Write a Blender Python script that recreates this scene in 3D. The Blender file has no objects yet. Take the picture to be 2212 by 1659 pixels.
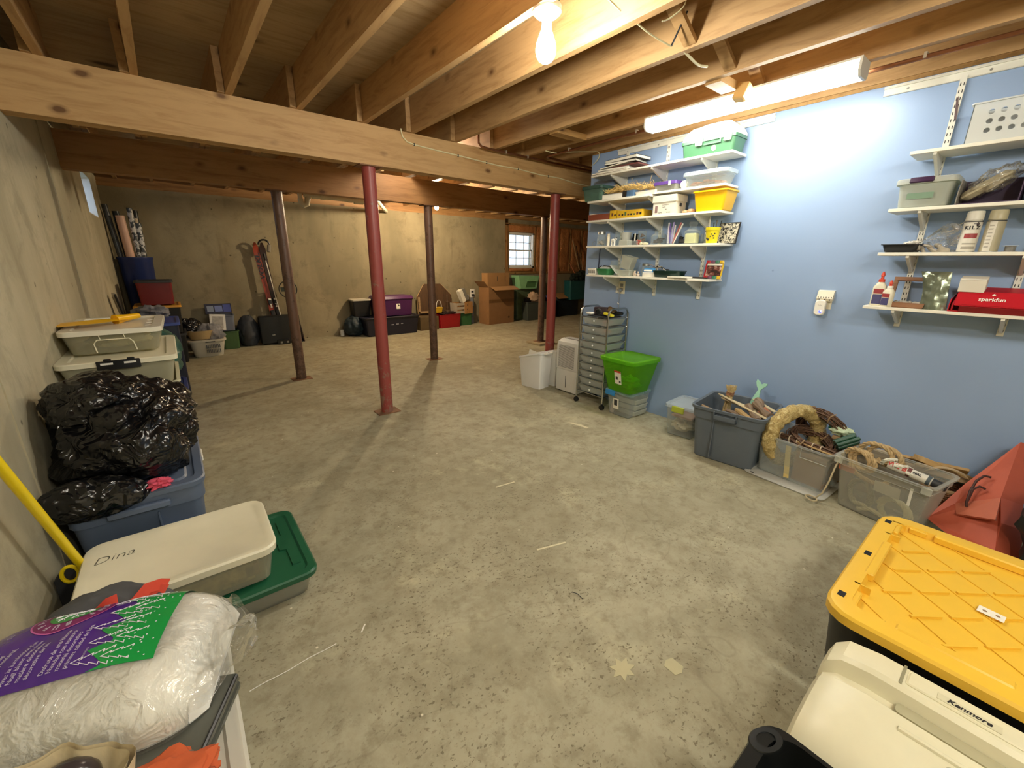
import bpy, math, random
from mathutils import Vector, Matrix, Euler, noise as mnoise
random.seed(7)
S = bpy.context.scene
COL = S.collection
PI = math.pi
def R(d): return math.radians(d)

# ---------------- camera ----------------
def cam_axes(yaw, pitch, roll):
    cy, sy, cp, sp = math.cos(yaw), math.sin(yaw), math.cos(pitch), math.sin(pitch)
    f = Vector((sy*cp, cy*cp, sp)); r = Vector((cy, -sy, 0)); u = r.cross(f)
    cr, sr = math.cos(roll), math.sin(roll)
    return cr*r+sr*u, -sr*r+cr*u, f
_r, _u, _f = cam_axes(R(38.8412), R(-16.4802), R(0.6869))
cd = bpy.data.cameras.new('camera'); cam = bpy.data.objects.new('camera', cd); COL.objects.link(cam)
cam.matrix_world = Matrix(((_r.x, _u.x, -_f.x, 0), (_r.y, _u.y, -_f.y, 0), (_r.z, _u.z, -_f.z, 1.33), (0, 0, 0, 1)))
cd.sensor_fit = 'HORIZONTAL'; cd.sensor_width = 36; cd.lens = 36*899.57/2212; cd.clip_start = 0.02
S.camera = cam
# ---------------- world, exposure ----------------
w = bpy.data.worlds.new('daylight'); S.world = w; w.use_nodes = True
bg = w.node_tree.nodes['Background']; bg.inputs[0].default_value = (0.80, 0.90, 1.0, 1); bg.inputs[1].default_value = 0.40
S.view_settings.view_transform = 'Standard'; S.view_settings.look = 'None'
S.view_settings.exposure = 2.6
S.cycles.transparent_max_bounces = 32; S.cycles.max_bounces = 10; S.cycles.diffuse_bounces = 6; S.view_settings.gamma = 1.0; S.view_settings.use_curve_mapping = False
TUBE, BULB, FARBULB, REAR = 6.2, 74.0, 500.0, 10.0    # emission strengths of the lamps

# ---------------- materials ----------------
def lin(c):
    if isinstance(c, str):
        c = c.lstrip('#'); c = [int(c[i:i+2], 16)/255 for i in (0, 2, 4)]
        c = [x/12.92 if x <= 0.04045 else ((x+0.055)/1.055)**2.4 for x in c]
    return (c[0], c[1], c[2], 1)
_M = {}
def newmat(name):
    m = bpy.data.materials.new(name); m.use_nodes = True
    nt = m.node_tree; b = nt.nodes['Principled BSDF']
    return m, nt, b
def N(nt, t, **k):
    n = nt.nodes.new(t)
    for a, v in k.items():
        if a.startswith('i_'):
            key = a[2:]
            n.inputs[int(key) if key.isdigit() else key.replace('_', ' ')].default_value = v
        else: setattr(n, a, v)
    return n
def ramp(nt, src, stops, interp='LINEAR'):
    r = nt.nodes.new('ShaderNodeValToRGB'); e = r.color_ramp.elements
    r.color_ramp.interpolation = interp
    while len(e) < len(stops): e.new(0.5)
    for i, (p, c) in enumerate(stops): e[i].position = p; e[i].color = c if len(c) == 4 else (*c, 1)
    nt.links.new(src, r.inputs[0]); return r.outputs[0]
def mixc(nt, f, a, b, mode='MIX'):
    n = nt.nodes.new('ShaderNodeMix'); n.data_type = 'RGBA'; n.blend_type = mode
    for s, v in ((n.inputs[0], f), (n.inputs[6], a), (n.inputs[7], b)):
        if hasattr(v, 'links'): nt.links.new(v, s)
        else: s.default_value = v
    return n.outputs[2]
def mth(nt, op, a, b=0.0):
    n = nt.nodes.new('ShaderNodeMath'); n.operation = op
    for s, v in ((n.inputs[0], a), (n.inputs[1], b)):
        if hasattr(v, 'links'): nt.links.new(v, s)
        else: s.default_value = v
    return n.outputs[0]
def coords(nt, scale=(1, 1, 1), rot=(0, 0, 0), loc=(0, 0, 0)):
    t = nt.nodes.new('ShaderNodeTexCoord'); mp = nt.nodes.new('ShaderNodeMapping')
    mp.inputs['Scale'].default_value = scale; mp.inputs['Rotation'].default_value = rot; mp.inputs['Location'].default_value = loc
    nt.links.new(t.outputs['Object'], mp.inputs[0]); return mp.outputs[0]
def noise(nt, vec, scale, detail=3, rough=0.5, dist=0.0):
    n = nt.nodes.new('ShaderNodeTexNoise'); n.inputs['Scale'].default_value = scale; n.inputs['Detail'].default_value = detail
    n.inputs['Roughness'].default_value = rough; n.inputs['Distortion'].default_value = dist
    nt.links.new(vec, n.inputs['Vector']); return n.outputs[0]
def bump(nt, b, h, strength=0.3, dist=0.01):
    n = nt.nodes.new('ShaderNodeBump'); n.inputs['Strength'].default_value = strength; n.inputs['Distance'].default_value = dist
    nt.links.new(h, n.inputs['Height']); nt.links.new(n.outputs[0], b.inputs['Normal'])
def P(name, col, rough=0.5, metal=0.0, var=0.06, spec=0.5, coat=0.0, bmp=0.0, scale=9.0):
    """painted / moulded surface with a little procedural variation"""
    if name in _M: return _M[name]
    m, nt, b = newmat(name); c = lin(col)
    v = coords(nt); n = noise(nt, v, scale, 4, 0.6)
    f = 1-var; g = 1+var
    nt.links.new(ramp(nt, n, [(0.3, (c[0]*f, c[1]*f, c[2]*f)), (0.7, (min(1, c[0]*g), min(1, c[1]*g), min(1, c[2]*g)))]), b.inputs['Base Color'])
    b.inputs['Roughness'].default_value = rough; b.inputs['Metallic'].default_value = metal
    b.inputs['Specular IOR Level'].default_value = spec; b.inputs['Coat Weight'].default_value = coat
    if bmp: bump(nt, b, noise(nt, v, scale*6, 3), bmp, 0.003)
    _M[name] = m; return m
def EM(name, col, strength):
    if name in _M: return _M[name]
    m, nt, b = newmat(name); b.inputs['Base Color'].default_value = lin(col)
    b.inputs['Emission Color'].default_value = lin(col); b.inputs['Emission Strength'].default_value = strength
    _M[name] = m; return m
def CLR(name, col, alpha=0.35, rough=0.25, tint=None, ripple=0.0):
    """see-through plastic or glass: part plain surface, part clear"""
    if name in _M: return _M[name]
    m, nt, b = newmat(name); b.inputs['Base Color'].default_value = lin(col); b.inputs['Roughness'].default_value = rough
    t = nt.nodes.new('ShaderNodeBsdfTransparent'); t.inputs[0].default_value = lin(tint if tint else col)
    mx = nt.nodes.new('ShaderNodeMixShader'); out = nt.nodes['Material Output']
    lw = nt.nodes.new('ShaderNodeLayerWeight'); lw.inputs[0].default_value = 0.35
    n = noise(nt, coords(nt), 7, 3)
    a = mth(nt, 'ADD', mth(nt, 'MULTIPLY', lw.outputs['Facing'], 0.22), alpha*0.55)
    a = mth(nt, 'ADD', a, mth(nt, 'MULTIPLY', mth(nt, 'SUBTRACT', n, 0.5), 0.07))
    a.node.use_clamp = True
    nt.links.new(a, mx.inputs[0]); nt.links.new(t.outputs[0], mx.inputs[1]); nt.links.new(b.outputs[0], mx.inputs[2])
    nt.links.new(mx.outputs[0], out.inputs[0])
    if ripple: bump(nt, b, noise(nt, coords(nt), 22, 4, 0.6, 0.8), ripple, 0.02)
    _M[name] = m; return m
def FILM(name, strength=0.7, scale=20, haze=0.03, rough=0.07):
    m, nt, b = newmat(name); out = nt.nodes['Material Output']
    t = nt.nodes.new('ShaderNodeBsdfTransparent'); t.inputs[0].default_value = (0.97, 0.97, 0.96, 1)
    g = nt.nodes.new('ShaderNodeBsdfGlossy'); g.inputs['Roughness'].default_value = rough; g.inputs[0].default_value = (1, 1, 1, 1)
    d = nt.nodes.new('ShaderNodeBsdfDiffuse'); d.inputs[0].default_value = (0.85, 0.85, 0.83, 1)
    lw = nt.nodes.new('ShaderNodeLayerWeight'); lw.inputs[0].default_value = 0.4
    bp = nt.nodes.new('ShaderNodeBump'); bp.inputs['Strength'].default_value = strength; bp.inputs['Distance'].default_value = 0.02
    nt.links.new(noise(nt, coords(nt), scale, 4, 0.6, 1.0), bp.inputs['Height'])
    for n in (g, lw): nt.links.new(bp.outputs[0], n.inputs['Normal'])
    f = mth(nt, 'ADD', mth(nt, 'MULTIPLY', lw.outputs['Fresnel'], 0.75), 0.03); f.node.use_clamp = True
    m1 = nt.nodes.new('ShaderNodeMixShader'); m1.inputs[0].default_value = haze; nt.links.new(t.outputs[0], m1.inputs[1]); nt.links.new(d.outputs[0], m1.inputs[2])
    m2 = nt.nodes.new('ShaderNodeMixShader'); nt.links.new(f, m2.inputs[0]); nt.links.new(m1.outputs[0], m2.inputs[1]); nt.links.new(g.outputs[0], m2.inputs[2])
    nt.links.new(m2.outputs[0], out.inputs[0]); return m
def wood(name, ca, cb, axis='y', knots=True, rough=0.6, dark=0.35, kscale=1.0):
    if name in _M: return _M[name]
    m, nt, b = newmat(name)
    long = 0.12
    sc = {'x': (long, 1, 1), 'y': (1, long, 1), 'z': (1, 1, long)}[axis]
    v = coords(nt, sc)
    n1 = noise(nt, v, 26, 5, 0.65, 0.6)
    n2 = noise(nt, v, 3.0, 3, 0.5, 0.4)
    c = ramp(nt, n1, [(0.28, lin(cb)), (0.52, lin(ca)), (0.75, tuple(min(1, x*1.12) for x in lin(ca)[:3]))])
    c = mixc(nt, mth(nt, 'MULTIPLY', n2, 0.55), c, tuple(x*0.72 for x in lin(cb)[:3])+(1,))
    if knots:
        k = {'x': (0.55, 1, 1), 'y': (1, 0.55, 1), 'z': (1, 1, 0.55)}[axis]
        vk = coords(nt, tuple(q*kscale for q in k))
        vo = nt.nodes.new('ShaderNodeTexVoronoi'); vo.inputs['Scale'].default_value = 7.5; nt.links.new(vk, vo.inputs['Vector'])
        d = mth(nt, 'ADD', vo.outputs['Distance'], mth(nt, 'MULTIPLY', mth(nt, 'SUBTRACT', noise(nt, vk, 30, 3), 0.5), 0.09))
        kf = ramp(nt, d, [(0.09, (1, 1, 1)), (0.13, (0.5, 0.5, 0.5)), (0.21, (0, 0, 0))])
        sel = ramp(nt, vo.outputs['Color'], [(0.22, (0, 0, 0)), (0.32, (1, 1, 1))])
        kf = mth(nt, 'MULTIPLY', kf, sel)
        kc = lin(cb); c = mixc(nt, kf, c, (kc[0]*dark, kc[1]*dark*0.8, kc[2]*dark*0.6, 1))
    nt.links.new(c, b.inputs['Base Color']); b.inputs['Roughness'].default_value = rough
    bump(nt, b, n1, 0.15, 0.004)
    _M[name] = m; return m

# ---------------- mesh builder ----------------
class B:
    """collects vertices and faces, then links them as ONE mesh object"""
    def __init__(s): s.v = []; s.f = []; s.mi = []; s.cur = 0; s.M = None
    def add(s, vs, fs):
        k = len(s.v)
        if s.M is not None: vs = [s.M @ Vector(p) for p in vs]
        s.v += [tuple(p) for p in vs]; s.f += [tuple(i+k for i in f) for f in fs]; s.mi += [s.cur]*len(fs); return s
    def box(s, x0, y0, z0, x1, y1, z1, bev=0.0):
        if bev <= 0:
            v = [(x, y, z) for z in (z0, z1) for y in (y0, y1) for x in (x0, x1)]
            return s.add(v, [(0, 2, 3, 1), (4, 5, 7, 6), (0, 1, 5, 4), (2, 6, 7, 3), (0, 4, 6, 2), (1, 3, 7, 5)])
        cx, cy, hx, hy = (x0+x1)/2, (y0+y1)/2, (x1-x0)/2, (y1-y0)/2
        return s.loft([(z0, hx-bev, hy-bev, bev, cx, cy), (z0+bev, hx, hy, bev*1.5, cx, cy), (z1-bev, hx, hy, bev*1.5, cx, cy), (z1, hx-bev, hy-bev, bev, cx, cy)], seg=2)
    def cbox(s, c, d, rot=(0, 0, 0), bev=0.0):
        old = s.M; m = Matrix.Translation(c) @ Euler(rot).to_matrix().to_4x4()
        s.M = m if old is None else old @ m
        s.box(-d[0]/2, -d[1]/2, -d[2]/2, d[0]/2, d[1]/2, d[2]/2, bev); s.M = old; return s
    def loft(s, rings, seg=4, cap0=True, cap1=True):
        """rings: (z, half x, half y, corner radius, centre x, centre y)"""
        vs = []; n = 4*(seg+1)
        for rg in rings:
            z, hx, hy, r = rg[:4]; cx, cy = (rg[4], rg[5]) if len(rg) > 4 else (0, 0)
            r = min(r, hx, hy)
            for q, (sx, sy) in enumerate(((1, 1), (-1, 1), (-1, -1), (1, -1))):
                for i in range(seg+1):
                    a = PI/2*(q+i/seg)
                    vs.append((cx+sx*(hx-r)+r*math.cos(a), cy+sy*(hy-r)+r*math.sin(a), z))
        fs = []
        for k in range(len(rings)-1):
            for i in range(n):
                j = (i+1) % n; fs.append((k*n+i, k*n+j, (k+1)*n+j, (k+1)*n+i))
        if cap0: fs.append(tuple(range(n-1, -1, -1)))
        if cap1: fs.append(tuple(range((len(rings)-1)*n, len(rings)*n)))
        return s.add(vs, fs)
    def lathe(s, prof, n=20, c=(0, 0, 0), cap0=True, cap1=True):
        vs = [(c[0]+r*math.cos(2*PI*i/n), c[1]+r*math.sin(2*PI*i/n), c[2]+z) for z, r in prof for i in range(n)]
        fs = [(k*n+i, k*n+(i+1) % n, (k+1)*n+(i+1) % n, (k+1)*n+i) for k in range(len(prof)-1) for i in range(n)]
        if cap0: fs.append(tuple(range(n-1, -1, -1)))
        if cap1: fs.append(tuple(range((len(prof)-1)*n, len(prof)*n)))
        return s.add(vs, fs)
    def tube(s, pts, r, n=8, caps=True, closed=False):
        pts = [Vector(p) for p in pts]; m = len(pts); rs = r if isinstance(r, (list, tuple)) else [r]*m
        vs = []; up = None
        for i, p in enumerate(pts):
            if closed: t = (pts[(i+1) % m]-pts[i-1])
            else: t = pts[min(i+1, m-1)]-pts[max(i-1, 0)]
            if t.length < 1e-9: t = Vector((0, 0, 1))
            t.normalize()
            if up is None: up = Vector((0, 0, 1)) if abs(t.z) < 0.9 else Vector((1, 0, 0))
            a = up-t*up.dot(t)
            if a.length < 1e-6: a = t.orthogonal()
            a.normalize(); b = t.cross(a); up = a
            for k in range(n):
                q = 2*PI*k/n; vs.append(p+(a*math.cos(q)+b*math.sin(q))*rs[i])
        fs = []
        for i in range(m if closed else m-1):
            for k in range(n):
                j = (k+1) % n; i2 = (i+1) % m; fs.append((i*n+k, i*n+j, i2*n+j, i2*n+k))
        if caps and not closed: fs += [tuple(range(n-1, -1, -1)), tuple(range((m-1)*n, m*n))]
        return s.add(vs, fs)
    def prism(s, poly, axis, a, b):
        """2-D polygon extruded along an axis from a to b; poly given in the other two axes (in x,y,z order)"""
        n = len(poly)
        def mk(p, t):
            return {'x': (t, p[0], p[1]), 'y': (p[0], t, p[1]), 'z': (p[0], p[1], t)}[axis]
        vs = [mk(p, a) for p in poly]+[mk(p, b) for p in poly]
        fs = [tuple(range(n))[::-1], tuple(range(n, 2*n))]+[(i, (i+1) % n, n+(i+1) % n, n+i) for i in range(n)]
        return s.add(vs, fs)
    def grid(s, fn, nu, nv):
        vs = [fn(i/nu, j/nv) for j in range(nv+1) for i in range(nu+1)]
        fs = [(j*(nu+1)+i, j*(nu+1)+i+1, (j+1)*(nu+1)+i+1, (j+1)*(nu+1)+i) for j in range(nv) for i in range(nu)]
        return s.add(vs, fs)
    def sphere(s, c, r, n=14, m=9, jit=0.0, seed=0):
        rx, ry, rz = r if isinstance(r, (list, tuple)) else (r, r, r); vs = []
        for j in range(m+1):
            th = PI*j/m
            for i in range(n):
                ph = 2*PI*i/n; d = Vector((math.sin(th)*math.cos(ph), math.sin(th)*math.sin(ph), -math.cos(th)))
                k = 1+jit*mnoise.noise(d*2.2+Vector((seed, seed*1.7, 0)))
                vs.append((c[0]+d.x*rx*k, c[1]+d.y*ry*k, c[2]+d.z*rz*k))
        fs = [(j*n+i, j*n+(i+1) % n, (j+1)*n+(i+1) % n, (j+1)*n+i) for j in range(m) for i in range(n)]
        return s.add(vs, fs)
    def mesh(s, name, mats, smooth=35):
        me = bpy.data.meshes.new(name); me.from_pydata(s.v, [], s.f)
        for m in (mats if isinstance(mats, (list, tuple)) else [mats]): me.materials.append(m)
        if any(s.mi):
            for p, i in zip(me.polygons, s.mi): p.material_index = i
        me.validate(); me.update()
        bm_fix(me)
        if smooth:
            me.shade_smooth(); me.set_sharp_from_angle(angle=R(smooth))
        return me
import bmesh
def bm_fix(me):
    bm = bmesh.new(); bm.from_mesh(me)
    bmesh.ops.recalc_face_normals(bm, faces=bm.faces); bm.to_mesh(me); bm.free()
def tag(o, label=None, cat=None, group=None, kind=None):
    if label: o['label'] = label
    if cat: o['category'] = cat
    if group: o['group'] = group
    if kind: o['kind'] = kind
    return o
def part(name, b, mat, parent=None, smooth=35, label=None):
    o = bpy.data.objects.new(name, b.mesh(name, mat, smooth)); COL.objects.link(o)
    if parent is not None: o.parent = parent
    if label: o['label'] = label
    return o
def thing(name, label, cat, loc=(0, 0, 0), rz=0.0, group=None):
    o = bpy.data.objects.new(name, None); COL.objects.link(o); o.empty_display_size = 0.05
    o.location = loc; o.rotation_euler = (0, 0, rz)
    return tag(o, label, cat, group)
def solo(name, b, mat, label, cat, loc=(0, 0, 0), rz=0.0, group=None, smooth=35, kind=None):
    o = part(name, b, mat, None, smooth); o.location = loc
    o.rotation_euler = rz if isinstance(rz, tuple) else (0, 0, rz)
    return tag(o, label, cat, group, kind)
def struct(name, b, mat, parent=None, smooth=35):
    o = part(name, b, mat, parent, smooth); o['kind'] = 'structure'; return o
def copy_part(o, parent, loc=None, rot=None):
    c = o.copy(); COL.objects.link(c); c.parent = parent
    if loc is not None: c.location = loc
    if rot is not None: c.rotation_euler = rot
    return c
def lettering(name, txt, size, mat, parent, loc, rot, bold=0.0, sx=1.0, align='CENTER', shear=0.0):
    """flat print as its own thin mesh"""
    cu = bpy.data.curves.new(name, 'FONT'); cu.body = txt; cu.size = size; cu.align_x = align; cu.align_y = 'CENTER'
    cu.extrude = 0.0002; cu.offset = bold; cu.shear = shear; cu.resolution_u = 3
    t = bpy.data.objects.new(name+'_tmp', cu); COL.objects.link(t)
    dg = bpy.context.evaluated_depsgraph_get(); dg.update()
    me = bpy.data.meshes.new_from_object(t.evaluated_get(dg)); bpy.data.objects.remove(t)
    me.materials.clear(); me.materials.append(mat)
    o = bpy.data.objects.new(name, me); COL.objects.link(o); o.parent = parent; o.location = loc
    if isinstance(rot, Matrix): o.rotation_euler = rot.to_euler()
    else: o.rotation_euler = rot
    o.scale = (sx, 1, 1); return o
# orientation of print on a face that looks along -x, -y or up
ROT_NX = (R(90), 0, R(-90)); ROT_NY = (R(90), 0, 0); ROT_UP = (0, 0, 0)
# ================= setting =================
def concrete_mat(name, c1, c2, c3, streak=True, holes=True):
    m, nt, b = newmat(name); v = coords(nt)
    n1 = noise(nt, coords(nt, (1, 1, 0.45)), 1.1, 4, 0.6, 0.3); n2 = noise(nt, v, 9, 5, 0.7); n3 = noise(nt, v, 60, 3, 0.6)
    c = ramp(nt, n1, [(0.36, lin(c1)), (0.52, lin(c2)), (0.68, lin(c3))])
    c = mixc(nt, ramp(nt, noise(nt, v, 3.2, 5, 0.7, 0.4), [(0.52, (0, 0, 0)), (0.66, (0.5, 0.5, 0.5))]), c, tuple(x*0.6 for x in lin(c1)[:3])+(1,))
    c = mixc(nt, mth(nt, 'MULTIPLY', n2, 0.6), c, tuple(x*0.66 for x in lin(c2)[:3])+(1,))
    if streak:
        n4 = noise(nt, coords(nt, (1, 1, 0.12)), 5.0, 4, 0.7)
        c = mixc(nt, ramp(nt, n4, [(0.58, (0, 0, 0)), (0.8, (0.6, 0.6, 0.6))]), c, tuple(x*0.55 for x in lin(c1)[:3])+(1,))
    if holes:
        vo = nt.nodes.new('ShaderNodeTexVoronoi'); vo.inputs['Scale'].default_value = 5.0; nt.links.new(v, vo.inputs['Vector'])
        d = mth(nt, 'ADD', vo.outputs['Distance'], mth(nt, 'MULTIPLY', mth(nt, 'SUBTRACT', n3, 0.5), 0.05))
        c = mixc(nt, ramp(nt, d, [(0.045, (0.85, 0.85, 0.85)), (0.075, (0.0, 0.0, 0.0))]), c, tuple(x*0.35 for x in lin(c1)[:3])+(1,))
    nt.links.new(c, b.inputs['Base Color']); b.inputs['Roughness'].default_value = 0.85
    b.inputs['Specular IOR Level'].default_value = 0.25
    bump(nt, b, mth(nt, 'ADD', n2, mth(nt, 'MULTIPLY', n3, 0.4)), 0.25, 0.01)
    return m
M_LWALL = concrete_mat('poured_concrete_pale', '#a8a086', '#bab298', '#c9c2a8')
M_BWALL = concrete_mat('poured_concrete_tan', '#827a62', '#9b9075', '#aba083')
def floor_mat():
    m, nt, b = newmat('concrete_floor'); v = coords(nt)
    n1 = noise(nt, v, 0.8, 4, 0.6, 0.5); n2 = noise(nt, v, 5, 6, 0.72, 0.3); n3 = noise(nt, v, 45, 4, 0.6)
    c = ramp(nt, n1, [(0.3, lin('#979179')), (0.5, lin('#a7a28a')), (0.72, lin('#b6b199'))])
    c = mixc(nt, ramp(nt, n2, [(0.42, (0, 0, 0)), (0.72, (0.75, 0.75, 0.75))]), c, lin('#857d65'))
    c = mixc(nt, ramp(nt, noise(nt, v, 2.2, 5, 0.75), [(0.56, (0, 0, 0)), (0.72, (0.5, 0.5, 0.5))]), c, lin('#cdc7a6'))
    c = mixc(nt, ramp(nt, noise(nt, v, 14, 5, 0.7), [(0.50, (0, 0, 0)), (0.66, (0.55, 0.55, 0.55))]), c, lin('#7d755e'))
    # shallow pits with dark aggregate, in patches
    mask = ramp(nt, noise(nt, v, 3.4, 3, 0.65), [(0.40, (0, 0, 0)), (0.60, (1, 1, 1))])
    pit = ramp(nt, noise(nt, coords(nt, (1, 1.35, 1), (0, 0, 0.5)), 58, 2.5, 0.5), [(0.60, (0, 0, 0)), (0.65, (0.85, 0.85, 0.85))])
    pit2 = ramp(nt, noise(nt, v, 70, 3, 0.6), [(0.64, (0, 0, 0)), (0.67, (1, 1, 1))])
    # the worn area lies in the middle of the room
    g = nt.nodes.new('ShaderNodeTexGradient'); g.gradient_type = 'SPHERICAL'
    nt.links.new(coords(nt, (0.45, 0.42, 0.45), (0, 0, 0), (-0.40, -0.35, 0)), g.inputs[0])
    mk = mth(nt, 'MULTIPLY', mask, mth(nt, 'ADD', mth(nt, 'MULTIPLY', g.outputs[1], 1.2), 0.22)); mk.node.use_clamp = True
    pf = mth(nt, 'MULTIPLY', mth(nt, 'MAXIMUM', pit, mth(nt, 'MULTIPLY', pit2, 0.8)), mk)
    c = mixc(nt, pf, c, lin('#6a614c'))
    # pale flecks
    vo = nt.nodes.new('ShaderNodeTexVoronoi'); vo.inputs['Scale'].default_value = 7; nt.links.new(v, vo.inputs['Vector'])
    c = mixc(nt, ramp(nt, vo.outputs['Distance'], [(0.025, (1, 1, 1)), (0.04, (0, 0, 0))]), c, lin('#ddd6c0'))
    # hairline cracks
    vc = nt.nodes.new('ShaderNodeTexVoronoi'); vc.feature = 'DISTANCE_TO_EDGE'; vc.inputs['Scale'].default_value = 0.4
    wv = nt.nodes.new('ShaderNodeVectorMath'); wv.operation = 'ADD'
    nz = nt.nodes.new('ShaderNodeTexNoise'); nz.inputs['Scale'].default_value = 3; nt.links.new(v, nz.inputs['Vector'])
    nt.links.new(v, wv.inputs[0]); nt.links.new(nz.outputs[1], wv.inputs[1]); nt.links.new(wv.outputs[0], vc.inputs['Vector'])
    c = mixc(nt, ramp(nt, vc.outputs['Distance'], [(0.0, (0.22, 0.22, 0.22)), (0.0028, (0, 0, 0))]), c, lin('#5c5445'))
    nt.links.new(c, b.inputs['Base Color']); b.inputs['Roughness'].default_value = 0.75
    b.inputs['Specular IOR Level'].default_value = 0.3
    bump(nt, b, mth(nt, 'SUBTRACT', mth(nt, 'ADD', n2, mth(nt, 'MULTIPLY', n3, 0.3)), mth(nt, 'MULTIPLY', pf, 0.8)), 0.3, 0.01)
    return m
def wall_blue():
    m, nt, b = newmat('blue_wall_paint'); v = coords(nt)
    n1 = noise(nt, v, 1.4, 3); n2 = noise(nt, v, 40, 3)
    c = ramp(nt, n1, [(0.3, lin('#8ba3c6')), (0.7, lin('#94abce'))])
    vo = nt.nodes.new('ShaderNodeTexVoronoi'); vo.inputs['Scale'].default_value = 2.2; nt.links.new(v, vo.inputs['Vector'])
    c = mixc(nt, ramp(nt, vo.outputs['Distance'], [(0.012, (0.7, 0.7, 0.7)), (0.022, (0, 0, 0))]), c, lin('#4d6488'))
    nt.links.new(c, b.inputs['Base Color']); b.inputs['Roughness'].default_value = 0.42
    bump(nt, b, n2, 0.05, 0.004); return m
M_FLOOR = floor_mat(); M_BLUE = wall_blue()
M_JOIST = wood('spruce_joist', '#c59f6d', '#9f774a', 'y', kscale=0.9)
M_JOISTD = wood('spruce_joist_shaded_side', '#a87c50', '#805630', 'y', kscale=0.9)
M_BEAM = wood('spruce_beam', '#cda671', '#ae8450', 'x', kscale=1.0)
M_BEAM2 = wood('spruce_beam_brown', '#aa8050', '#886038', 'x', kscale=0.8)
M_PLY = wood('plywood_subfloor', '#b39a75', '#94794f', 'x', kscale=0.5, dark=0.3)
M_STUD = wood('framing_stud', '#a0794c', '#7d5830', 'z')
M_BLOCK = wood('blocking_lumber', '#b79058', '#8e6736', 'x')

LX, BX, BY, YN = -0.515, 3.267, 7.81, -2.2          # left wall, blue wall, back wall, wall behind the camera
EX = 9.6                                            # far right wall
struct('floor', B().box(-0.8, YN-0.2, -0.12, EX+0.2, BY+0.3, 0), M_FLOOR)
# left wall with its narrow window opening
wl = B(); W0, W1, WZ0, WZ1 = 6.28, 7.10, 1.75, 2.165
wl.box(LX-0.22, YN, 0, LX, W0, 2.53); wl.box(LX-0.22, W1, 0, LX, BY+0.2, 2.53)
wl.box(LX-0.22, W0, 0, LX, W1, WZ0); wl.box(LX-0.22, W0, WZ1, LX, W1, 2.53)
wl = struct('wall_left', wl, M_LWALL)
# form seam ridge and panel edge on the left wall
sm = B()
for yy, z0, z1 in ((2.19, 0, 2.5), (4.45, 0, 2.5)):
    for k in range(14):
        za, zb = z0+(z1-z0)*k/14, z0+(z1-z0)*(k+1)/14
        q = random.uniform(-0.006, 0.006)
        sm.box(LX-0.01, yy-0.006+q, za, LX+0.003+random.uniform(0, 0.003), yy+0.006+q, zb)
struct('form_seam', sm, M_LWALL, wl)
wf = B(); x0, x1 = LX-0.16, LX-0.12
wf.box(x0, W0, WZ0, x1, W1, WZ0+0.035); wf.box(x0, W0, WZ1-0.035, x1, W1, WZ1)
wf.box(x0, W0, WZ0, x1, W0+0.035, WZ1); wf.box(x0, W1-0.035, WZ0, x1, W1, WZ1); wf.box(x0, (W0+W1)/2-0.015, WZ0, x1, (W0+W1)/2+0.015, WZ1)
M_WHITE = P('white_paint', '#e6e4de', 0.45, var=0.02)
M_GLASS = CLR('window_glass', '#eef6ff', 0.03, 0.02)
win1 = struct('window_1', wf, M_WHITE)
struct('pane', B().box(LX-0.145, W0+0.03, WZ0+0.03, LX-0.14, W1-0.03, WZ1-0.03), M_GLASS, win1)
struct('casing', B().box(LX-0.12, W0-0.001, WZ0-0.001, LX-0.002, W0+0.012, WZ1).box(LX-0.12, W1-0.012, WZ0, LX-0.002, W1+0.001, WZ1).box(LX-0.12, W0, WZ0, LX-0.002, W1, WZ0+0.012), M_WHITE, win1)

# back wall: poured concrete on the left, half-height concrete with framing and insulation on the right
FX = 6.04; V0, V1, VZ0, VZ1 = 6.14, 6.93, 1.17, 1.95
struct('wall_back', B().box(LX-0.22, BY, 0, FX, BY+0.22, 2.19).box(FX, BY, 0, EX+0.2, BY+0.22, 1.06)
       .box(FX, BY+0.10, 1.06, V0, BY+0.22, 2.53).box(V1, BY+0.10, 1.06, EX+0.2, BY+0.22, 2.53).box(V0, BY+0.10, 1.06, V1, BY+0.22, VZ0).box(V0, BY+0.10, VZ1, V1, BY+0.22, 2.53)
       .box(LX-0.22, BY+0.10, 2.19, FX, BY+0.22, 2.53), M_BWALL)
def insul_mat():
    m, nt, b = newmat('insulation_facing'); v = coords(nt)
    n = noise(nt, v, 4, 5, 0.65, 0.6)
    nt.links.new(ramp(nt, n, [(0.3, lin('#9a6238')), (0.55, lin('#bb7d4e')), (0.8, lin('#cf935f'))]), b.inputs['Base Color'])
    b.inputs['Roughness'].default_value = 0.32; bump(nt, b, noise(nt, v, 12, 4, 0.6, 1.2), 0.8, 0.03); return m
M_INS = insul_mat()
ins = struct('wall_back_framing', B().box(FX, BY-0.02, 1.04, EX, BY+0.10, 1.09).box(FX, BY+0.0, 2.10, EX, BY+0.10, 2.14), M_STUD)
for i, (a, b_) in enumerate(((FX, FX+0.05), (V0-0.04, V0), (V1, V1+0.04), (7.30, 7.34), (7.72, 7.76), (8.13, 8.17), (8.55, 8.59), (8.96, 9.0), (9.4, 9.44))):
    struct('stud', B().box(a, BY+0.0, 1.09, b_, BY+0.09, 2.12), M_STUD, ins)
def pillowed(x0, x1, z0, z1, y):
    def fn(u, v):
        e = min(1, 6*min(u, 1-u))*min(1, 6*min(v, 1-v))
        x, z = x0+(x1-x0)*u, z0+(z1-z0)*v
        return (x, y-0.03*e-0.012*mnoise.noise(Vector((x*6, z*4, 3))), z)
    return B().grid(fn, 14, 20)
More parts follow.
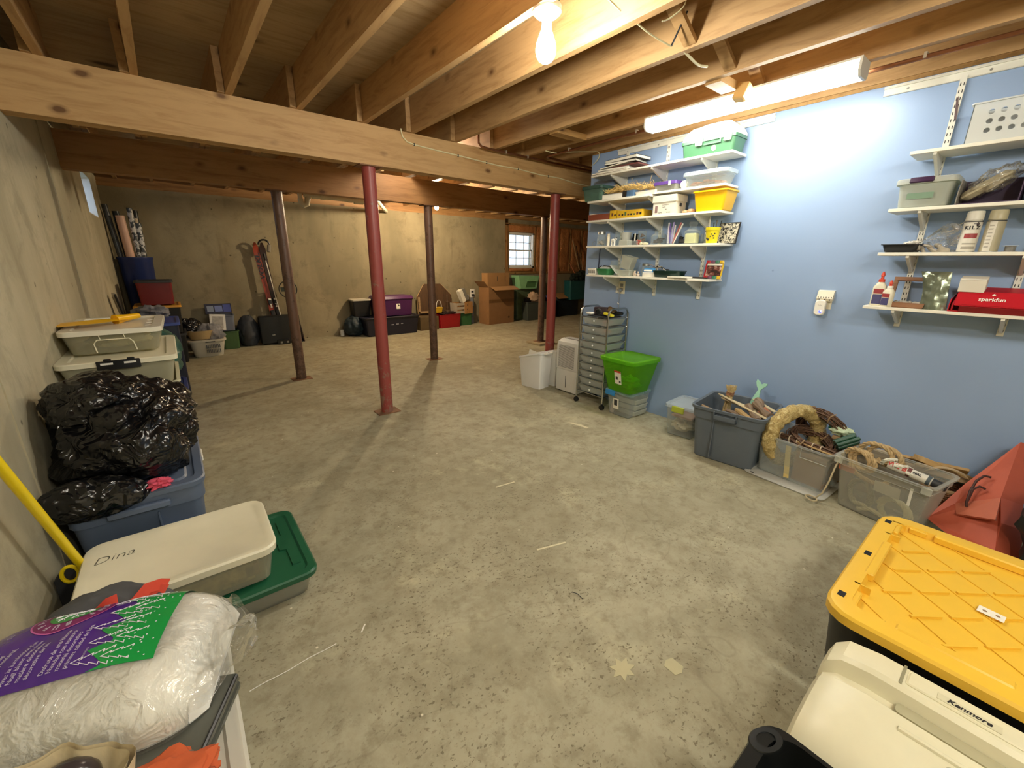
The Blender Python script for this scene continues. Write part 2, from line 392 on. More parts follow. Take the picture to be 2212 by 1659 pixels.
for (a, b_, c, d) in ((FX+0.05, V0-0.04, 1.09, 2.12), (V0, V1, VZ1+0.01, 2.12), (V0, V1, 1.09, VZ0-0.005), (V1+0.04, 7.30, 1.09, 2.12), (7.34, 7.72, 1.09, 2.12), (7.76, 8.13, 1.09, 2.12), (8.17, 8.55, 1.09, 2.12), (8.59, 8.96, 1.09, 2.12), (9.0, 9.4, 1.09, 2.12)):
    struct('insulation_batt', pillowed(a, b_, c, d, BY+0.02), M_INS, ins)
# double-hung window with six-over-six panes
fr = B(); ya, yb = BY+0.015, BY+0.09
for (a, b_, c, d) in ((V0, V0+0.035, VZ0, VZ1), (V1-0.045, V1, VZ0, VZ1), (V0, V1, VZ0, VZ0+0.045), (V0, V1, VZ1-0.035, VZ1)): fr.box(a, ya, c, b_, yb, d)
win2 = struct('window_2', fr, M_WHITE)
VM = (VZ0+VZ1)/2
for (zz0, zz1, yy) in ((VM-0.01, VZ1-0.03, BY+0.06), (VZ0+0.04, VM+0.02, BY+0.04)):
    sh = B(); a, b_ = V0+0.03, V1-0.06
    for q in ((a, zz0, a+0.025, zz1), (b_-0.025, zz0, b_, zz1), (a, zz0, b_, zz0+0.028), (a, zz1-0.025, b_, zz1)): sh.box(q[0], yy, q[1], q[2], yy+0.025, q[3])
    sh = struct('sash', sh, M_WHITE, win2)
    mu = B()
    for k in (1, 2): mu.box(a+(b_-a)*k/3-0.006, yy+0.003, zz0, a+(b_-a)*k/3+0.006, yy+0.02, zz1)
    mu.box(a, yy+0.003, (zz0+zz1)/2-0.006, b_, yy+0.02, (zz0+zz1)/2+0.006)
    struct('muntin', mu, M_WHITE, sh)
    for i in range(3):
        for j in range(2):
            xa = a+(b_-a)*i/3+0.007; za = zz0+(zz1-zz0)*j/2+0.007
            struct('pane', B().box(xa, yy+0.010, za, xa+(b_-a)/3-0.014, yy+0.013, za+(zz1-zz0)/2-0.014), M_GLASS, sh)
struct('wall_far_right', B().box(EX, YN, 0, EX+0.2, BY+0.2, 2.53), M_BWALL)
struct('wall_front', B().box(LX-0.22, YN-0.2, 0, EX+0.2, YN, 2.53), M_LWALL)
# blue partition wall
struct('wall_right', B().box(BX, YN, 0, BX+0.115, 2.905, 2.275), M_BLUE)
# subfloor, joists, blocking
ceil = struct('ceiling', B().box(LX-0.22, YN-0.2, 2.53, EX+0.2, BY+0.3, 2.56), M_PLY)
xs = [-0.305, 0.06, 0.50, 0.90, 1.345, 1.727, 2.127, 2.53, 2.90, 3.29]+[3.70+0.406*i for i in range(15)]
JB, JT = 2.294, 2.53
jm = {}
def joist(x, y0, y1):
    key = (round(y0, 2), round(y1, 2))
    if key not in jm:
        jm[key] = B().box(0, y0, 0, 0.038, y1, JT-JB).mesh('joist', M_JOIST)
    o = bpy.data.objects.new('joist', jm[key]); COL.objects.link(o); o.parent = ceil; o.location = (x-0.038, 0, JB); o['kind'] = 'structure'
for x in xs:
    if x < EX: joist(x, YN, 3.60)
for x in xs:
    if x < EX: joist(x-0.041, 3.40, 5.24); joist(x, 5.02, BY+0.10)
# diagonal bridging between joists
brm = {}
def bridging(xa, xb, y):
    a, b_ = xa, xb-0.038
    for s_, dy in ((0, 0), (1, 0.045)):
        z0, z1 = (JB+0.02, JT-0.02) if s_ == 0 else (JT-0.02, JB+0.02)
        n = Vector((b_-a, 0, z1-z0)).normalized(); t = Vector((-n.z, 0, n.x))*0.011
        v = []
        for yy in (y+dy-0.03, y+dy+0.03 if s_ else y+dy+0.012):
            for q, zz in ((a, z0), (b_, z1)): v += [(q-t.x, yy, zz-t.z), (q+t.x, yy, zz+t.z)]
        struct('bridging_strut', B().add(v, [(0, 1, 3, 2), (4, 6, 7, 5), (0, 4, 5, 1), (2, 3, 7, 6), (0, 2, 6, 4), (1, 5, 7, 3)]), M_JOIST, ceil)
for i in range(5, 8): bridging(xs[i], xs[i+1], 1.25)
for (a, b_, y, t) in ((2.53, 2.90, 2.62, 0.038), (2.53, 2.76, 1.36, 0.038)):
    struct('blocking', B().box(a, y, JB-0.012, b_-0.038, y+0.09, JB+0.03), M_BLOCK, ceil)
# plate on the blue wall and rim joists
struct('top_plate', B().box(BX-0.005, YN, 2.275, BX+0.12, 2.905, 2.296), M_BLOCK, ceil)
struct('rim_joist', B().box(LX-0.2, BY-0.0, 2.19, FX, BY+0.10, 2.235).box(LX-0.2, BY+0.06, 2.235, EX, BY+0.10, 2.53), M_BEAM2, ceil)

# ================= beams and posts =================
bm_ = B().box(LX-0.1, 3.43, 2.02, 5.9, 3.468, 2.290)
mb = thing('support_beam', 'long pale spruce beam carried by the red posts, with a white cable stapled on', 'beam')
mb['kind'] = 'thing'
for y in (3.43, 3.470, 3.510):
    part('plank', B().box(LX-0.12, y, 2.02, 5.9, y+0.038, 2.294), M_BEAM, mb)
sb = thing('support_beam', 'darker brown beam in the back room carried by the brown posts', 'beam'); sb['kind'] = 'thing'
for y in (5.05, 5.09, 5.13):
    part('plank', B().box(LX-0.12, y, 1.99, EX, y+0.038, 2.270), M_BEAM2, sb)
def rusty(name, c, cr, amount):
    m, nt, b = newmat(name); v = coords(nt)
    n = noise(nt, v, 14, 6, 0.7); n2 = noise(nt, coords(nt, (1, 1, 0.3)), 40, 4, 0.7)
    # rust gathers near the foot
    sx = nt.nodes.new('ShaderNodeSeparateXYZ'); nt.links.new(coords(nt), sx.inputs[0])
    low = ramp(nt, sx.outputs[2], [(0.0, (1, 1, 1)), (0.45, (0, 0, 0))])
    f = ramp(nt, mth(nt, 'ADD', n, mth(nt, 'MULTIPLY', low, 0.16)), [(amount, (0, 0, 0)), (amount+0.06, (1, 1, 1))])
    c1 = mixc(nt, f, lin(c), lin(cr))
    c1 = mixc(nt, ramp(nt, n2, [(0.68, (0, 0, 0)), (0.72, (0.7, 0.7, 0.7))]), c1, tuple(min(1, x*2.2+0.05) for x in lin(c)[:3])+(1,))
    nt.links.new(c1, b.inputs['Base Color']); b.inputs['Roughness'].default_value = 0.42; bump(nt, b, n, 0.15, 0.003); return m
M_RED = rusty('red_oxide_paint', '#954540', '#8f6a5c', 0.60)
M_BRN = rusty('brown_primer', '#6a5042', '#523d32', 0.55)
M_RUST = P('rusted_plate', '#7d5a40', 0.8, var=0.3)
def post(x, y, top, mat, label, r=0.052, foot=0.0):
    t = thing('steel_post', label, 'post', (x, y, foot))
    part('pole', B().lathe([(0.005, r), (top-foot-0.008, r)], 24), mat, t)
    part('base_plate', B().box(-0.10, -0.075, 0.0, 0.10, 0.075, 0.007), M_RUST, t)
    part('top_plate', B().box(-0.09, -0.07, top-foot-0.008, 0.09, 0.07, top-foot), M_RUST, t)
    return t
post(1.355, 3.49, 2.02, M_RED, 'red painted steel post with a scraped foot, standing alone in mid floor')
post(3.375, 3.49, 2.02, M_RED, 'dark red steel post rising behind the white wastebaskets at the blue wall')
post(1.005, 5.11, 1.99, M_BRN, 'brown steel post in front of the skis and black suitcase')
post(2.715, 5.11, 1.99, M_BRN, 'dark brown steel post in front of the brown octagonal table top')
post(4.72, 5.11, 1.99, M_BRN, 'dark brown steel post on a raised concrete pad near the back window', foot=0.035)
solo('footing_pad', B().box(4.55, 4.94, 0, 4.89, 5.28, 0.035, 0.006), P('rough_concrete', '#a59577', 0.9, var=0.15), 'small raised square of concrete under the post near the window', 'pad')

# ================= lamps =================
# fluorescent wrap fixture under the joists
fx = thing('fluorescent_fixture', 'long lit fluorescent wrap fixture fixed under the joists beside the blue wall', 'ceiling light')
FXC, FY0, FY1 = 2.835, 0.795, 2.010
prof = [(-0.060, 2.283), (-0.062, 2.238), (-0.042, 2.214), (0.042, 2.214), (0.062, 2.238), (0.060, 2.283)]
part('lens', B().prism([(FXC+a, z) for a, z in prof], 'y', FY0+0.012, FY1-0.012), EM('lit_diffuser', (1.0, 0.98, 0.86), TUBE), fx, smooth=0)
M_FIX = P('white_enamel', '#cfcdc4', 0.4, var=0.02)
part('housing', B().box(FXC-0.062, FY0, 2.283, FXC+0.062, FY1, 2.2935), M_FIX, fx)
for y0, y1 in ((FY0, FY0+0.012), (FY1-0.012, FY1)):
    part('end_cap', B().prism([(FXC+a*1.03, z-(0.003 if z < 2.25 else 0)) for a, z in prof], 'y', y0, y1), M_FIX, fx, smooth=0)
# bare bulb in a porcelain holder on a ceiling box
lb = thing('ceiling_bulb', 'bare lit bulb in a white porcelain holder below a green ceiling box', 'light bulb', (1.365, 1.50, 0))
part('ceiling_box', B().lathe([(2.31, 0.05), (2.405, 0.052)], 8), P('green_box', '#5d7f72', 0.5), lb)
part('lamp_holder', B().lathe([(2.262, 0.022), (2.268, 0.024), (2.275, 0.045), (2.286, 0.057), (2.306, 0.058), (2.312, 0.05)], 28), P('porcelain', '#f1efe9', 0.25, var=0.01), lb)
part('bulb', B().lathe([(2.112, 0.002), (2.114, 0.014), (2.121, 0.026), (2.136, 0.037), (2.156, 0.042), (2.177, 0.040), (2.205, 0.030), (2.230, 0.020), (2.262, 0.017)], 24), EM('lit_bulb', (1.0, 0.96, 0.84), BULB), lb)
fb = thing('ceiling_bulb', 'small glowing warm bulb under the joists beyond the dark beam', 'light bulb', (3.50, 6.30, 0))
part('lamp_holder', B().lathe([(2.20, 0.03), (2.22, 0.055), (2.25, 0.055)], 20), P('porcelain', '#f1efe9', 0.25, var=0.01), fb)
part('bulb', B().lathe([(2.085, 0.003), (2.09, 0.016), (2.105, 0.027), (2.125, 0.030), (2.150, 0.024), (2.175, 0.015), (2.20, 0.014)], 20), EM('lit_bulb_warm', (1.0, 0.80, 0.52), FARBULB), fb)
part('ceiling_box', B().lathe([(2.25, 0.05), (2.30, 0.05)], 8), P('green_box', '#5d7f72', 0.5), fb)
# unseen second wrap fixture, added behind the viewer to brighten the room
f2 = thing('fluorescent_fixture', 'unseen second wrap fixture added under the joists near the front wall', 'ceiling light')
X2, A2, C2 = 0.95, -1.75, -0.55
part('lens', B().prism([(X2+a, z) for a, z in prof], 'y', A2+0.012, C2-0.012), EM('fill_diffuser_rear', (1.0, 0.98, 0.86), REAR), f2, smooth=0)
part('housing', B().box(X2-0.062, A2, 2.283, X2+0.062, C2, 2.2935), M_FIX, f2)

f3 = thing('ceiling_bulb', 'unseen lit bulb added between the joists behind the pale beam', 'light bulb', (2.36, 4.30, 0.03))  # hidden bulb added to lighten the front face of the brown beam
part('lamp_holder', B().lathe([(2.44, 0.03), (2.46, 0.055), (2.495, 0.055)], 20), P('porcelain', '#f1efe9', 0.25, var=0.01), f3)
part('bulb', B().lathe([(2.300, 0.003), (2.31, 0.018), (2.33, 0.029), (2.355, 0.030), (2.39, 0.024), (2.42, 0.015), (2.44, 0.014)], 20), EM('fill_bulb_middle', (1.0, 0.90, 0.72), 70.0), f3)

f4 = thing('ceiling_bulb', 'unseen bare bulb added in a holder under the joists behind the viewer', 'light bulb', (0.25, -0.75, 0))  # out-of-view bulb added to throw light up into the joist bays
part('lamp_holder', B().lathe([(2.262, 0.022), (2.275, 0.045), (2.286, 0.057), (2.306, 0.058)], 24), P('porcelain', '#f1efe9', 0.25, var=0.01), f4)
part('bulb', B().lathe([(2.112, 0.002), (2.114, 0.014), (2.121, 0.026), (2.136, 0.037), (2.156, 0.042), (2.177, 0.040), (2.205, 0.030), (2.230, 0.020), (2.262, 0.017)], 20), EM('fill_bulb_rear', (1.0, 0.96, 0.84), 75.0), f4)
# ================= shared builders =================
def open_shell(hx, hy, h, taper=0.9, r=0.03, wall=0.004, rimw=0.010, rimh=0.012, seg=4, flare=0.0):
    """tapered open box, a single closed skin with a turned-out rim; origin at its base centre"""
    bx, by = hx*taper, hy*taper
    return [(0.0, bx-0.006, by-0.006, r*0.8), (0.006, bx, by, r), (h-rimh, hx, hy, r), (h-rimh, hx+rimw, hy+rimw, r+rimw), (h, hx+rimw, hy+rimw, r+rimw),
            (h, hx-wall, hy-wall, r-wall), (wall+0.003, bx-wall, by-wall, r*0.8), (wall, bx-wall-0.004, by-wall-0.004, r*0.7)]
def lid_rings(hx, hy, t=0.014, r=0.04, border=0.03, dip=0.008, skirt=0.012):
    return [(-skirt, hx-0.004, hy-0.004, r), (-skirt, hx, hy, r), (t-0.004, hx, hy, r), (t, hx-0.004, hy-0.004, r), (t, hx-border+0.004, hy-border+0.004, r*0.8),
            (t-dip, hx-border-0.002, hy-border-0.002, r*0.7)]
def tote(name, label, cat, c, size, rz, mat, taper=0.9, r=0.03, rimw=0.010, rimh=0.012, lid=None, lidr=None, group=None, wall=0.004, latch=None, latch_ax='x', border=0.03):
    """storage box: body, and lid if it has one; c = base centre, size = outer (x, y, z) of the body top"""
    t = thing(name, label, cat, c, rz, group)
    hx, hy, h = size[0]/2-rimw, size[1]/2-rimw, size[2]
    part('body', B().loft(open_shell(hx, hy, h, taper, r, wall, rimw, rimh)), mat, t)
    if lid is not None:
        L = B().loft(lid_rings(size[0]/2+0.004, size[1]/2+0.004, r=lidr or r+rimw, border=border)); part('lid', L, lid, t).location = (0, 0, h)
    if latch is not None:
        lw = 0.055
        for s in (-1, 1):
            if latch_ax == 'x': b = B().cbox((s*(size[0]/2+0.008), 0, h-0.012), (0.014, lw*2, 0.045), (0, s*0.15, 0), 0.004)
            else: b = B().cbox((0, s*(size[1]/2+0.008), h-0.012), (lw*2, 0.014, 0.045), (-s*0.15, 0, 0), 0.004)
            part('latch', b, latch, t)
    return t
M_CLEAR = CLR('clear_plastic', '#eef0ec', 0.24, 0.3, tint='#f2f4f2')
M_FROST = CLR('frosted_plastic', '#efefe6', 0.46, 0.4, tint='#eef0ea')
M_MILK = CLR('milky_plastic', '#e8e6d6', 0.72, 0.4, tint='#f0efe0')
M_GLASSJ = CLR('jar_glass', '#e4e9e8', 0.08, 0.06, tint='#fafcfb')
M_CHROME = P('chromed_steel', '#b9bab8', 0.22, 1.0, var=0.03)
M_ZINC = P('tin_lid', '#a9aaa6', 0.35, 0.9, var=0.05)
M_BLACK = P('black_plastic', '#17181a', 0.38, var=0.1)
M_DARK = P('dark_charcoal', '#2b2c2f', 0.5, var=0.15)
M_SHELF = P('white_laminate', '#e9e5d6', 0.45, var=0.015)
M_METW = P('white_coated_steel', '#dfddd2', 0.4, var=0.02)
M_PAPER = P('paper_white', '#e5e1d3', 0.8, var=0.03)
M_CARD = P('brown_cardboard', '#8d6a44', 0.85, var=0.07, bmp=0.1)
M_INKB = P('black_ink', '#1b1a1c', 0.6, var=0.0)

# ================= shelving on the blue wall =================
SF, SBK = 3.045, 3.248
def standard(y, z0, z1, label, peel=False):
    t = thing('shelf_standard', label, 'shelf standard', (BX, y, 0))
    part('channel', B().box(-0.014, -0.0125, z0, -0.0001, 0.0125, z1), M_METW, t)
    sl = B(); z = z0+0.02
    while z < z1-0.03:
        for s in (-1, 1): sl.box(-0.0146, s*0.0062-0.0018, z, -0.0138, s*0.0062+0.0018, z+0.014)
        z += 0.032
    o = part('slot_holes', sl, M_DARK, t, smooth=0); o['kind'] = 'stuff'
    if peel: part('torn_label', B().prism([(-0.013, 2.035), (-0.004, 2.05), (0.006, 2.13), (0.002, 2.15), (-0.008, 2.10), (-0.012, 2.07)], 'x', -0.0156, -0.0147), P('peeling_brown_tape', '#5e4a4c', 0.6), t)
STD = [(2.495, 'first'), (2.105, 'second'), (1.705, 'third')]
for (y, w_), zt in zip(STD, (2.235, 2.235, 2.235)):
    standard(y, 1.055, zt, f'white slotted standard, {w_} from the wall corner, holding the crowded craft shelves')
standard(0.490, 0.99, 2.235, 'white slotted standard with a torn brown label, left one of the right-hand shelf set', True)
standard(0.090, 0.99, 2.235, 'white slotted standard behind the red box, second of the right-hand shelf set')
def rail(y0, y1, label):
    t = thing('hang_rail', label, 'rail', (BX, 0, 0))
    part('track', B().prism([(-0.0001, 2.268), (-0.016, 2.268), (-0.016, 2.256), (-0.006, 2.256), (-0.006, 2.228), (-0.012, 2.222), (-0.0001, 2.222)], 'y', y0, y1), M_METW, t)
    y = y1-0.10
    while y > y0: part('screw', B().lathe([(0, 0.006), (0.003, 0.004)], 10), M_ZINC, t).matrix_local = Matrix.Translation((-0.006, y, 2.24)) @ Euler((0, R(-90), 0)).to_matrix().to_4x4(); y -= 0.30
rail(1.35, 2.605, 'white hanging rail along the wall top above the crowded craft shelves')
rail(-0.7, 0.802, 'white hanging rail along the wall top above the shelves with the red box')
def bracket(y, z, label):
    b = B().prism([(SF+0.006, 0), (BX-0.0142, 0), (BX-0.0142, -0.088), (BX-0.026, -0.088), (SF+0.006, -0.012)], 'y', -0.0065, 0.0065)
    t = thing('shelf_bracket', label, 'bracket', (0, y, z))
    part('arm', b, M_METW, t, smooth=0)
    for s in (-1, 1): part('hook', B().box(BX-0.0143, s*0.006-0.001, -0.08, BX-0.008, s*0.006+0.001, -0.004), M_METW, t)
def board(y0, y1, z, label, dx=0.0):
    return solo('shelf_board', B().box(SF+dx, y0, 0, SBK+dx*0.2, y1, 0.016, 0.0015), M_SHELF, label, 'shelf', (0, 0, z))
ZL = [2.035, 1.822, 1.667, 1.450, 1.200]; ZR = [1.868, 1.600, 1.380, 1.095]
NL = ['top', 'second', 'third', 'fourth', 'bottom']
for z, n in zip(ZL, NL):
    for y, w_ in STD: bracket(y, z, f'white bracket on the {w_} standard under the {n} craft shelf')
for z, n in zip(ZR, ['top', 'second', 'third', 'bottom']):
    for y, w_ in ((0.49, 'left'), (0.09, 'right')): bracket(y, z, f'white bracket on the {w_} standard under the {n} shelf of the right-hand set')
board(1.492, 2.71, ZL[0], 'white shelf board under the green tackle box, topmost of the craft shelves')
board(2.07, 2.70, ZL[1], 'white shelf board under the straw bundle and greenish bin', -0.04)
board(1.515, 2.15, ZL[1]+0.0165, 'white shelf board under the clear tub, lapping over its neighbour', 0.01)
board(1.52, 2.735, ZL[2], 'white shelf board carrying the yellow bin and file box')
board(1.49, 2.72, ZL[3], 'white shelf board carrying the glass jars and yellow cup')
board(1.80, 2.695, ZL[4], 'white shelf board carrying the green basket and dark tub')
board(1.53, 1.797, ZL[4], 'short white shelf board under the colourful photo frame')
board(-0.65, 0.585, ZR[0], 'white shelf board under the perforated plastic bin')
board(-0.65, 0.615, ZR[1], 'white shelf board under the purple-latched box')
board(-0.65, 0.614, ZR[2], 'white shelf board under the spray cans and black tray')
board(-0.65, 0.622, ZR[3], 'white shelf board under the red box and glue bottles')
T1, T2, T2R, T3, T4, T5 = ZL[0]+0.0165, ZL[1]+0.0165, ZL[1]+0.033, ZL[2]+0.0165, ZL[3]+0.0165, ZL[4]+0.0165
U1, U2, U3, U4 = [z+0.0165 for z in ZR]

# --- top craft shelf: papers and tackle box ---
def slab(name, label, cat, c, d, rot, mat, edge=None, group=None):
    t = thing(name, label, cat, c, 0, group); t.rotation_euler = rot
    if edge:
        part('cover', B().box(-d[0]/2, -d[1]/2, d[2]*0.9, d[0]/2, d[1]/2, d[2]), mat, t); part('back_cover', B().box(-d[0]/2, -d[1]/2, 0, d[0]/2, d[1]/2, d[2]*0.1), mat, t)
        part('pages', B().box(-d[0]/2+0.002, -d[1]/2+0.003, d[2]*0.1, d[0]/2-0.003, d[1]/2-0.003, d[2]*0.9), edge, t)
    else: part('sheet', B().box(-d[0]/2, -d[1]/2, 0, d[0]/2, d[1]/2, d[2]), mat, t)
    return t
M_FOLD = P('manila_folder', '#9b8872', 0.7); M_GREYC = P('grey_card', '#8d8a85', 0.7); M_BLKC = P('black_cover', '#26221f', 0.5); M_MAR = P('maroon_card', '#6a3b35', 0.6)
z = T1
slab('folder', 'brown-grey folder at the bottom of the paper pile on the top craft shelf', 'folder', (3.135, 2.52, z), (0.19, 0.36, 0.010), (0, 0, 0.03), M_FOLD, M_PAPER)
slab('folder', 'white folder lying second from bottom in the paper pile', 'folder', (3.14, 2.50, z+0.0105), (0.18, 0.34, 0.008), (0, 0, -0.05), M_PAPER)
slab('notepad', 'grey card pad in the middle of the paper pile', 'notepad', (3.14, 2.49, z+0.019), (0.18, 0.30, 0.012), (0, 0, 0.08), M_GREYC, M_PAPER)
slab('magazine', 'tilted cream magazine sticking out of the paper pile', 'magazine', (3.12, 2.46, z+0.045), (0.15, 0.30, 0.006), (R(-6), R(2), 0.12), M_PAPER)
slab('folder', 'maroon folder showing at the right of the paper pile', 'folder', (3.15, 2.38, z+0.0325), (0.17, 0.28, 0.010), (0, 0, -0.04), M_MAR)
slab('album', 'black-covered album under the topmost binder of the paper pile', 'album', (3.145, 2.43, z+0.060), (0.17, 0.30, 0.016), (0, 0, 0.10), M_BLKC, M_PAPER)
slab('binder', 'grey-edged binder lying topmost on the paper pile', 'binder', (3.145, 2.41, z+0.0765), (0.18, 0.33, 0.024), (0, 0, -0.06), M_BLKC, M_PAPER)
tk = thing('tackle_box', 'green tackle box with a white lid and latches on the top craft shelf', 'box', (3.145, 1.685, T1))
M_GRN = P('dark_green_plastic', '#3f6a4c', 0.35); M_WPL = P('white_plastic', '#ece9df', 0.35, var=0.02)
part('body', B().loft([(0.0, 0.072, 0.172, 0.02), (0.004, 0.078, 0.178, 0.02), (0.085, 0.086, 0.190, 0.022), (0.085, 0.092, 0.196, 0.024), (0.105, 0.092, 0.196, 0.024)]), M_GRN, tk)
part('trim_step', B().box(-0.0935, -0.10, 0.060, -0.083, 0.02, 0.070).box(-0.0935, -0.10, 0.070, -0.083, -0.09, 0.09), M_GRN, tk)
part('lid', B().loft([(0.1055, 0.090, 0.194, 0.024), (0.125, 0.090, 0.192, 0.024), (0.165, 0.078, 0.168, 0.03), (0.185, 0.066, 0.140, 0.03), (0.187, 0.06, 0.13, 0.03)]), M_WPL, tk)
part('carry_handle', B().tube([(0, -0.115, 0.18), (0, -0.11, 0.20), (0, -0.06, 0.206), (0, 0.06, 0.206), (0, 0.11, 0.20), (0, 0.115, 0.18)], 0.007, 8), M_WPL, tk)
for yy in (0.055, -0.145): part('latch', B().cbox((-0.097, yy, 0.090), (0.012, 0.05, 0.055), (0, 0.05, 0), 0.004), M_WPL, tk)
part('sticker', B().lathe([(0, 0.017), (0.0008, 0.017)], 18), P('pale_yellow_sticker', '#d9d3a0', 0.6), tk).matrix_local = Matrix.Translation((-0.083, -0.05, 0.035)) @ Euler((0, R(-95), 0)).to_matrix().to_4x4()

# --- second craft shelf ---
tote('storage_bin', 'greenish clear bin of odds and ends at the left end of the second craft shelf', 'bin', (3.13, 2.655, T2), (0.27, 0.225, 0.108), 0, CLR('green_tint_plastic', '#8fae9f', 0.30, 0.2, tint='#c9dcd2'), r=0.02, rimw=0.006, lid=CLR('green_tint_lid', '#5d7f72', 0.5, 0.2))
solo('tape_roll', B().lathe([(0, 0.04), (0.018, 0.04), (0.018, 0.032), (0, 0.032), (0, 0.04)], 24, cap0=False, cap1=False), M_MILK, 'pale ring lying inside the greenish clear bin', 'roll', (3.10, 2.64, T2+0.045), (R(80), 0, R(60)))
slab('book', 'thick paperback with page edges out under the straw bundle', 'book', (3.11, 2.46, T2), (0.16, 0.20, 0.042), (0, 0, 0.04), M_GREYC, M_PAPER)
solo('small_box', B().box(-0.07, -0.02, 0, 0.07, 0.02, 0.050), M_BLKC, 'black box between the paperback and the blue box under the straw', 'box', (3.11, 2.333, T2))
solo('carton', B().box(-0.07, -0.036, 0, 0.07, 0.036, 0.050, 0.002), P('slate_blue_card', '#4d6c8c', 0.5), 'small blue box under the straw bundle', 'box', (3.10, 2.27, T2))
solo('straw_tray', B().loft([(0, 0.06, 0.085, 0.01), (0.03, 0.068, 0.095, 0.01), (0.03, 0.062, 0.088, 0.01), (0.004, 0.056, 0.08, 0.01)]), M_PAPER, 'cream tray under the right end of the straw bundle', 'tray', (3.10, 2.135, T2))
st = B(); rs = random.Random(3)
for i in range(420):
    a = rs.uniform(0, 1); y = 2.54-0.46*a; zc = T2+0.050+0.022*math.sin(a*PI); x = 3.10+rs.uniform(-0.07, 0.07)
    l = rs.uniform(0.02, 0.05); d = Vector((rs.uniform(-0.5, 0.5), rs.uniform(-1, 1), rs.uniform(-0.35, 0.35 if rs.random() < 0.93 else 1.2))).normalized()*l
    p = Vector((x, y, zc+rs.uniform(-0.008, 0.022))); p.z = max(p.z, T2+0.05+abs(d.z))
    st.tube([p-d, p+d*0.2, p+d], 0.0014, 3, caps=False)
solo('straw_bundle', st, P('dry_straw', '#d3b26a', 0.7, var=0.35, scale=30), 'loose yellow straw heaped over the books on the second craft shelf', 'straw', kind='stuff', smooth=0)
pb = thing('pencil_box', 'clear low box with a purple lid on the second craft shelf', 'box', (3.135, 1.975, T2R))
part('body', B().loft(open_shell(0.085, 0.09, 0.040, 0.92, 0.012, 0.003, 0.003, 0.005)), M_FROST, pb)
part('lid', B().loft([(0.0405, 0.092, 0.097, 0.012), (0.062, 0.090, 0.095, 0.012), (0.065, 0.085, 0.09, 0.01)]), P('purple_plastic', '#5b3f86', 0.35), pb)
part('clasp', B().box(-0.095, -0.052, 0.030, -0.090, -0.035, 0.062), M_WPL, pb)
solo('foam_ball', B().sphere((0, 0, 0.030), 0.030, 20, 12), M_WPL, 'white foam ball beside the clear tub on the second craft shelf', 'ball', (3.10, 1.842, T2R))
ct = tote('plastic_tub', 'clear tub of orange scraps at the right end of the second craft shelf', 'tub', (3.14, 1.675, T2R), (0.19, 0.325, 0.085), 0, M_CLEAR, taper=0.86, r=0.03, rimw=0.010, lid=CLR('clear_lid', '#e4ecf2', 0.42, 0.2, tint='#eef4f8'))
sc = B(); rs = random.Random(5)
for i in range(26): sc.sphere((rs.uniform(-0.05, 0.05), rs.uniform(-0.10, 0.10), 0.018+rs.uniform(0, 0.018)), (0.022, 0.028, 0.008), 8, 5, 0.3, i)
solo('fabric_scraps', sc, P('orange_scraps', '#b5663a', 0.8, var=0.4, scale=40), 'orange and red scraps inside the clear tub', 'scraps', (3.14, 1.675, T2R), kind='stuff')
# --- third craft shelf ---
solo('box_file', B().box(-0.09, -0.118, 0, 0.09, 0.118, 0.050, 0.002), P('brick_red_card', '#83422e', 0.6), 'long brick red box at the left end of the third craft shelf', 'box', (3.15, 2.61, T3))
solo('card', B().box(-0.05, -0.03, 0, 0.05, 0.03, 0.006), M_PAPER, 'white card on the left end of the brick red box', 'card', (3.12, 2.69, T3+0.0505))
M_YEL = P('yellow_card', '#e0b528', 0.5, var=0.05)
def yellowbox(label, y, w, h, rz):
    t = thing('crayon_box', label, 'box', (3.13, y, T3), rz)
    part('carton', B().box(-0.075, -w/2, 0, 0.075, w/2, h, 0.001), M_YEL, t)
    rs = random.Random(int(w*1000))
    for k in range(int(w/0.028)):
        part('printed_panel', B().box(-0.0756, -w/2+0.006+k*0.028, h*0.3, -0.0751, -w/2+0.024+k*0.028, h*0.3+h*rs.uniform(0.2, 0.5)), (M_INKB, M_MAR, P('green_ink', '#50683a', 0.6))[k % 3], t)
    return t
yellowbox('small upright yellow box next to the brick red box', 2.447, 0.072, 0.068, 0)
yellowbox('long yellow box with dark print on the third craft shelf', 2.285, 0.235, 0.060, 0.07)
bk = thing('file_box', 'white cardboard file box with a lid on the third craft shelf', 'box', (3.135, 1.97, T3))
M_FILE = P('file_box_card', '#d9d5c4', 0.75, var=0.03)
part('carton', B().box(-0.072, -0.095, 0, 0.072, 0.095, 0.112), M_FILE, bk)
part('lid', B().box(-0.078, -0.101, 0.092, 0.078, 0.101, 0.140), M_FILE, bk)
part('hand_hole', B().cbox((0, -0.0952, 0.07), (0.030, 0.001, 0.024), bev=0.0), M_DARK, bk)
for (y, z_, h, w_) in ((0.065, 0.03, 0.05, 0.022),): part('printed_panel', B().box(-0.0728, y-w_/2, z_-0.012, -0.0722, y+w_/2, z_+h-0.012), P('pink_grey_print', '#8c6e68', 0.7), bk)
for (t_, y, z_) in (('CONTENTS', -0.01, 0.070), ('DATE', 0.0, 0.054), ('FILE', -0.02, 0.038), ('STORE', -0.04, 0.016), ('NAME', 0.03, 0.016)):
    lettering('lettering', t_, 0.011, M_INKB, bk, (-0.0725, y, z_), ROT_NX)
yb = thing('storage_bin', 'bright yellow open bin at the right end of the third craft shelf', 'bin', (3.14, 1.615, T3))
M_YPL = P('yellow_plastic', '#efb90c', 0.35, var=0.03)
part('body', B().loft(open_shell(0.090, 0.118, 0.136, 0.84, 0.018, 0.003, 0.010, 0.010)), M_YPL, yb)
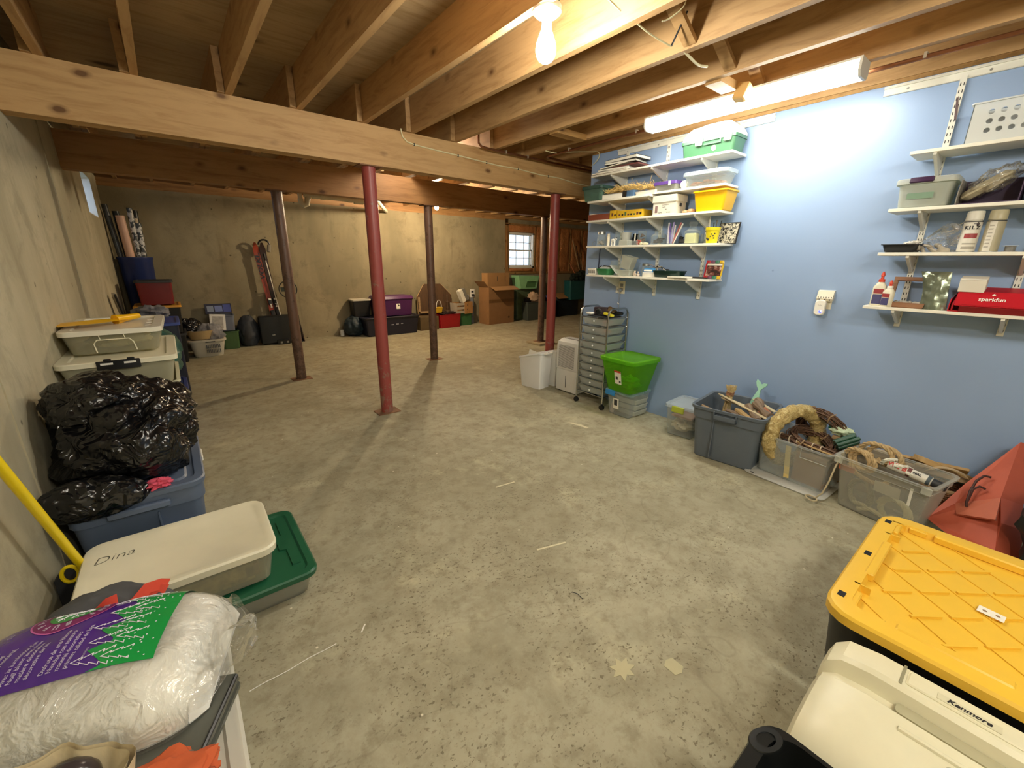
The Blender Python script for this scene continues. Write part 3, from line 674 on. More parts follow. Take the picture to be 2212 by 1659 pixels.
solo('wooden_toy', B().sphere((0, -0.02, 0.016), (0.03, 0.028, 0.016), 12, 8).sphere((0, 0.025, 0.013), (0.024, 0.026, 0.013), 12, 8), P('tan_wood', '#b9926a', 0.5), 'small rounded tan wooden piece left of the yellow bin', 'toy', (3.11, 1.79, T3))
solo('wooden_block', B().box(-0.02, -0.014, 0, 0.02, 0.014, 0.03, 0.002), P('red_brown_wood', '#8b4a35', 0.5), 'small red-brown block behind the tan wooden piece', 'block', (3.17, 1.765, T3))

# --- fourth craft shelf: jars, pens, cup, notebook ---
def jar(label, y, x, zb, r, h, mat=None, lidm=None, fill=None, fh=0.4, neck=0.78, name='glass_jar', n=20):
    t = thing(name, label, 'jar', (x, y, zb))
    hn = h*0.80; pr = [(0, r*0.9), (0.004, r), (hn-0.02, r), (hn, r*neck), (h, r*neck), (h, r*neck-0.002), (hn, r*neck-0.003), (hn-0.02, r-0.003), (0.006, r-0.003)]
    part('glass', B().lathe(pr, n), mat or M_GLASSJ, t)
    if lidm: part('lid', B().lathe([(hn+0.004, r*neck+0.002), (h+0.002, r*neck+0.002), (h+0.004, r*neck*0.9)], n), lidm, t)
    if fill is not None:
        b = B(); rs = random.Random(int(y*1000))
        for i in range(14):
            a = rs.uniform(0, 2*PI); q = rs.uniform(0, r*0.55); b.sphere((q*math.cos(a), q*math.sin(a), 0.010+rs.uniform(0, 1)*h*fh*0.85), (r*0.32, r*0.32, h*0.06), 7, 4, 0.3, i)
        o = part('contents', b, fill, t); o['kind'] = 'stuff'
    return t
M_MIXF = P('mixed_trinkets', '#8d8478', 0.6, var=0.6, scale=60); M_CREAMF = P('cream_shells', '#d8d2b0', 0.6, var=0.15); M_REDF = P('red_beads', '#8e4136', 0.4, var=0.4, scale=50)
jar('mason jar with a metal lid, first jar from the left on the fourth craft shelf', 2.59, 3.10, T4, 0.040, 0.118, lidm=M_ZINC, fill=M_MIXF, fh=0.3)
solo('key_ring', B().tube([(0, 0.02*math.cos(a*PI/8), 0.02+0.02*math.sin(a*PI/8)) for a in range(16)], 0.0018, 5, closed=True), M_ZINC, 'thin metal ring standing at the left end of the jar shelf', 'ring', (3.09, 2.665, T4+0.002))
solo('glue_stick', B().lathe([(0, 0.014), (0.080, 0.014), (0.082, 0.012), (0.100, 0.012), (0.102, 0.010)], 16), P('cream_tube', '#d9d1ba', 0.5), 'cream tube standing between the two left jars', 'tube', (3.09, 2.505, T4))
jar('glass jar behind the white cow figure', 2.44, 3.15, T4, 0.042, 0.120, fill=None)
cw = thing('cow_figurine', 'small white animal figure standing before the second glass jar', 'figurine', (3.09, 2.452, T4))
part('body', B().sphere((0, 0.0, 0.045), (0.012, 0.026, 0.013), 12, 8, 0.1).sphere((0, -0.030, 0.057), (0.008, 0.010, 0.009), 10, 6), M_WPL, cw)
for dx in (-0.006, 0.006):
    for dy in (-0.016, 0.016): part('leg', B().tube([(dx, dy, 0), (dx, dy, 0.04)], 0.004, 6), M_WPL, cw)
part('head_patch', B().sphere((0, -0.036, 0.062), (0.006, 0.006, 0.006), 8, 6), M_BLACK, cw)
solo('paper_cup', B().lathe([(0, 0.030), (0.108, 0.044), (0.110, 0.046), (0.110, 0.042), (0.004, 0.028)], 22), P('translucent_white_cup', '#ccd0cb', 0.4), 'tall whitish cup behind the small boxes on the jar shelf', 'cup', (3.17, 2.372, T4))
solo('clear_box', B().box(-0.035, -0.044, 0, 0.035, 0.044, 0.042, 0.003), M_FROST, 'small clear box of white bits on the jar shelf', 'box', (3.09, 2.32, T4))
solo('clear_box', B().box(-0.035, -0.045, 0, 0.035, 0.045, 0.034, 0.003), M_CLEAR, 'low clear box right of the small clear box on the jar shelf', 'box', (3.09, 2.225, T4))
jar('dark glass jar of small parts in the middle of the jar shelf', 2.285, 3.18, T4, 0.032, 0.095, mat=CLR('smoky_glass', '#3f4a52', 0.4, 0.1), fill=P('dark_bits', '#34383c', 0.5, var=0.4))
solo('chalk_stick', B().lathe([(0, 0.006), (0.06, 0.006), (0.062, 0.004)], 10), M_WPL, 'short white stick in front of the dark glass jar', 'chalk', (3.12, 2.25, T4+0.0345))
jar('slim jar of brushes and feathers above the red twist', 2.195, 3.14, T4, 0.036, 0.115, fill=P('taupe_fill', '#8a7468', 0.7, var=0.4), fh=0.9, neck=0.95)
solo('red_twist', B().tube([(0.0, 0.02*math.sin(t*0.9), 0.008+t*0.0035) for t in range(10)], 0.007, 6), P('red_and_white_ribbon', '#a9574a', 0.6, var=0.4, scale=80), 'red and white twisted ribbon at the foot of the brush jar', 'ribbon', (3.075, 2.175, T4))
solo('shell', B().sphere((0, 0, 0.010), (0.014, 0.032, 0.010), 14, 8, 0.25, 2).sphere((0, 0.04, 0.012), (0.010, 0.014, 0.012), 10, 6, 0.2, 4), M_CREAMF, 'cream bone-shaped piece lying before the large jar', 'shell', (3.075, 2.115, T4))
jar('large round jar of dark trinkets left of the pens', 2.035, 3.14, T4, 0.062, 0.112, neck=0.6, fill=P('dark_trinkets', '#4d443e', 0.6, var=0.6, scale=50), fh=0.4)
for k, (dy, dz, dx, c, h, tl) in enumerate(((0.040, 0, 0.0, '#d9cfe0', 0.125, -0.02), (0.022, 0, 0.004, '#e8e6e0', 0.150, -0.10), (0.006, 0, 0.0, '#5d4795', 0.145, -0.06), (-0.006, 0, 0.008, '#dddad0', 0.120, 0.03), (-0.018, 0, 0.0, '#a79bd0', 0.150, 0.04), (-0.030, 0, 0.01, '#3f5f80', 0.130, 0.06), (-0.038, 0, 0.0, '#b0605c', 0.155, 0.36), (-0.046, 0, 0.006, '#e6e2d8', 0.150, 0.42))):
    nm = ('white-topped', 'long white', 'purple', 'short white', 'lilac', 'dark blue', 'red and white slanting', 'cream slanting')[k]
    t = thing('marker_pen', f'{nm} marker pen in the glass beside the stoppered jar', 'pen', (3.095+dx, 1.905+dy*0.55, T4+0.008), 0, 'pens in the clear glass'); t.rotation_euler = (tl, 0, 0)
    part('barrel', B().lathe([(0, 0.004), (0.01, 0.0055), (h*0.7, 0.0055)], 10), P('pen_'+c, c if k != 5 else '#d8d8d8', 0.4), t)
    part('cap', B().lathe([(h*0.7, 0.0062), (h, 0.006), (h+0.003, 0.004)], 10), P('pen_'+c, c, 0.4), t)
solo('drinking_glass', B().lathe([(0, 0.028), (0.085, 0.033), (0.085, 0.031), (0.005, 0.026)], 20), M_GLASSJ, 'clear glass holding the marker pens', 'glass', (3.097, 1.90, T4))
solo('craft_punch', B().cbox((0, 0, 0.025), (0.04, 0.05, 0.03), (0, 0, 0.3), 0.004).cbox((0, 0.01, 0.048), (0.02, 0.03, 0.02), (0.3, 0, 0), 0.003), M_DARK, 'dark small gadget right of the marker pens', 'gadget', (3.15, 1.835, T4))
sj = thing('stoppered_jar', 'tall square jar with a glass stopper half full of cream powder', 'jar', (3.11, 1.737, T4))
part('glass', B().loft([(0, 0.036, 0.046, 0.01), (0.092, 0.038, 0.048, 0.012), (0.104, 0.024, 0.030, 0.012), (0.112, 0.024, 0.030, 0.012), (0.112, 0.021, 0.027, 0.012), (0.104, 0.021, 0.027, 0.012), (0.090, 0.035, 0.045, 0.01), (0.004, 0.033, 0.043, 0.01)]), M_GLASSJ, sj)
part('stopper', B().lathe([(0.106, 0.018), (0.116, 0.019), (0.122, 0.026), (0.128, 0.024), (0.133, 0.030), (0.152, 0.030), (0.155, 0.027)], 20), M_GLASSJ, sj)
part('powder', B().loft([(0.006, 0.031, 0.041, 0.01), (0.066, 0.033, 0.043, 0.01), (0.075, 0.028, 0.036, 0.01)]), P('cream_powder', '#cfcb96', 0.8), sj)
solo('glass_tumbler', B().lathe([(0, 0.026), (0.07, 0.030), (0.07, 0.028), (0.004, 0.024)], 18), M_GLASSJ, 'small clear tumbler between the stoppered jar and yellow cup', 'glass', (3.17, 1.668, T4))
yc = thing('yellow_cup', 'yellow patterned pencil cup with a smiling face near the right end of the jar shelf', 'cup', (3.10, 1.578, T4))
part('body', B().lathe([(0, 0.036), (0.088, 0.046), (0.088, 0.0485), (0.108, 0.050), (0.108, 0.046), (0.004, 0.034)], 26), P('bright_yellow_plastic', '#e2cf1d', 0.4, var=0.05), yc)
for k, (a, zz, r_) in enumerate(((200, 0.062, 0.005), (214, 0.050, 0.005), (190, 0.045, 0.004), (226, 0.064, 0.005), (222, 0.035, 0.005), (150, 0.034, 0.008), (166, 0.026, 0.008))):
    rr = 0.037+zz*0.11; part('dot', B().lathe([(0, r_), (0.002, r_*0.7)], 10), M_DARK, yc).matrix_local = Matrix.Translation((rr*math.cos(R(a)), rr*math.sin(R(a)), zz)) @ Matrix.Rotation(R(a), 4, 'Z') @ Matrix.Rotation(R(90), 4, 'Y')
for k, (dy, tl, h, m_) in enumerate(((0.026, -0.16, 0.155, M_WPL), (-0.012, 0.10, 0.145, M_CHROME), (-0.020, 0.02, 0.150, M_DARK), (-0.005, -0.03, 0.135, M_DARK), (0.004, 0.22, 0.150, M_CHROME), (-0.028, 0.30, 0.150, M_DARK))):
    o = solo('pencil', B().lathe([(0, 0.0025), (h*0.9, 0.003), (h, 0.0045)], 8), m_, ('white brush', 'steel scissor blade', 'dark pencil', 'short dark pencil', 'steel crochet hook', 'slanting dark pencil')[k]+' standing in the yellow cup', 'pencil', (3.10+0.006*(k % 3), 1.578+dy*0.6, T4+0.006), (tl*0.7, 0, 0), 'pencils in the yellow cup')
nb = thing('notebook', 'black-bordered notebook with a speckled cover leaning on the wall at the jar shelf end', 'notebook', (3.205, 1.525, T4)); nb.rotation_euler = (0, R(14), 0)
part('cover', B().box(-0.004, -0.072, 0, 0.004, 0.072, 0.150), M_BLACK, nb)
def speckle():
    m, nt, b = newmat('speckled_paper'); v = coords(nt)
    n = noise(nt, v, 90, 4, 0.7); vo = nt.nodes.new('ShaderNodeTexVoronoi'); vo.inputs['Scale'].default_value = 38; nt.links.new(v, vo.inputs['Vector'])
    c = ramp(nt, n, [(0.44, (0.02, 0.02, 0.02)), (0.5, lin('#c9c2ae'))]); c = mixc(nt, ramp(nt, vo.outputs['Distance'], [(0.28, (1, 1, 1)), (0.34, (0, 0, 0))]), c, (0.015, 0.015, 0.015, 1))
    nt.links.new(c, b.inputs['Base Color']); return m
part('speckled_panel', B().box(-0.0048, -0.064, 0.004, -0.0041, 0.066, 0.144), speckle(), nb)

# --- bottom craft shelf ---
wb = thing('basket', 'little white slotted basket at the left end of the bottom craft shelf', 'basket', (3.12, 2.655, T5))
part('body', B().loft(open_shell(0.055, 0.05, 0.055, 0.93, 0.008, 0.003, 0.003, 0.008)), M_WPL, wb)
sl = B()
for k in range(8): sl.box(-0.0545, -0.038+k*0.0105, 0.012, -0.0525, -0.034+k*0.0105, 0.038)
o = part('slot_row', sl, M_DARK, wb, smooth=0); o['kind'] = 'stuff'
tote('basket', 'small green open basket on the bottom craft shelf', 'basket', (3.115, 2.525, T5), (0.13, 0.15, 0.055), 0, P('green_plastic', '#2f7a48', 0.4), taper=0.86, r=0.02, rimw=0.004, rimh=0.006)
solo('stapler', B().cbox((0, 0, 0.03), (0.05, 0.09, 0.04), (0.1, 0, 0.2), 0.006), P('dark_maroon', '#2c1c20', 0.4), 'dark gadget with maroon face inside the green basket', 'gadget', (3.14, 2.53, T5+0.03))
solo('clear_bag', B().sphere((0, 0, 0), (0.035, 0.055, 0.02), 14, 8, 0.4), M_FROST, 'white crumpled packet on top of the green basket', 'packet', (3.09, 2.52, T5+0.055))
solo('dark_ruler', B().cbox((0, 0, 0), (0.004, 0.008, 0.19)), P('navy_strap', '#17223f', 0.5), 'dark blue strip hanging below the jar shelf onto the bottom shelf', 'strap', (3.215, 2.70, 1.355), (0.03, 0, 0))
solo('hand_tool', B().tube([(0, 0.03, 0.0), (0, 0.0, 0.02), (0, -0.04, 0.05)], 0.005, 6), M_BLACK, 'black hand tool slanting out of the white slotted basket', 'tool', (3.10, 2.61, T5+0.03))
jar('low open glass jar behind the green basket', 2.485, 3.18, T5, 0.042, 0.125, neck=0.85)
cs = thing('clear_lid_box', 'clear plastic box tipped on its side behind the low tray on the bottom craft shelf', 'box', (3.13, 2.315, T5+0.055)); cs.rotation_euler = (R(14), 0, 0)
part('body', B().loft(open_shell(0.045, 0.055, 0.11, 0.88, 0.012, 0.003, 0.006, 0.008)), M_FROST, cs)
solo('clear_tray', B().loft(open_shell(0.05, 0.075, 0.05, 0.88, 0.015, 0.003, 0.005, 0.008)), M_FROST, 'low clear tray under the tipped clear box', 'tray', (3.12, 2.31, T5))
solo('loose_box_cover', B().cbox((0, 0, 0), (0.10, 0.004, 0.11)), M_FROST, 'thin clear plastic cover leaning between the green basket and clear tray', 'cover', (3.11, 2.405, T5+0.048), (R(-48), 0, 0))
solo('figurine', B().sphere((0, 0, 0.014), (0.012, 0.018, 0.014), 10, 7, 0.3, 3).sphere((0, 0, 0.034), (0.008, 0.009, 0.010), 8, 6, 0.2, 4), P('white_and_pink_clay', '#c9b9a8', 0.6, var=0.2), 'small pale figurine before the lidded jar on the bottom craft shelf', 'figurine', (3.085, 2.195, T5))
solo('figurine', B().sphere((0, 0, 0.012), (0.012, 0.014, 0.012), 10, 7, 0.3, 8).sphere((0, 0.004, 0.030), (0.008, 0.008, 0.010), 8, 6, 0.2, 9), P('white_and_pink_clay', '#c9b9a8', 0.6, var=0.2), 'second tiny pale figurine right of its twin on the bottom craft shelf', 'figurine', (3.08, 2.155, T5))
jar('small jar with a metal lid in the middle of the bottom craft shelf', 2.135, 3.15, T5, 0.038, 0.100, lidm=M_ZINC, fill=M_MIXF, fh=0.25)
bb = thing('small_carton', 'small blue and white box of supplies on the bottom craft shelf', 'box', (3.11, 2.055, T5), 0.05)
part('carton', B().box(-0.04, -0.055, 0, 0.04, 0.055, 0.036, 0.001), M_PAPER, bb)
part('blue_flap', B().cbox((-0.03, 0, 0.048), (0.003, 0.10, 0.042), (0, R(25), 0)), P('sky_blue_card', '#3f87c0', 0.5), bb)
part('white_band', B().cbox((-0.034, 0.01, 0.05), (0.003, 0.07, 0.014), (0, R(25), 0)), M_PAPER, bb)
dt = tote('plastic_tub', 'dark green shallow tub on the bottom craft shelf', 'tub', (3.12, 1.895, T5), (0.14, 0.235, 0.052), 0, P('very_dark_green', '#123028', 0.35), taper=0.9, r=0.02, rimw=0.004, rimh=0.006)
rs = random.Random(11)
for k in range(5):
    y = 1.93+0.022*k
    t = thing('scissors', ('open craft scissors', 'grey-handled scissors', 'wire cutters', 'small white-looped scissors', 'long-bladed scissors')[k]+' heaped over the dark green tub', 'scissors', (3.12, y, T5+0.060+0.006*k)); t.rotation_euler = (rs.uniform(-0.4, 0.6), 0.25, rs.uniform(-1, 1))
    part('blade', B().cbox((0, 0.035, 0), (0.008, 0.07, 0.002)), M_CHROME, t)
    part('handle', B().tube([(0.012*math.cos(a*PI/5), -0.015+0.015*math.sin(a*PI/5), 0) for a in range(10)], 0.003, 5, closed=True), M_WPL if k % 2 else M_DARK, t)
solo('notecards', B().box(-0.045, -0.08, 0, 0.045, 0.08, 0.012, 0.001), M_PAPER, 'stack of white cards lying at the shelf edge right of the dark tub', 'cards', (3.075, 1.775, T5+0.001))
solo('dark_folder', B().box(-0.05, -0.10, 0, 0.05, 0.10, 0.010), M_DARK, 'flat dark folder left of the colourful photo frame', 'folder', (3.165, 1.70, T5+0.001))
pf = thing('photo_frame', 'photo frame edged with red, purple, green and yellow blocks on the bottom craft shelf', 'photo frame', (3.165, 1.565, T5)); pf.rotation_euler = (0, R(10), 0)
part('backing', B().box(-0.004, -0.062, 0.004, 0.004, 0.062, 0.128), M_WPL, pf)
for k, c in enumerate(('#b5242c', '#7a4a68', '#3c7a60', '#d8b32a')):
    m_ = P('block_'+c, c, 0.4)
    for z0 in (0.0, 0.112): part('frame_block', B().box(-0.013, 0.036-k*0.033, z0, -0.0045, 0.066-k*0.033, z0+0.022, 0.002), m_, pf)
part('side_rail', B().box(-0.012, 0.058, 0.022, -0.0045, 0.067, 0.112), P('block_#b5242c', '#b5242c', 0.4), pf)
part('side_rail', B().box(-0.012, -0.066, 0.022, -0.0045, -0.057, 0.112), P('block_#d8b32a', '#d8b32a', 0.4), pf)
def snapshot_mat():
    m, nt, b = newmat('snapshot_print'); v = coords(nt)
    c = ramp(nt, noise(nt, v, 26, 3, 0.6), [(0.4, lin('#3b2b28')), (0.52, lin('#7a4a42')), (0.66, lin('#d6b8a4'))]); nt.links.new(c, b.inputs['Base Color']); b.inputs['Roughness'].default_value = 0.25; return m
part('photo_print', B().box(-0.0075, -0.055, 0.024, -0.0045, 0.055, 0.098), snapshot_mat(), pf)
part('white_strip', B().box(-0.0095, -0.056, 0.098, -0.0045, 0.056, 0.110), M_WPL, pf)
# ================= right-hand shelves =================
pbx = thing('perforated_bin', 'frosted bin with rows of round holes on the top right-hand shelf', 'bin', (3.155, 0.165, U1))
def holed():
    b = B(); y0, y1, h = -0.235, 0.235, 0.165
    xf = -0.088
    # front face: a sheet with round holes in a grid
    nx, nz, cell, n = 10, 3, 0.038, 16
    ystart, zstart = y1-0.045-nx*cell+0.0, 0.030
    vs = []; fs = []
    for i in range(nx):
        for j in range(nz):
            cy, cz = ystart+(i+0.5)*cell, zstart+(j+0.5)*cell; k = len(vs)
            for q in range(n):
                a = 2*PI*q/n; vs.append((xf, cy+0.0105*math.cos(a), cz+0.0105*math.sin(a)))
            for q in range(n):
                a = 2*PI*q/n; m_ = max(abs(math.cos(a)), abs(math.sin(a))); vs.append((xf, cy+cell/2*math.cos(a)/m_, cz+cell/2*math.sin(a)/m_))
            fs += [(k+q, k+(q+1) % n, k+n+(q+1) % n, k+n+q) for q in range(n)]
    b.add(vs, fs)
    ya, yb_, za, zb = ystart, ystart+nx*cell, zstart, zstart+nz*cell
    for (a, c, d, e) in ((y0, 0, ya, h), (yb_, 0, y1, h), (ya, 0, yb_, za), (ya, zb, yb_, h)): b.add([(xf, a, c), (xf, d, c), (xf, d, e), (xf, a, e)], [(0, 1, 2, 3)])
    b.box(0.085, y0, 0, 0.088, y1, h); b.box(xf, y0, 0, 0.088, y0+0.003, h); b.box(xf, y1-0.003, 0, 0.088, y1, h); b.box(xf, y0, 0, 0.088, y1, 0.003)
    return b
M_HAZE = CLR('hazy_plastic', '#dfe3e2', 1.5, 0.4, tint='#e8eef0')
part('body', holed(), M_HAZE, pbx, smooth=0)
part('rim', B().loft([(0.165, 0.088, 0.235, 0.01), (0.165, 0.096, 0.243, 0.015), (0.171, 0.096, 0.243, 0.015), (0.171, 0.084, 0.231, 0.01)], cap0=False, cap1=False), M_HAZE, pbx)
M_PURP = P('dark_purple_plastic', '#3d2345', 0.35)
lb2 = tote('storage_box', 'milky lidded box with a dark purple latch on the second right-hand shelf', 'box', (3.145, 0.495, U2), (0.20, 0.225, 0.125), 0, CLR('milky_box', '#dfe2da', 0.62, 0.35, tint='#eef0ea'), taper=0.90, r=0.022, rimw=0.010, lid=CLR('milky_lid', '#e6e7df', 0.7, 0.35, tint='#eef0ea'))
part('latch', B().cbox((-0.106, 0.015, 0.128), (0.014, 0.092, 0.026), (0, 0.2, 0), 0.004), M_PURP, lb2)
part('green_patch', B().cbox((-0.0945, 0.01, 0.055), (0.001, 0.10, 0.028), (0, -0.1, 0)), P('sage_green_print', '#7d9a84', 0.6), lb2)
M_VIOL = P('deep_violet_card', '#43304c', 0.5)
mg = thing('magazine_tray', 'open cut-away card tray holding a plastic packet on the second right-hand shelf', 'tray', (3.145, 0.27, U2))
part('base', B().box(-0.095, -0.105, 0, 0.085, 0.100, 0.004), M_VIOL, mg)
part('side_panel', B().prism([(-0.095, 0.004), (0.085, 0.004), (0.085, 0.175), (0.02, 0.170), (-0.095, 0.09)], 'y', -0.105, -0.101), M_VIOL, mg, smooth=0)
part('side_panel', B().prism([(-0.095, 0.004), (0.085, 0.004), (0.085, 0.12), (-0.06, 0.115), (-0.095, 0.06)], 'y', 0.096, 0.100), P('grey_taupe_card', '#8c867b', 0.6), mg, smooth=0)
part('back_panel', B().box(0.081, -0.101, 0.004, 0.085, 0.096, 0.12), M_VIOL, mg)
def crumple(c, r, amp, seed, n=28, m=18, f=2.4):
    b = B(); vs = []
    for j in range(m+1):
        th = PI*j/m
        for i in range(n):
            ph = 2*PI*i/n; d = Vector((math.sin(th)*math.cos(ph), math.sin(th)*math.sin(ph), -math.cos(th)))
            q = mnoise.noise(d*f+Vector((seed, 0, seed*2))); q2 = abs(mnoise.noise(d*f*2.3+Vector((0, seed, 1))))
            k = 1+amp*q-amp*0.7*q2
            vs.append((c[0]+d.x*r[0]*k, c[1]+d.y*r[1]*k, c[2]+d.z*r[2]*k))
    fs = [(j*n+i, j*n+(i+1) % n, (j+1)*n+(i+1) % n, (j+1)*n+i) for j in range(m) for i in range(n)]
    return b.add(vs, fs)
M_FILM = FILM('clear_film')
o = solo('packet', B().cbox((0, 0, 0), (0.07, 0.19, 0.045), (0, 0, 0), 0.018), P('cream_packet', '#b5a98a', 0.6, var=0.2), 'cream rolled packet slanting out of the card tray', 'packet', (3.12, 0.285, U2+0.082), (R(-35), 0, 0))
solo('plastic_sleeve', crumple((0, 0, 0), (0.055, 0.10, 0.045), 0.5, 4), M_FILM, 'shiny clear sleeve around the cream packet in the card tray', 'bag', (3.12, 0.265, U2+0.105), (R(-35), 0, 0))
solo('violet_box', B().box(-0.08, -0.10, 0, 0.08, 0.10, 0.13, 0.003), P('violet_plastic', '#59255f', 0.4), 'violet box at the far right of the second right-hand shelf', 'box', (3.15, 0.04, U2))
bt = tote('food_tray', 'low black plastic tray at the left end of the third right-hand shelf', 'tray', (3.135, 0.535, U3), (0.15, 0.165, 0.042), 0, M_BLACK, taper=0.86, r=0.018, rimw=0.008, rimh=0.003)
solo('tissue', crumple((0, 0, 0), (0.03, 0.035, 0.016), 0.5, 9), M_WPL, 'bit of white tissue poking out of the black tray', 'tissue', (3.14, 0.50, U3+0.046))
rs = random.Random(2)
for k in range(9):
    solo('sea_shell', B().sphere((0, 0, 0), (0.014+0.008*rs.random(), 0.016+0.010*rs.random(), 0.007), 12, 7, 0.3, k), P('grey_shell', '#aaa294', 0.5, var=0.3), 'pale shell in the loose clear bag between the black tray and the spray cans', 'shell', (3.09+0.03*rs.random(), 0.365+0.013*k, U3+0.008+0.012*(k % 3)), (rs.random(), rs.random(), 0), 'shells in the clear bag')
def bagfn(u, v):
    y = 0.50-0.19*u; z = U3+0.003+(0.05+0.13*u)*v*(1-0.15*math.sin(u*9)); x = 3.17+0.03*math.sin(u*7+v*4)*v-0.02*(1-v)+0.015*mnoise.noise(Vector((u*6, v*6, 0)))
    return (x, y, z)
solo('clear_bag', B().grid(bagfn, 24, 14), M_FILM, 'large clear plastic bag rising behind the shells and spray can', 'bag')
def can(label, y, cap, wrap, txt=None, zrot=0):
    t = thing('spray_can', label, 'spray can', (3.105, y, U3), zrot)
    part('can', B().lathe([(0, 0.030), (0.003, 0.0325), (0.138, 0.0325), (0.146, 0.028), (0.150, 0.024)], 28), wrap, t)
    part('cap', B().lathe([(0.147, 0.0315), (0.185, 0.0305), (0.189, 0.028), (0.1895, 0.0)], 28, cap1=False), cap, t)
    part('rim', B().lathe([(0.0, 0.0332), (0.004, 0.0332)], 28), M_ZINC, t); part('rim', B().lathe([(0.138, 0.033), (0.142, 0.032)], 28), M_DARK, t)
    return t
def curved_text(txt, size, r, z, a0, mat, parent, adv=0.72, name='lettering', bold=0.0):
    """letters laid one by one round a can that faces -x; a0 = start angle, degrees"""
    a = a0
    for ch in txt:
        wch = {'I': 0.35, ' ': 0.4, 'M': 1.15, 'W': 1.2}.get(ch, 1.0)*adv*size; a2 = a+math.degrees(wch/2/r)
        if ch != ' ':
            d = R(a2); m = Matrix((( -math.sin(d), 0, math.cos(d)), (math.cos(d), 0, math.sin(d)), (0, 1, 0)))
            lettering(name, ch, size, mat, parent, ((r+0.0003)*math.cos(d), (r+0.0003)*math.sin(d), z), m, bold)
        a += math.degrees(wch/r)
M_CAN = P('white_can_label', '#d6d1c4', 0.4, var=0.02)
k1 = can('white spray can with bold dark lettering and a red band on the third right-hand shelf', 0.290, P('white_cap', '#dcd8cc', 0.4), M_CAN)
curved_text('KILZ', 0.0215, 0.0326, 0.112, 137, M_DARK, k1, 0.80, bold=0.0012)
def band(z0, z1, a0, a1, mat, parent, r=0.0328, name='printed_band'):
    b = B(); n = 12
    vs = [(r*math.cos(R(a0+(a1-a0)*i/n)), r*math.sin(R(a0+(a1-a0)*i/n)), z) for z in (z0, z1) for i in range(n+1)]
    b.add(vs, [(i, i+1, n+2+i, n+1+i) for i in range(n)]); part(name, b, mat, parent)
band(0.064, 0.086, 150, 235, P('red_label_band', '#9a3b3e', 0.45), k1); band(0.036, 0.042, 150, 240, P('grey_label_band', '#a49f92', 0.5), k1)
band(0.014, 0.026, 150, 240, P('grey_label_band', '#a49f92', 0.5), k1); band(0.128, 0.131, 190, 206, M_DARK, k1)
part('drop_mark', B().sphere((0.0326*math.cos(R(214)), 0.0326*math.sin(R(214)), 0.128), (0.003, 0.006, 0.009), 10, 6), P('dark_maroon', '#2c1c20', 0.4), k1)
k2 = can('white and khaki spray can, second from the left on the third right-hand shelf', 0.214, P('khaki_cap', '#b3ab8e', 0.4), P('khaki_can', '#a8a086', 0.45))
band(0.004, 0.137, 145, 190, M_CAN, k2)
for z_ in (0.02, 0.036, 0.052, 0.068, 0.084, 0.100, 0.116): band(z_, z_+0.006, 150, 178, P('grey_label_band', '#a49f92', 0.5), k2, 0.0330)
sp = thing('wire_spool', 'small grey spool near the right edge of the third right-hand shelf', 'spool', (3.10, 0.145, U3))
part('flange', B().lathe([(0, 0.026), (0.002, 0.026)], 20), M_GREYC, sp); part('core', B().lathe([(0.002, 0.018), (0.026, 0.018)], 20), P('grey_wire', '#77756f', 0.5), sp); part('flange', B().lathe([(0.026, 0.026), (0.028, 0.026)], 20), M_WPL, sp)
# bottom right-hand shelf
M_GLUE = P('white_glue_bottle', '#dfdac4', 0.4, var=0.02); M_ORA = P('orange_red_cap', '#d2452c', 0.4)
def glue(label, y, x, h, r, capcol, rz):
    t = thing('glue_bottle', label, 'bottle', (x, y, U4), rz)
    part('bottle', B().loft([(0, r*0.55, r, r*0.5), (h*0.03, r*0.62, r*1.05, r*0.5), (h*0.55, r*0.62, r*1.05, r*0.5), (h*0.68, r*0.5, r*0.6, r*0.5), (h*0.70, r*0.4, r*0.4, r*0.4)]), M_GLUE, t)
    part('cap', B().lathe([(h*0.70, r*0.52), (h*0.78, r*0.50), (h*0.79, r*0.30)], 16), capcol, t)
    part('nozzle', B().lathe([(h*0.79, r*0.26), (h*0.86, r*0.24), (h*0.87, r*0.34), (h*0.93, r*0.28), (h, r*0.12)], 14), M_ORA, t)
    part('label_sticker', B().box(-r*0.64, -r*0.75, h*0.06, -r*0.625, r*0.75, h*0.34), P('indigo_label', '#4b4a74', 0.5), t)
    part('label_sticker', B().box(-r*0.64, -r*0.75, h*0.36, -r*0.625, r*0.75, h*0.50), P('red_label_band', '#9a3b3e', 0.45), t); return t
glue('tall glue bottle with an orange-red spout at the left end of the bottom right-hand shelf', 0.575, 3.09, 0.185, 0.028, M_ORA, 0.0)
glue('shorter glue bottle with a white collar in front of the tall one', 0.528, 3.065, 0.140, 0.026, M_WPL, -0.5)
fd = thing('picture_frame', 'tan wooden tray frame leaning behind the glue bottles', 'frame', (3.165, 0.455, U4)); fd.rotation_euler = (0, R(12), 0)
M_TAN = wood('tan_frame_wood', '#a5795a', '#83593e', 'y', knots=False)
for (a, c, d, e) in ((-0.085, 0.140, 0.085, 0.160), (-0.085, 0.0, 0.085, 0.020), (-0.085, 0.020, -0.067, 0.140), (0.067, 0.020, 0.085, 0.140)): part('frame_bar', B().box(-0.010, a, c, 0.012, d, e, 0.001), M_TAN, fd)
solo('wooden_tray', B().loft(open_shell(0.045, 0.07, 0.028, 0.97, 0.004, 0.003, 0.0, 0.003)), M_TAN, 'shallow tan tray of pebbles in front of the leaning frame', 'tray', (3.10, 0.445, U4))
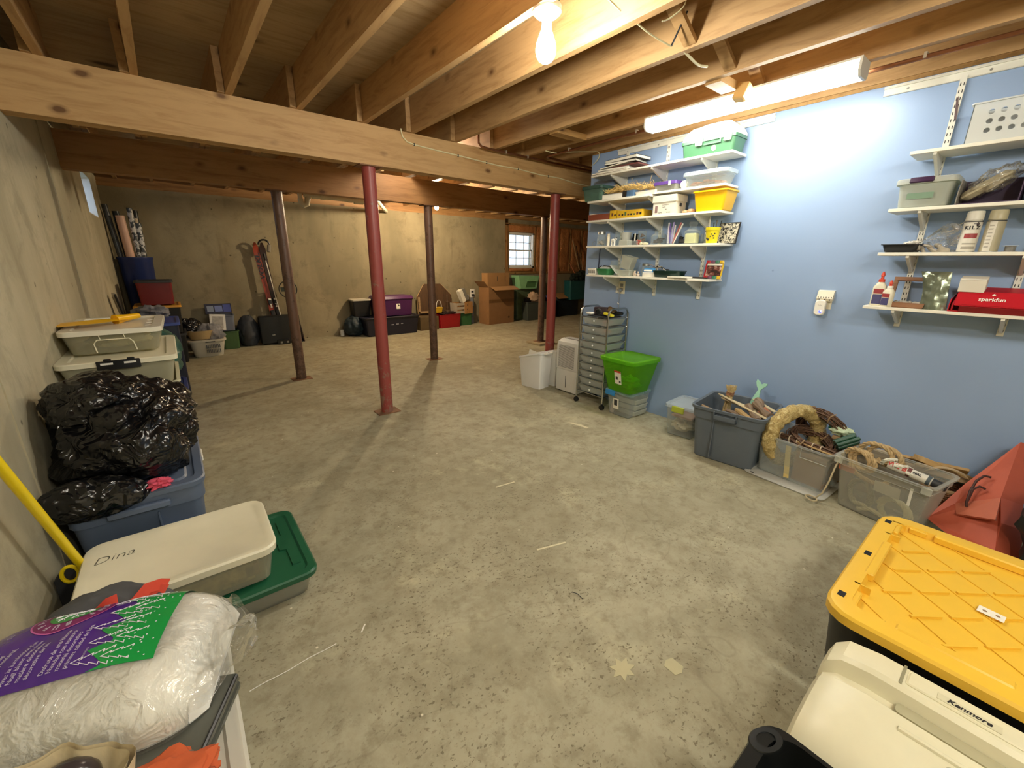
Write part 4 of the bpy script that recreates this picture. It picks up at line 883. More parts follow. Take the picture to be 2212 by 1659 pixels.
for k in range(6): solo('pebble', B().sphere((0, 0, 0), (0.013, 0.011+0.002*(k % 3), 0.009), 10, 6, 0.3, k), P('grey_shell', '#aaa294', 0.5, var=0.3), ('leftmost', 'second', 'third', 'fourth', 'fifth', 'rightmost')[k]+' grey pebble, counted from the left, in the shallow tan tray behind the glue bottles', 'pebble', (3.10, 0.495-0.019*k, U4+0.026), 0, 'pebbles in the tan tray')
def pouchfn(u, v):
    s = math.sin(PI*min(1, max(0, u))); th = (0.020*(1-v)**0.6+0.004)
    return u, v, s, th
pb_ = B(); nu, nv = 16, 18
for sgn in (-1, 1):
    def fn(u, v, sgn=sgn):
        wdt = 0.052*(1-0.12*math.sin(v*PI)+0.10*v); y = -wdt+2*wdt*u+(0.022*v*v); z = 0.190*v
        x = sgn*(0.020*math.sin(PI*u)*(1-v)**0.5*(0.3+v)**0.2)+0.004*mnoise.noise(Vector((u*5, v*7, sgn)))+0.012*v
        return (x, y, z)
    pb_.grid(fn, nu, nv)
solo('foil_pouch', pb_, P('grey_green_foil', '#7c8573', 0.22, 0.55, var=0.2, bmp=0.25, scale=14), 'shiny grey-green foil pouch standing left of the red box', 'pouch', (3.075, 0.345, U4))
rb = thing('red_box', 'glossy red box with white lettering and a raised front flap on the bottom right-hand shelf', 'box', (3.135, 0.06, U4))
M_REDB = P('glossy_red_card', '#b81f2b', 0.25, var=0.03)
part('tray', B().box(-0.085, -0.225, 0, 0.09, 0.225, 0.006), M_REDB, rb)
part('back_panel', B().box(0.086, -0.225, 0.006, 0.09, 0.225, 0.085), M_REDB, rb)
part('side_panel', B().prism([(-0.085, 0.006), (0.09, 0.006), (0.09, 0.085), (-0.06, 0.060), (-0.085, 0.03)], 'y', 0.221, 0.225), M_REDB, rb, smooth=0)
part('front_panel', B().prism([(-0.088, 0.0), (-0.084, 0.0), (-0.104, 0.030), (-0.108, 0.028)], 'y', -0.225, 0.185), P('dark_red_card', '#8c1d20', 0.4), rb, smooth=0)
lidp = B().prism([(-0.100, 0.032), (0.090, 0.112), (0.090, 0.118), (-0.102, 0.038)], 'y', -0.225, 0.205); part('lid', lidp, M_REDB, rb, smooth=0)
part('lid_side', B().prism([(-0.100, 0.036), (0.09, 0.112), (0.09, 0.05), (-0.09, 0.004)], 'y', 0.207, 0.213), M_REDB, rb, smooth=0)
part('lid_face', B().prism([(-0.103, 0.032), (-0.098, 0.032), (-0.062, 0.098), (-0.067, 0.100)], 'y', -0.225, 0.205), M_REDB, rb, smooth=0)
sl_ = math.atan2(0.036, 0.066); mrot = Matrix(((0, math.sin(sl_), -math.cos(sl_)), (-1, 0, 0), (0, math.cos(sl_), math.sin(sl_))))
lettering('lettering', 'sparkfun', 0.026, M_WPL, rb, (-0.0868, 0.085, 0.066), mrot, 0.0004)
part('flame_mark', B().prism([(0, 0), (0.006, 0.003), (0.008, 0.009), (0.004, 0.007), (0.003, 0.013), (-0.003, 0.008), (-0.005, 0.003)], 'z', 0, 0.0006), M_WPL, rb).matrix_local = Matrix.Translation((-0.079, 0.085, 0.083)) @ mrot.to_4x4()
wbx = thing('small_carton', 'small white carton on top of the red box', 'box', (3.10, 0.225, U4+0.105)); wbx.rotation_euler = (0, R(-12), 0)
part('carton', B().box(-0.04, -0.045, 0, 0.04, 0.045, 0.058, 0.001), M_PAPER, wbx); part('flap', B().box(-0.041, -0.044, 0.058, 0.041, 0.046, 0.0595), M_PAPER, wbx)

# ================= outlets =================
def outlet_face(t, y, z):
    for s in (-1, 1):
        for dz in (0.0,): part('slot', B().box(-0.0071, y+s*0.006-0.0012, z-0.004, -0.0066, y+s*0.006+0.0012, z+0.005), M_DARK, t)
    part('slot', B().lathe([(0, 0.0025), (0.0005, 0.0025)], 8), M_DARK, t).matrix_local = Matrix.Translation((-0.0066, y, z-0.009)) @ Matrix.Rotation(R(-90), 4, 'Y')
M_IVY = P('ivory_plastic', '#ddd6c0', 0.4, var=0.02)
ot = thing('wall_outlet', 'ivory wall outlet with a plug in its lower socket, below the craft shelves', 'outlet', (BX, 2.450, 1.105))
part('plate', B().box(-0.005, -0.036, -0.058, 0, 0.036, 0.058, 0.002), M_IVY, ot)
for z in (0.020, -0.020): part('socket', B().cbox((-0.0056, 0, z), (0.003, 0.033, 0.028), bev=0.001), M_GREYC, ot)
outlet_face(ot, 0, 0.022)
pc = thing('power_cord', 'grey plug and cord hanging from the ivory outlet behind the drawer cart', 'cord', (BX, 2.450, 1.085))
part('plug', B().cbox((-0.022, 0, -0.002), (0.030, 0.026, 0.032), bev=0.006), P('grey_plug', '#8b8f93', 0.4), pc)
part('cable', B().tube([(-0.030, 0, -0.016), (-0.032, -0.002, -0.05), (-0.026, 0.004, -0.12), (-0.022, 0.0, -0.20), (-0.024, -0.004, -0.30), (-0.022, 0.0, -0.45), (-0.025, 0.01, -0.70), (-0.045, 0.02, -1.0), (-0.05, 0.02, -1.078)], 0.0042, 8), P('grey_cable', '#8a94a4', 0.4), pc)
part('cable_tie', B().cbox((-0.028, 0.006, -0.125), (0.008, 0.022, 0.010), (0.5, 0, 0), 0.002), M_WPL, pc)
tp = thing('outlet_tap', 'ivory six-way wall tap on the plain part of the blue wall', 'outlet', (BX, 0.86, 1.14))
part('plate', B().box(-0.004, -0.036, -0.085, 0, 0.036, 0.030, 0.002), M_IVY, tp)
part('tap_body', B().prism([(0, -0.030), (-0.030, -0.034), (-0.036, -0.018), (-0.022, 0.030), (0, 0.034)], 'y', -0.042, 0.044), M_IVY, tp, smooth=0)
for k in range(3):
    yy = 0.028-0.028*k
    for (dx, dz, w_) in ((0.007, -0.002, 0.0016), (-0.007, -0.002, 0.0016), (0.0, -0.016, 0.0026)): part('slot', B().cbox((-0.0335, yy+dx, dz-0.008), (0.006, w_*1.6, 0.007), (0, R(-16), 0)), M_DARK, tp)
us = thing('plug_in_repeller', 'small white plug-in device with a glowing blue light, under the six-way tap', 'plug-in device', (BX, 0.875, 1.065))
part('body', B().loft([(0, 0.026, 0.046, 0.016), (0.006, 0.029, 0.049, 0.018), (0.026, 0.029, 0.049, 0.020), (0.032, 0.024, 0.044, 0.018)]), M_WPL, us).matrix_local = Matrix.Translation((-0.010, 0, 0)) @ Matrix(((0, 0, -1, 0), (1, 0, 0, 0), (0, 1, 0, 0), (0, 0, 0, 1)))
part('indicator_light', B().sphere((-0.042, -0.008, -0.024), (0.003, 0.0085, 0.0085), 14, 8), EM('blue_led', '#3038e8', 1.2), us)
part('indicator_highlight', B().sphere((-0.0440, -0.0115, -0.0205), (0.0015, 0.003, 0.003), 8, 5), EM('pale_led', '#c8d0ff', 1.2), us)
lettering('lettering', 'PestRid', 0.007, M_GREYC, us, (-0.0423, 0.0, 0.016), ROT_NX)

# ================= things on the floor by the wall corner =================
# wheeled chrome cart with ten drawers
CX0, CX1, CY0, CY1 = 2.957, 3.235, 2.335, 2.655
cart = thing('drawer_cart', 'chrome ten-drawer rolling cart beside the blue wall', 'cart', ((CX0+CX1)/2, (CY0+CY1)/2, 0))
hx, hy = (CX1-CX0)/2, (CY1-CY0)/2
for s in (-1, 1):
    y = s*hy; pts = [(-hx, y, 0.055), (-hx, y, 0.86)]
    for a in range(0, 91, 15): pts.append((-hx+0.06-0.06*math.cos(R(a)), y, 0.87+0.06*math.sin(R(a))))
    for a in range(90, -1, -15): pts.append((hx-0.06+0.06*math.cos(R(a)), y, 0.87+0.06*math.sin(R(a))))
    pts += [(hx, y, 0.86), (hx, y, 0.055)]
    part('side_frame', B().tube(pts, 0.0085, 10), M_CHROME, cart)
pitch = 0.0715
for k in range(11):
    z = 0.118+k*pitch
    if k == 10: z = 0.842
    rl = B()
    for s in (-1, 1): rl.tube([(s*hx, -hy, z), (s*hx, hy, z)], 0.0035, 6)
    for s in (-1, 1): rl.tube([(-hx, s*hy, z), (hx, s*hy, z)], 0.0035, 6)
    part('rail', rl, M_CHROME, cart)
M_DRAW = CLR('drawer_plastic', '#f2f4f1', 0.42, 0.35, tint='#e6e9e8')
dm = B().loft(open_shell(hx-0.006, hy-0.012, 0.062, 0.88, 0.012, 0.003, 0.004, 0.006)).mesh('drawer', M_DRAW)
km = B().lathe([(0, 0.004), (0.006, 0.005), (0.010, 0.009), (0.014, 0.0075), (0.016, 0.003)], 14).mesh('knob', P('clear_knob', '#e8e8e6', 0.15))
for k in range(10):
    o = bpy.data.objects.new('drawer', dm); COL.objects.link(o); o.parent = cart; o.location = (0, 0, 0.122+k*pitch+(0.012 if k == 9 else 0))
    q = bpy.data.objects.new('knob', km); COL.objects.link(q); q.parent = o; q.rotation_euler = (0, R(-90), 0); q.location = (-hx+0.010, 0.0, 0.036)
for sx in (-1, 1):
    for sy in (-1, 1):
        cst = part('caster', B().lathe([(0.040, 0.008), (0.058, 0.010)], 12, c=(sx*hx, sy*hy, 0)), M_BLACK, cart)
        part('wheel', B().tube([(sx*hx-0.012, sy*hy, 0.0245), (sx*hx-0.002, sy*hy, 0.0245)], 0.0240, 18).tube([(sx*hx+0.002, sy*hy, 0.0245), (sx*hx+0.012, sy*hy, 0.0245)], 0.0240, 18), M_BLACK, cst)
CC = ((CX0+CX1)/2, (CY0+CY1)/2)
rs = random.Random(8)
for k, (dx, dy, w_, d_, c, nm) in enumerate(((-0.02, -0.06, 0.11, 0.09, '#a8505a', 'red and white packets seen through the top drawer'), (0.03, 0.07, 0.10, 0.10, '#c9c4b6', 'pale bits seen through the top drawer'),)):
    solo('packet', crumple((0, 0, 0), (w_/2, d_/2, 0.020), 0.3, k+20, 16, 10), P('pk_'+c, c, 0.6, var=0.25), nm, 'packets', (CC[0]+dx, CC[1]+dy, 0.122+9*pitch+0.040))
for k, (dx, dy, c, nm) in enumerate(((-0.05, -0.09, '#b5644a', 'orange packet seen through the second drawer'), (0.03, 0.02, '#cfcabb', 'white bundle seen through the second drawer'), (-0.03, 0.06, '#7a7672', 'grey bundle seen through the second drawer'))):
    solo('packet', crumple((0, 0, 0), (0.045, 0.040, 0.018), 0.3, k+30, 16, 10), P('pk_'+c, c, 0.6, var=0.25), nm, 'packets', (CC[0]+dx, CC[1]+dy, 0.122+8*pitch+0.026))
cmx = thing('camera', 'old dark camera with a round lens lying on top of the cart', 'camera', (CC[0]-0.02, CC[1]+0.02, 0.856), 0.35)
part('body', B().box(-0.030, -0.065, 0, 0.030, 0.065, 0.075, 0.006), P('dark_plum', '#33272c', 0.4), cmx)
part('lens', B().lathe([(0, 0.026), (0.020, 0.024), (0.022, 0.018), (0.012, 0.016)], 20), M_BLACK, cmx).matrix_local = Matrix.Translation((-0.030, 0.015, 0.035)) @ Matrix.Rotation(R(-90), 4, 'Y')
part('lens_ring', B().lathe([(0, 0.028), (0.004, 0.028), (0.004, 0.022), (0, 0.022)], 20), M_ZINC, cmx).matrix_local = Matrix.Translation((-0.030, 0.015, 0.035)) @ Matrix.Rotation(R(-90), 4, 'Y')
solo('cloth_pouch', crumple((0, 0, 0), (0.05, 0.055, 0.030), 0.4, 41), P('olive_brown_cloth', '#6a5230', 0.9, var=0.3), 'olive-brown cloth piece on top of the camera', 'cloth', (CC[0]+0.03, CC[1]-0.04, 0.905))
solo('marker_pack', B().cbox((0, 0, 0), (0.05, 0.09, 0.02), (0.15, 0.1, 0), 0.003), P('lemon_yellow_card', '#e6d833', 0.45), 'lemon yellow packet on top of the cart', 'packet', (CC[0]-0.06, CC[1]-0.10, 0.876))
solo('tape_gun', B().cbox((0, 0, 0), (0.06, 0.11, 0.03), (0, 0, 0.4), 0.008), M_BLACK, 'black tool lying on the back of the cart top', 'tool', (CC[0]+0.07, CC[1]-0.09, 0.878))
solo('white_pad', B().cbox((0, 0, 0), (0.05, 0.07, 0.02), (0, 0, 0), 0.006), M_WPL, 'white pad lying on the front left of the cart top', 'pad', (CC[0]-0.085, CC[1]+0.095, 0.873))
solo('black_tray', B().cbox((0, 0, 0), (0.20, 0.24, 0.010), (0, 0, 0), 0.003), M_DARK, 'dark tray lining the cart top under the camera', 'tray', (CC[0], CC[1], 0.850))
# dehumidifier
dh = thing('dehumidifier', 'white dehumidifier with a slatted front between wastebaskets and cart', 'dehumidifier', (3.165, 2.925, 0))
M_DEH = P('off_white_appliance', '#d7d6d0', 0.35, var=0.02)
part('tank', B().loft([(0.015, 0.088, 0.150, 0.02), (0.245, 0.088, 0.150, 0.02)]), M_DEH, dh)
part('housing', B().loft([(0.248, 0.090, 0.152, 0.02), (0.50, 0.090, 0.152, 0.02), (0.535, 0.085, 0.147, 0.03), (0.560, 0.066, 0.130, 0.04, 0.012, 0), (0.566, 0.05, 0.11, 0.04, 0.016, 0)]), M_DEH, dh)
part('control_panel', B().cbox((-0.052, -0.01, 0.552), (0.055, 0.20, 0.006), (0, R(-38), 0), 0.002), P('taupe_panel', '#6e6862', 0.35), dh)
part('water_window', B().box(-0.0895, -0.004, 0.055, -0.0875, 0.004, 0.185), M_DARK, dh)
lv = B().box(-0.0875, -0.110, 0.275, -0.0870, 0.110, 0.50)
part('grille_recess', B().box(-0.0908, -0.105, 0.262, -0.0895, 0.115, 0.500), M_DARK, dh)
gm = B().box(-0.0945, -0.105, 0, -0.0905, 0.115, 0.0058).mesh('slat', M_DEH)
for k in range(22):
    o = bpy.data.objects.new('slat', gm); COL.objects.link(o); o.parent = dh; o.location = (0, 0, 0.263+k*0.0109)
for s in (-1, 1):
    for q in (-1, 1): part('foot', B().lathe([(0, 0.012), (0.015, 0.014)], 10, c=(q*0.06, s*0.11, 0)), M_DARK, dh)
# two pull-out wastebaskets
def wastebasket(label, x, y, rz):
    t = thing('wastebasket', label, 'wastebasket', (x, y, 0), rz)
    hx_, hy_, h = 0.105, 0.155, 0.405
    n = 4*6; vs = []; rings = []
    def ring(z_lo, z_hi, kx, ky, r):
        b = []; 
        for q, (sx, sy) in enumerate(((1, 1), (-1, 1), (-1, -1), (1, -1))):
            for i in range(6):
                a = PI/2*(q+i/5); xx = sx*(kx-r)+r*math.cos(a); yy = sy*(ky-r)+r*math.sin(a)
                u = (ky-yy)/(2*ky)                         # 0 at the low spout end (+y), 1 at the high end
                b.append((xx, yy, z_lo+(z_hi-z_lo)*(math.sin(min(1, u*1.25)*PI/2))))
        return b
    R0 = [ring(0, 0, hx_*0.80, hy_*0.84, 0.015), ring(0.305, 0.392, hx_*0.97, hy_*1.0, 0.02), ring(0.305, 0.392, hx_*1.08, hy_*1.07, 0.028), ring(0.322, 0.405, hx_*1.08, hy_*1.07, 0.028),
          ring(0.322, 0.405, hx_*0.93, hy_*0.97, 0.02), ring(0.006, 0.006, hx_*0.77, hy_*0.81, 0.015)]
    vs = [p for r_ in R0 for p in r_]; fs = []
    for k in range(len(R0)-1):
        for i in range(n): fs.append((k*n+i, k*n+(i+1) % n, (k+1)*n+(i+1) % n, (k+1)*n+i))
    fs += [tuple(range(n))[::-1], tuple(range((len(R0)-1)*n, len(R0)*n))]
    part('body', B().add(vs, fs), M_DEH if 'rear' in label else P('white_bin_plastic', '#e2e3e2', 0.35, var=0.02), t)
    part('grip', B().loft([(0.388, 0.06, 0.022, 0.018, 0, -hy_*1.10), (0.402, 0.062, 0.024, 0.02, 0, -hy_*1.10)]), M_WPL, t)
    part('grip_hole', B().lathe([(0.4021, 0.008), (0.4028, 0.008)], 12, c=(0, -hy_*1.13, 0)), M_DARK, t)
    return t
wastebasket('white wastebasket with a curved spout rim, nearer one of the pair', 2.985, 3.30, R(9))
wastebasket('white wastebasket half hidden behind the nearer one, next to the dehumidifier, rear one', 3.208, 3.29, R(6))
solo('paper_sheet', B().cbox((0, 0, 0), (0.004, 0.12, 0.14)), M_PAPER, 'grey-white sheet poking out of the nearer wastebasket', 'paper', (2.995, 3.36, 0.315), (R(12), 0, R(15)))
# clear box with blue latches under the lime bin
cb = tote('storage_box', 'clear latched box with blue clips under the lime green bin', 'box', (3.085, 2.145, 0), (0.315, 0.275, 0.225), 0, M_CLEAR, taper=0.86, r=0.02, rimw=0.010, lid=CLR('aqua_clear_lid', '#bcd6dc', 0.45, 0.2, tint='#dfeef2'))
part('latch', B().cbox((-0.168, 0.075, 0.213), (0.014, 0.105, 0.05), (0, 0.12, 0), 0.005), P('azure_plastic', '#2c7dbd', 0.35), cb)
part('label_sticker', B().cbox((-0.1455, 0.02, 0.115), (0.001, 0.06, 0.10), (0, -0.08, 0)), M_PAPER, cb)
part('printed_panel', B().cbox((-0.1470, 0.022, 0.125), (0.001, 0.034, 0.055), (0, -0.08, 0)), M_DARK, cb)
for k in range(3): solo('stacked_tray', B().loft(open_shell(0.095, 0.10, 0.045, 0.95, 0.015, 0.003, 0.004, 0.006)), M_FROST, 'clear tray in the middle of the latched box'.replace('middle', ('bottom', 'middle', 'top')[k]), 'tray', (3.115, 2.115, 0.012+0.052*k))
pbt = thing('pill_bottle', 'pink and white bottle seen inside the clear latched box', 'bottle', (2.985, 2.235, 0.010)); pbt.rotation_euler = (0.15, 0, 0)
part('bottle', B().lathe([(0, 0.018), (0.08, 0.019), (0.09, 0.014)], 16), P('pale_pink_label', '#cdb3ad', 0.5), pbt); part('cap', B().lathe([(0.09, 0.017), (0.11, 0.017)], 16), M_WPL, pbt)
# lime bin
M_LIME = CLR('lime_plastic', '#86cc28', 0.42, 0.25, tint='#c4ee7c')
lm = thing('storage_bin', 'translucent lime green bin with a lid on top of the clear latched box', 'bin', (3.035, 2.125, 0.2405), R(-3))
part('body', B().loft([(0, 0.120, 0.125, 0.03), (0.008, 0.128, 0.133, 0.035), (0.285, 0.185, 0.182, 0.04), (0.285, 0.181, 0.178, 0.04), (0.012, 0.122, 0.127, 0.03)]), M_LIME, lm)
part('lid', B().loft([(0.270, 0.187, 0.186, 0.045), (0.270, 0.195, 0.193, 0.05), (0.298, 0.198, 0.196, 0.05), (0.302, 0.192, 0.190, 0.05), (0.302, 0.170, 0.168, 0.045), (0.296, 0.162, 0.160, 0.04)]), CLR('lime_lid', '#92dc38', 0.45, 0.2, tint='#c8f080'), lm)
stk = part('label_sticker', B().cbox((-0.1605, -0.015, 0.135), (0.001, 0.07, 0.12), (0, -0.20, 0)), M_PAPER, lm)
part('red_strip', B().cbox((-0.1735, -0.015, 0.190), (0.001, 0.07, 0.016), (0, -0.20, 0)), P('sticker_red', '#c23a2e', 0.5), lm)
for (dy, dz, w_, h_) in ((0.012, 0.13, 0.022, 0.03), (-0.02, 0.10, 0.018, 0.016)): part('printed_panel', B().cbox((-0.1615-(dz-0.135)*0.2, -0.015+dy, dz), (0.001, w_, h_), (0, -0.20, 0)), M_DARK, lm)
solo('yarn_heap', crumple((0, 0, 0), (0.095, 0.10, 0.055), 0.5, 51), P('pale_green_cloth', '#9fb889', 0.9, var=0.3), 'pale crumpled bundle filling the bottom of the lime bin', 'bundle', (3.045, 2.12, 0.305))
# lime-latched box
ll = tote('storage_box', 'clear lidded box with a lime green latch, half behind the slate bin', 'box', (3.095, 1.575, 0), (0.31, 0.245, 0.245), R(4), M_CLEAR, taper=0.9, r=0.02, rimw=0.010, lid=CLR('clear_lid', '#e4ecf2', 0.42, 0.2, tint='#eef4f8'))
part('latch', B().cbox((-0.164, 0.01, 0.228), (0.014, 0.10, 0.05), (0, 0.12, 0), 0.005), P('olive_lime_plastic', '#a8b43a', 0.35), ll)
solo('craft_foam', B().cbox((0, 0, 0), (0.20, 0.17, 0.02), (0, 0, 0), 0.004), P('dusty_pink_foam', '#c99a88', 0.8), 'dusty pink sheet seen inside the lime-latched box', 'sheet', (3.09, 1.575, 0.155), R(4))
solo('paper_star', crumple((0, 0, 0), (0.10, 0.09, 0.055), 0.45, 61), P('cream_paper', '#ddd0b4', 0.8), 'cream crumpled paper in the lime-latched box', 'paper', (3.08, 1.58, 0.072))
# ================= bins on the floor along the blue wall =================
M_SLATE = P('slate_blue_plastic', '#5d6670', 0.5, var=0.04)
sb_ = thing('storage_tote', 'open slate grey tote full of wood scraps against the blue wall', 'tote', (2.965, 1.160, 0), R(7))
part('body', B().loft([(0, 0.178, 0.182, 0.03), (0.008, 0.186, 0.190, 0.035), (0.30, 0.212, 0.212, 0.04), (0.30, 0.222, 0.222, 0.05), (0.365, 0.226, 0.226, 0.05), (0.365, 0.236, 0.236, 0.055), (0.385, 0.238, 0.238, 0.055), (0.387, 0.232, 0.232, 0.05), (0.382, 0.220, 0.220, 0.045), (0.30, 0.208, 0.208, 0.04), (0.012, 0.180, 0.184, 0.03), (0.008, 0.17, 0.175, 0.03)]), M_SLATE, sb_)
hb = B().box(-0.252, -0.072, 0.318, -0.222, 0.072, 0.326).box(-0.252, -0.072, 0.318, -0.246, 0.072, 0.352).box(-0.252, 0.066, 0.318, -0.222, 0.072, 0.372).box(-0.252, -0.072, 0.318, -0.222, -0.066, 0.372)
part('handle', hb, M_SLATE, sb_, smooth=0)
part('panel_ridge', B().box(-0.219, 0.068, 0.03, -0.185, 0.074, 0.30), M_SLATE, sb_, smooth=0)
# scraps in it
M_PALEW = wood('pale_pine_stick', '#d9cba6', '#bfa97c', 'y', knots=False); M_TANW = wood('tan_scrap_wood', '#a98c66', '#836848', 'y', knots=False)
M_GRYW = wood('weathered_wood', '#8b7660', '#65513f', 'y', knots=False); M_YELW = wood('yellow_pine', '#c0a06c', '#9c7b4a', 'y', knots=False)
def stick(name, label, c, d, rot, mat, bev=0.002):
    return solo(name, B().cbox((0, 0, 0), d, (0, 0, 0), bev), mat, label, 'wood', c, rot)
stick('wood_strip', 'long pale pine strip lying across the slate tote', (2.945, 1.115, 0.385), (0.040, 0.46, 0.010), (R(4), R(20), R(-24)), M_PALEW)
stick('wood_strip', 'second pale pine strip under the long one in the slate tote', (2.985, 1.090, 0.370), (0.035, 0.42, 0.010), (R(5), R(-10), R(-12)), M_PALEW)
stick('wood_strip', 'short pale strip ending near the wall in the slate tote', (3.06, 1.02, 0.392), (0.025, 0.22, 0.010), (R(6), 0, R(-30)), M_PALEW)
stick('wood_scrap', 'yellowish pine offcut at the front of the slate tote', (2.865, 1.06, 0.352), (0.045, 0.17, 0.018), (R(10), R(12), R(-28)), M_YELW)
for k, (x, y, z, l, r_, rx, rz) in enumerate(((2.90, 1.03, 0.368, 0.20, 0.026, 10, -48), (2.95, 0.995, 0.392, 0.17, 0.028, 14, -35), (2.99, 1.02, 0.402, 0.15, 0.026, 20, -50), (2.93, 0.99, 0.352, 0.20, 0.024, 6, -58), (2.875, 1.10, 0.335, 0.22, 0.022, 4, -20))):
    b = B(); n = 9
    b.tube([(0.006*math.sin(i*1.3+k), -l/2+l*i/7, 0.004*math.cos(i*1.7+k)) for i in range(8)], [r_*(0.8+0.25*math.sin(i*1.1+k)) for i in range(8)], n)
    solo('driftwood', b, M_GRYW, ('brown driftwood piece at the front rim', 'thick brown driftwood piece in the middle', 'upper driftwood piece with a cut end', 'lower brown driftwood piece near the right rim', 'low dark driftwood piece near the left')[k]+' of the slate tote', 'wood', (x, y, z), (R(rx), 0, R(rz)))
solo('bark_piece', B().cbox((0, 0, 0), (0.06, 0.11, 0.015), bev=0.003), P('pinkish_bark', '#a06a4e', 0.8, var=0.3), 'reddish bark slab tucked between driftwood at the slate tote right rim', 'wood', (2.94, 0.965, 0.375), (R(20), R(-40), R(-50)))
stick('wood_scrap', 'dark offcut at the left corner inside the slate tote', (2.84, 1.30, 0.33), (0.05, 0.10, 0.03), (R(20), 0, R(30)), M_TANW)
wbd = thing('straw_brush', 'bundle of pale reeds tied at the waist standing in the slate tote', 'bundle', (3.05, 1.265, 0.24)); wbd.rotation_euler = (R(2), R(2), 0)
b = B(); rs = random.Random(4)
for i in range(60):
    a = rs.uniform(0, 2*PI); q = 0.024*math.sqrt(rs.random()); r2 = q*1.25
    b.tube([(r2*math.cos(a), r2*math.sin(a), 0), (q*0.9*math.cos(a), q*0.9*math.sin(a), 0.13), (q*0.75*math.cos(a), q*0.75*math.sin(a), 0.19), (r2*1.2*math.cos(a), r2*1.2*math.sin(a), 0.225+rs.uniform(0, 0.02))], 0.0035, 4, caps=False)
o = part('reeds', b, P('pale_reed', '#cdb98a', 0.7, var=0.2, scale=60), wbd); o['kind'] = 'stuff'
for zz in (0.17, 0.180, 0.190): part('twine', B().tube([(0.024*math.cos(a*PI/8), 0.024*math.sin(a*PI/8), zz+0.003*math.sin(a)) for a in range(16)], 0.004, 6, closed=True), M_TAN, wbd)
tail = [(-0.028, 0), (-0.020, 0.045), (-0.006, 0.085), (0.004, 0.115), (-0.012, 0.135), (-0.022, 0.160), (-0.020, 0.178), (0.002, 0.166), (0.014, 0.150), (0.028, 0.162), (0.052, 0.164), (0.048, 0.148), (0.030, 0.128), (0.018, 0.112), (0.020, 0.080), (0.026, 0.04), (0.028, 0)]
tl = B(); tl.M = Matrix.Scale(1.0, 4)
tl.prism([(-u*1.05, v*1.05) for u, v in tail], 'x', -0.005, 0.005)
solo('whale_tail_cutout', tl, P('mint_green_paint', '#9fd4bd', 0.5), 'mint green fish tail cut-out standing up in the slate tote', 'cut-out', (3.125, 1.115, 0.355), (0, R(10), R(-8)), smooth=0)

# clear box with wreaths, standing on its lid
wl_ = thing('tray_cover', 'white rimmed plastic lid lying on the floor under the wreath box', 'box cover', (2.955, 0.745, 0), R(-3))
part('panel', B().loft([(0, 0.19, 0.225, 0.04), (0.010, 0.196, 0.231, 0.045), (0.014, 0.190, 0.225, 0.04), (0.014, 0.170, 0.205, 0.035), (0.009, 0.165, 0.200, 0.03)]), CLR('lid_milk', '#e6e5dc', 0.9, 0.3, tint='#eeeee6'), wl_)
part('slot_hole', B().box(-0.186, 0.165, 0.0141, -0.172, 0.185, 0.0146), M_DARK, wl_)
wx = thing('storage_box', 'clear open box overflowing with wreaths', 'box', (3.005, 0.735, 0.0145), R(-7))
part('body', B().loft([(0, 0.150, 0.180, 0.03), (0.006, 0.156, 0.186, 0.035), (0.20, 0.176, 0.206, 0.04), (0.20, 0.180, 0.210, 0.04), (0.252, 0.182, 0.212, 0.04), (0.252, 0.192, 0.222, 0.045), (0.260, 0.192, 0.222, 0.045), (0.260, 0.178, 0.208, 0.04), (0.20, 0.172, 0.202, 0.035), (0.010, 0.150, 0.180, 0.03)]), M_CLEAR, wx)
b = B()
for pts in ([(-0.183, 0.20, 0.19), (-0.183, 0.08, 0.19), (-0.183, 0.08, 0.25)], [(-0.183, -0.20, 0.19), (-0.183, -0.06, 0.19), (-0.183, -0.06, 0.25)]): b.tube(pts, 0.002, 5)
part('moulded_ridge', b, M_FROST, wx)
def torus_fn(Rm, r, n, m, amp, seed, b=None, squash=1.0):
    b = b or B(); vs = []
    for i in range(n):
        a = 2*PI*i/n
        for j in range(m):
            q = 2*PI*j/m; d = Vector((math.cos(a)*Rm*9, math.sin(a)*Rm*9, q)); rr = r*(1+amp*mnoise.noise(Vector((math.cos(a)*Rm*30, math.sin(a)*Rm*30+seed, math.cos(q)*1.5)))+amp*0.5*mnoise.noise(Vector((math.cos(a)*Rm*90, math.sin(a)*Rm*90, math.sin(q)*3))))
            vs.append(((Rm+rr*math.cos(q))*math.cos(a), (Rm+rr*math.cos(q))*math.sin(a)*squash, rr*math.sin(q)))
    fs = [(i*m+j, ((i+1) % n)*m+j, ((i+1) % n)*m+(j+1) % m, i*m+(j+1) % m) for i in range(n) for j in range(m)]
    return b.add(vs, fs)
def straw_mat():
    m, nt, b = newmat('gold_straw'); v = coords(nt); n = noise(nt, v, 45, 4, 0.7, 1.5)
    nt.links.new(ramp(nt, n, [(0.3, lin('#8c7140')), (0.5, lin('#c6ac6c')), (0.7, lin('#e8dba6'))]), b.inputs['Base Color']); b.inputs['Roughness'].default_value = 0.4
    bump(nt, b, n, 0.9, 0.012); return m
M_STRAW = straw_mat()
gw = thing('straw_wreath', 'thick golden straw wreath standing upright in the wreath box', 'wreath', (3.000, 0.800, 0.262)); gw.rotation_euler = (R(90), 0, R(-30))
part('straw_ring', torus_fn(0.172, 0.044, 90, 18, 0.28, 3), M_STRAW, gw)
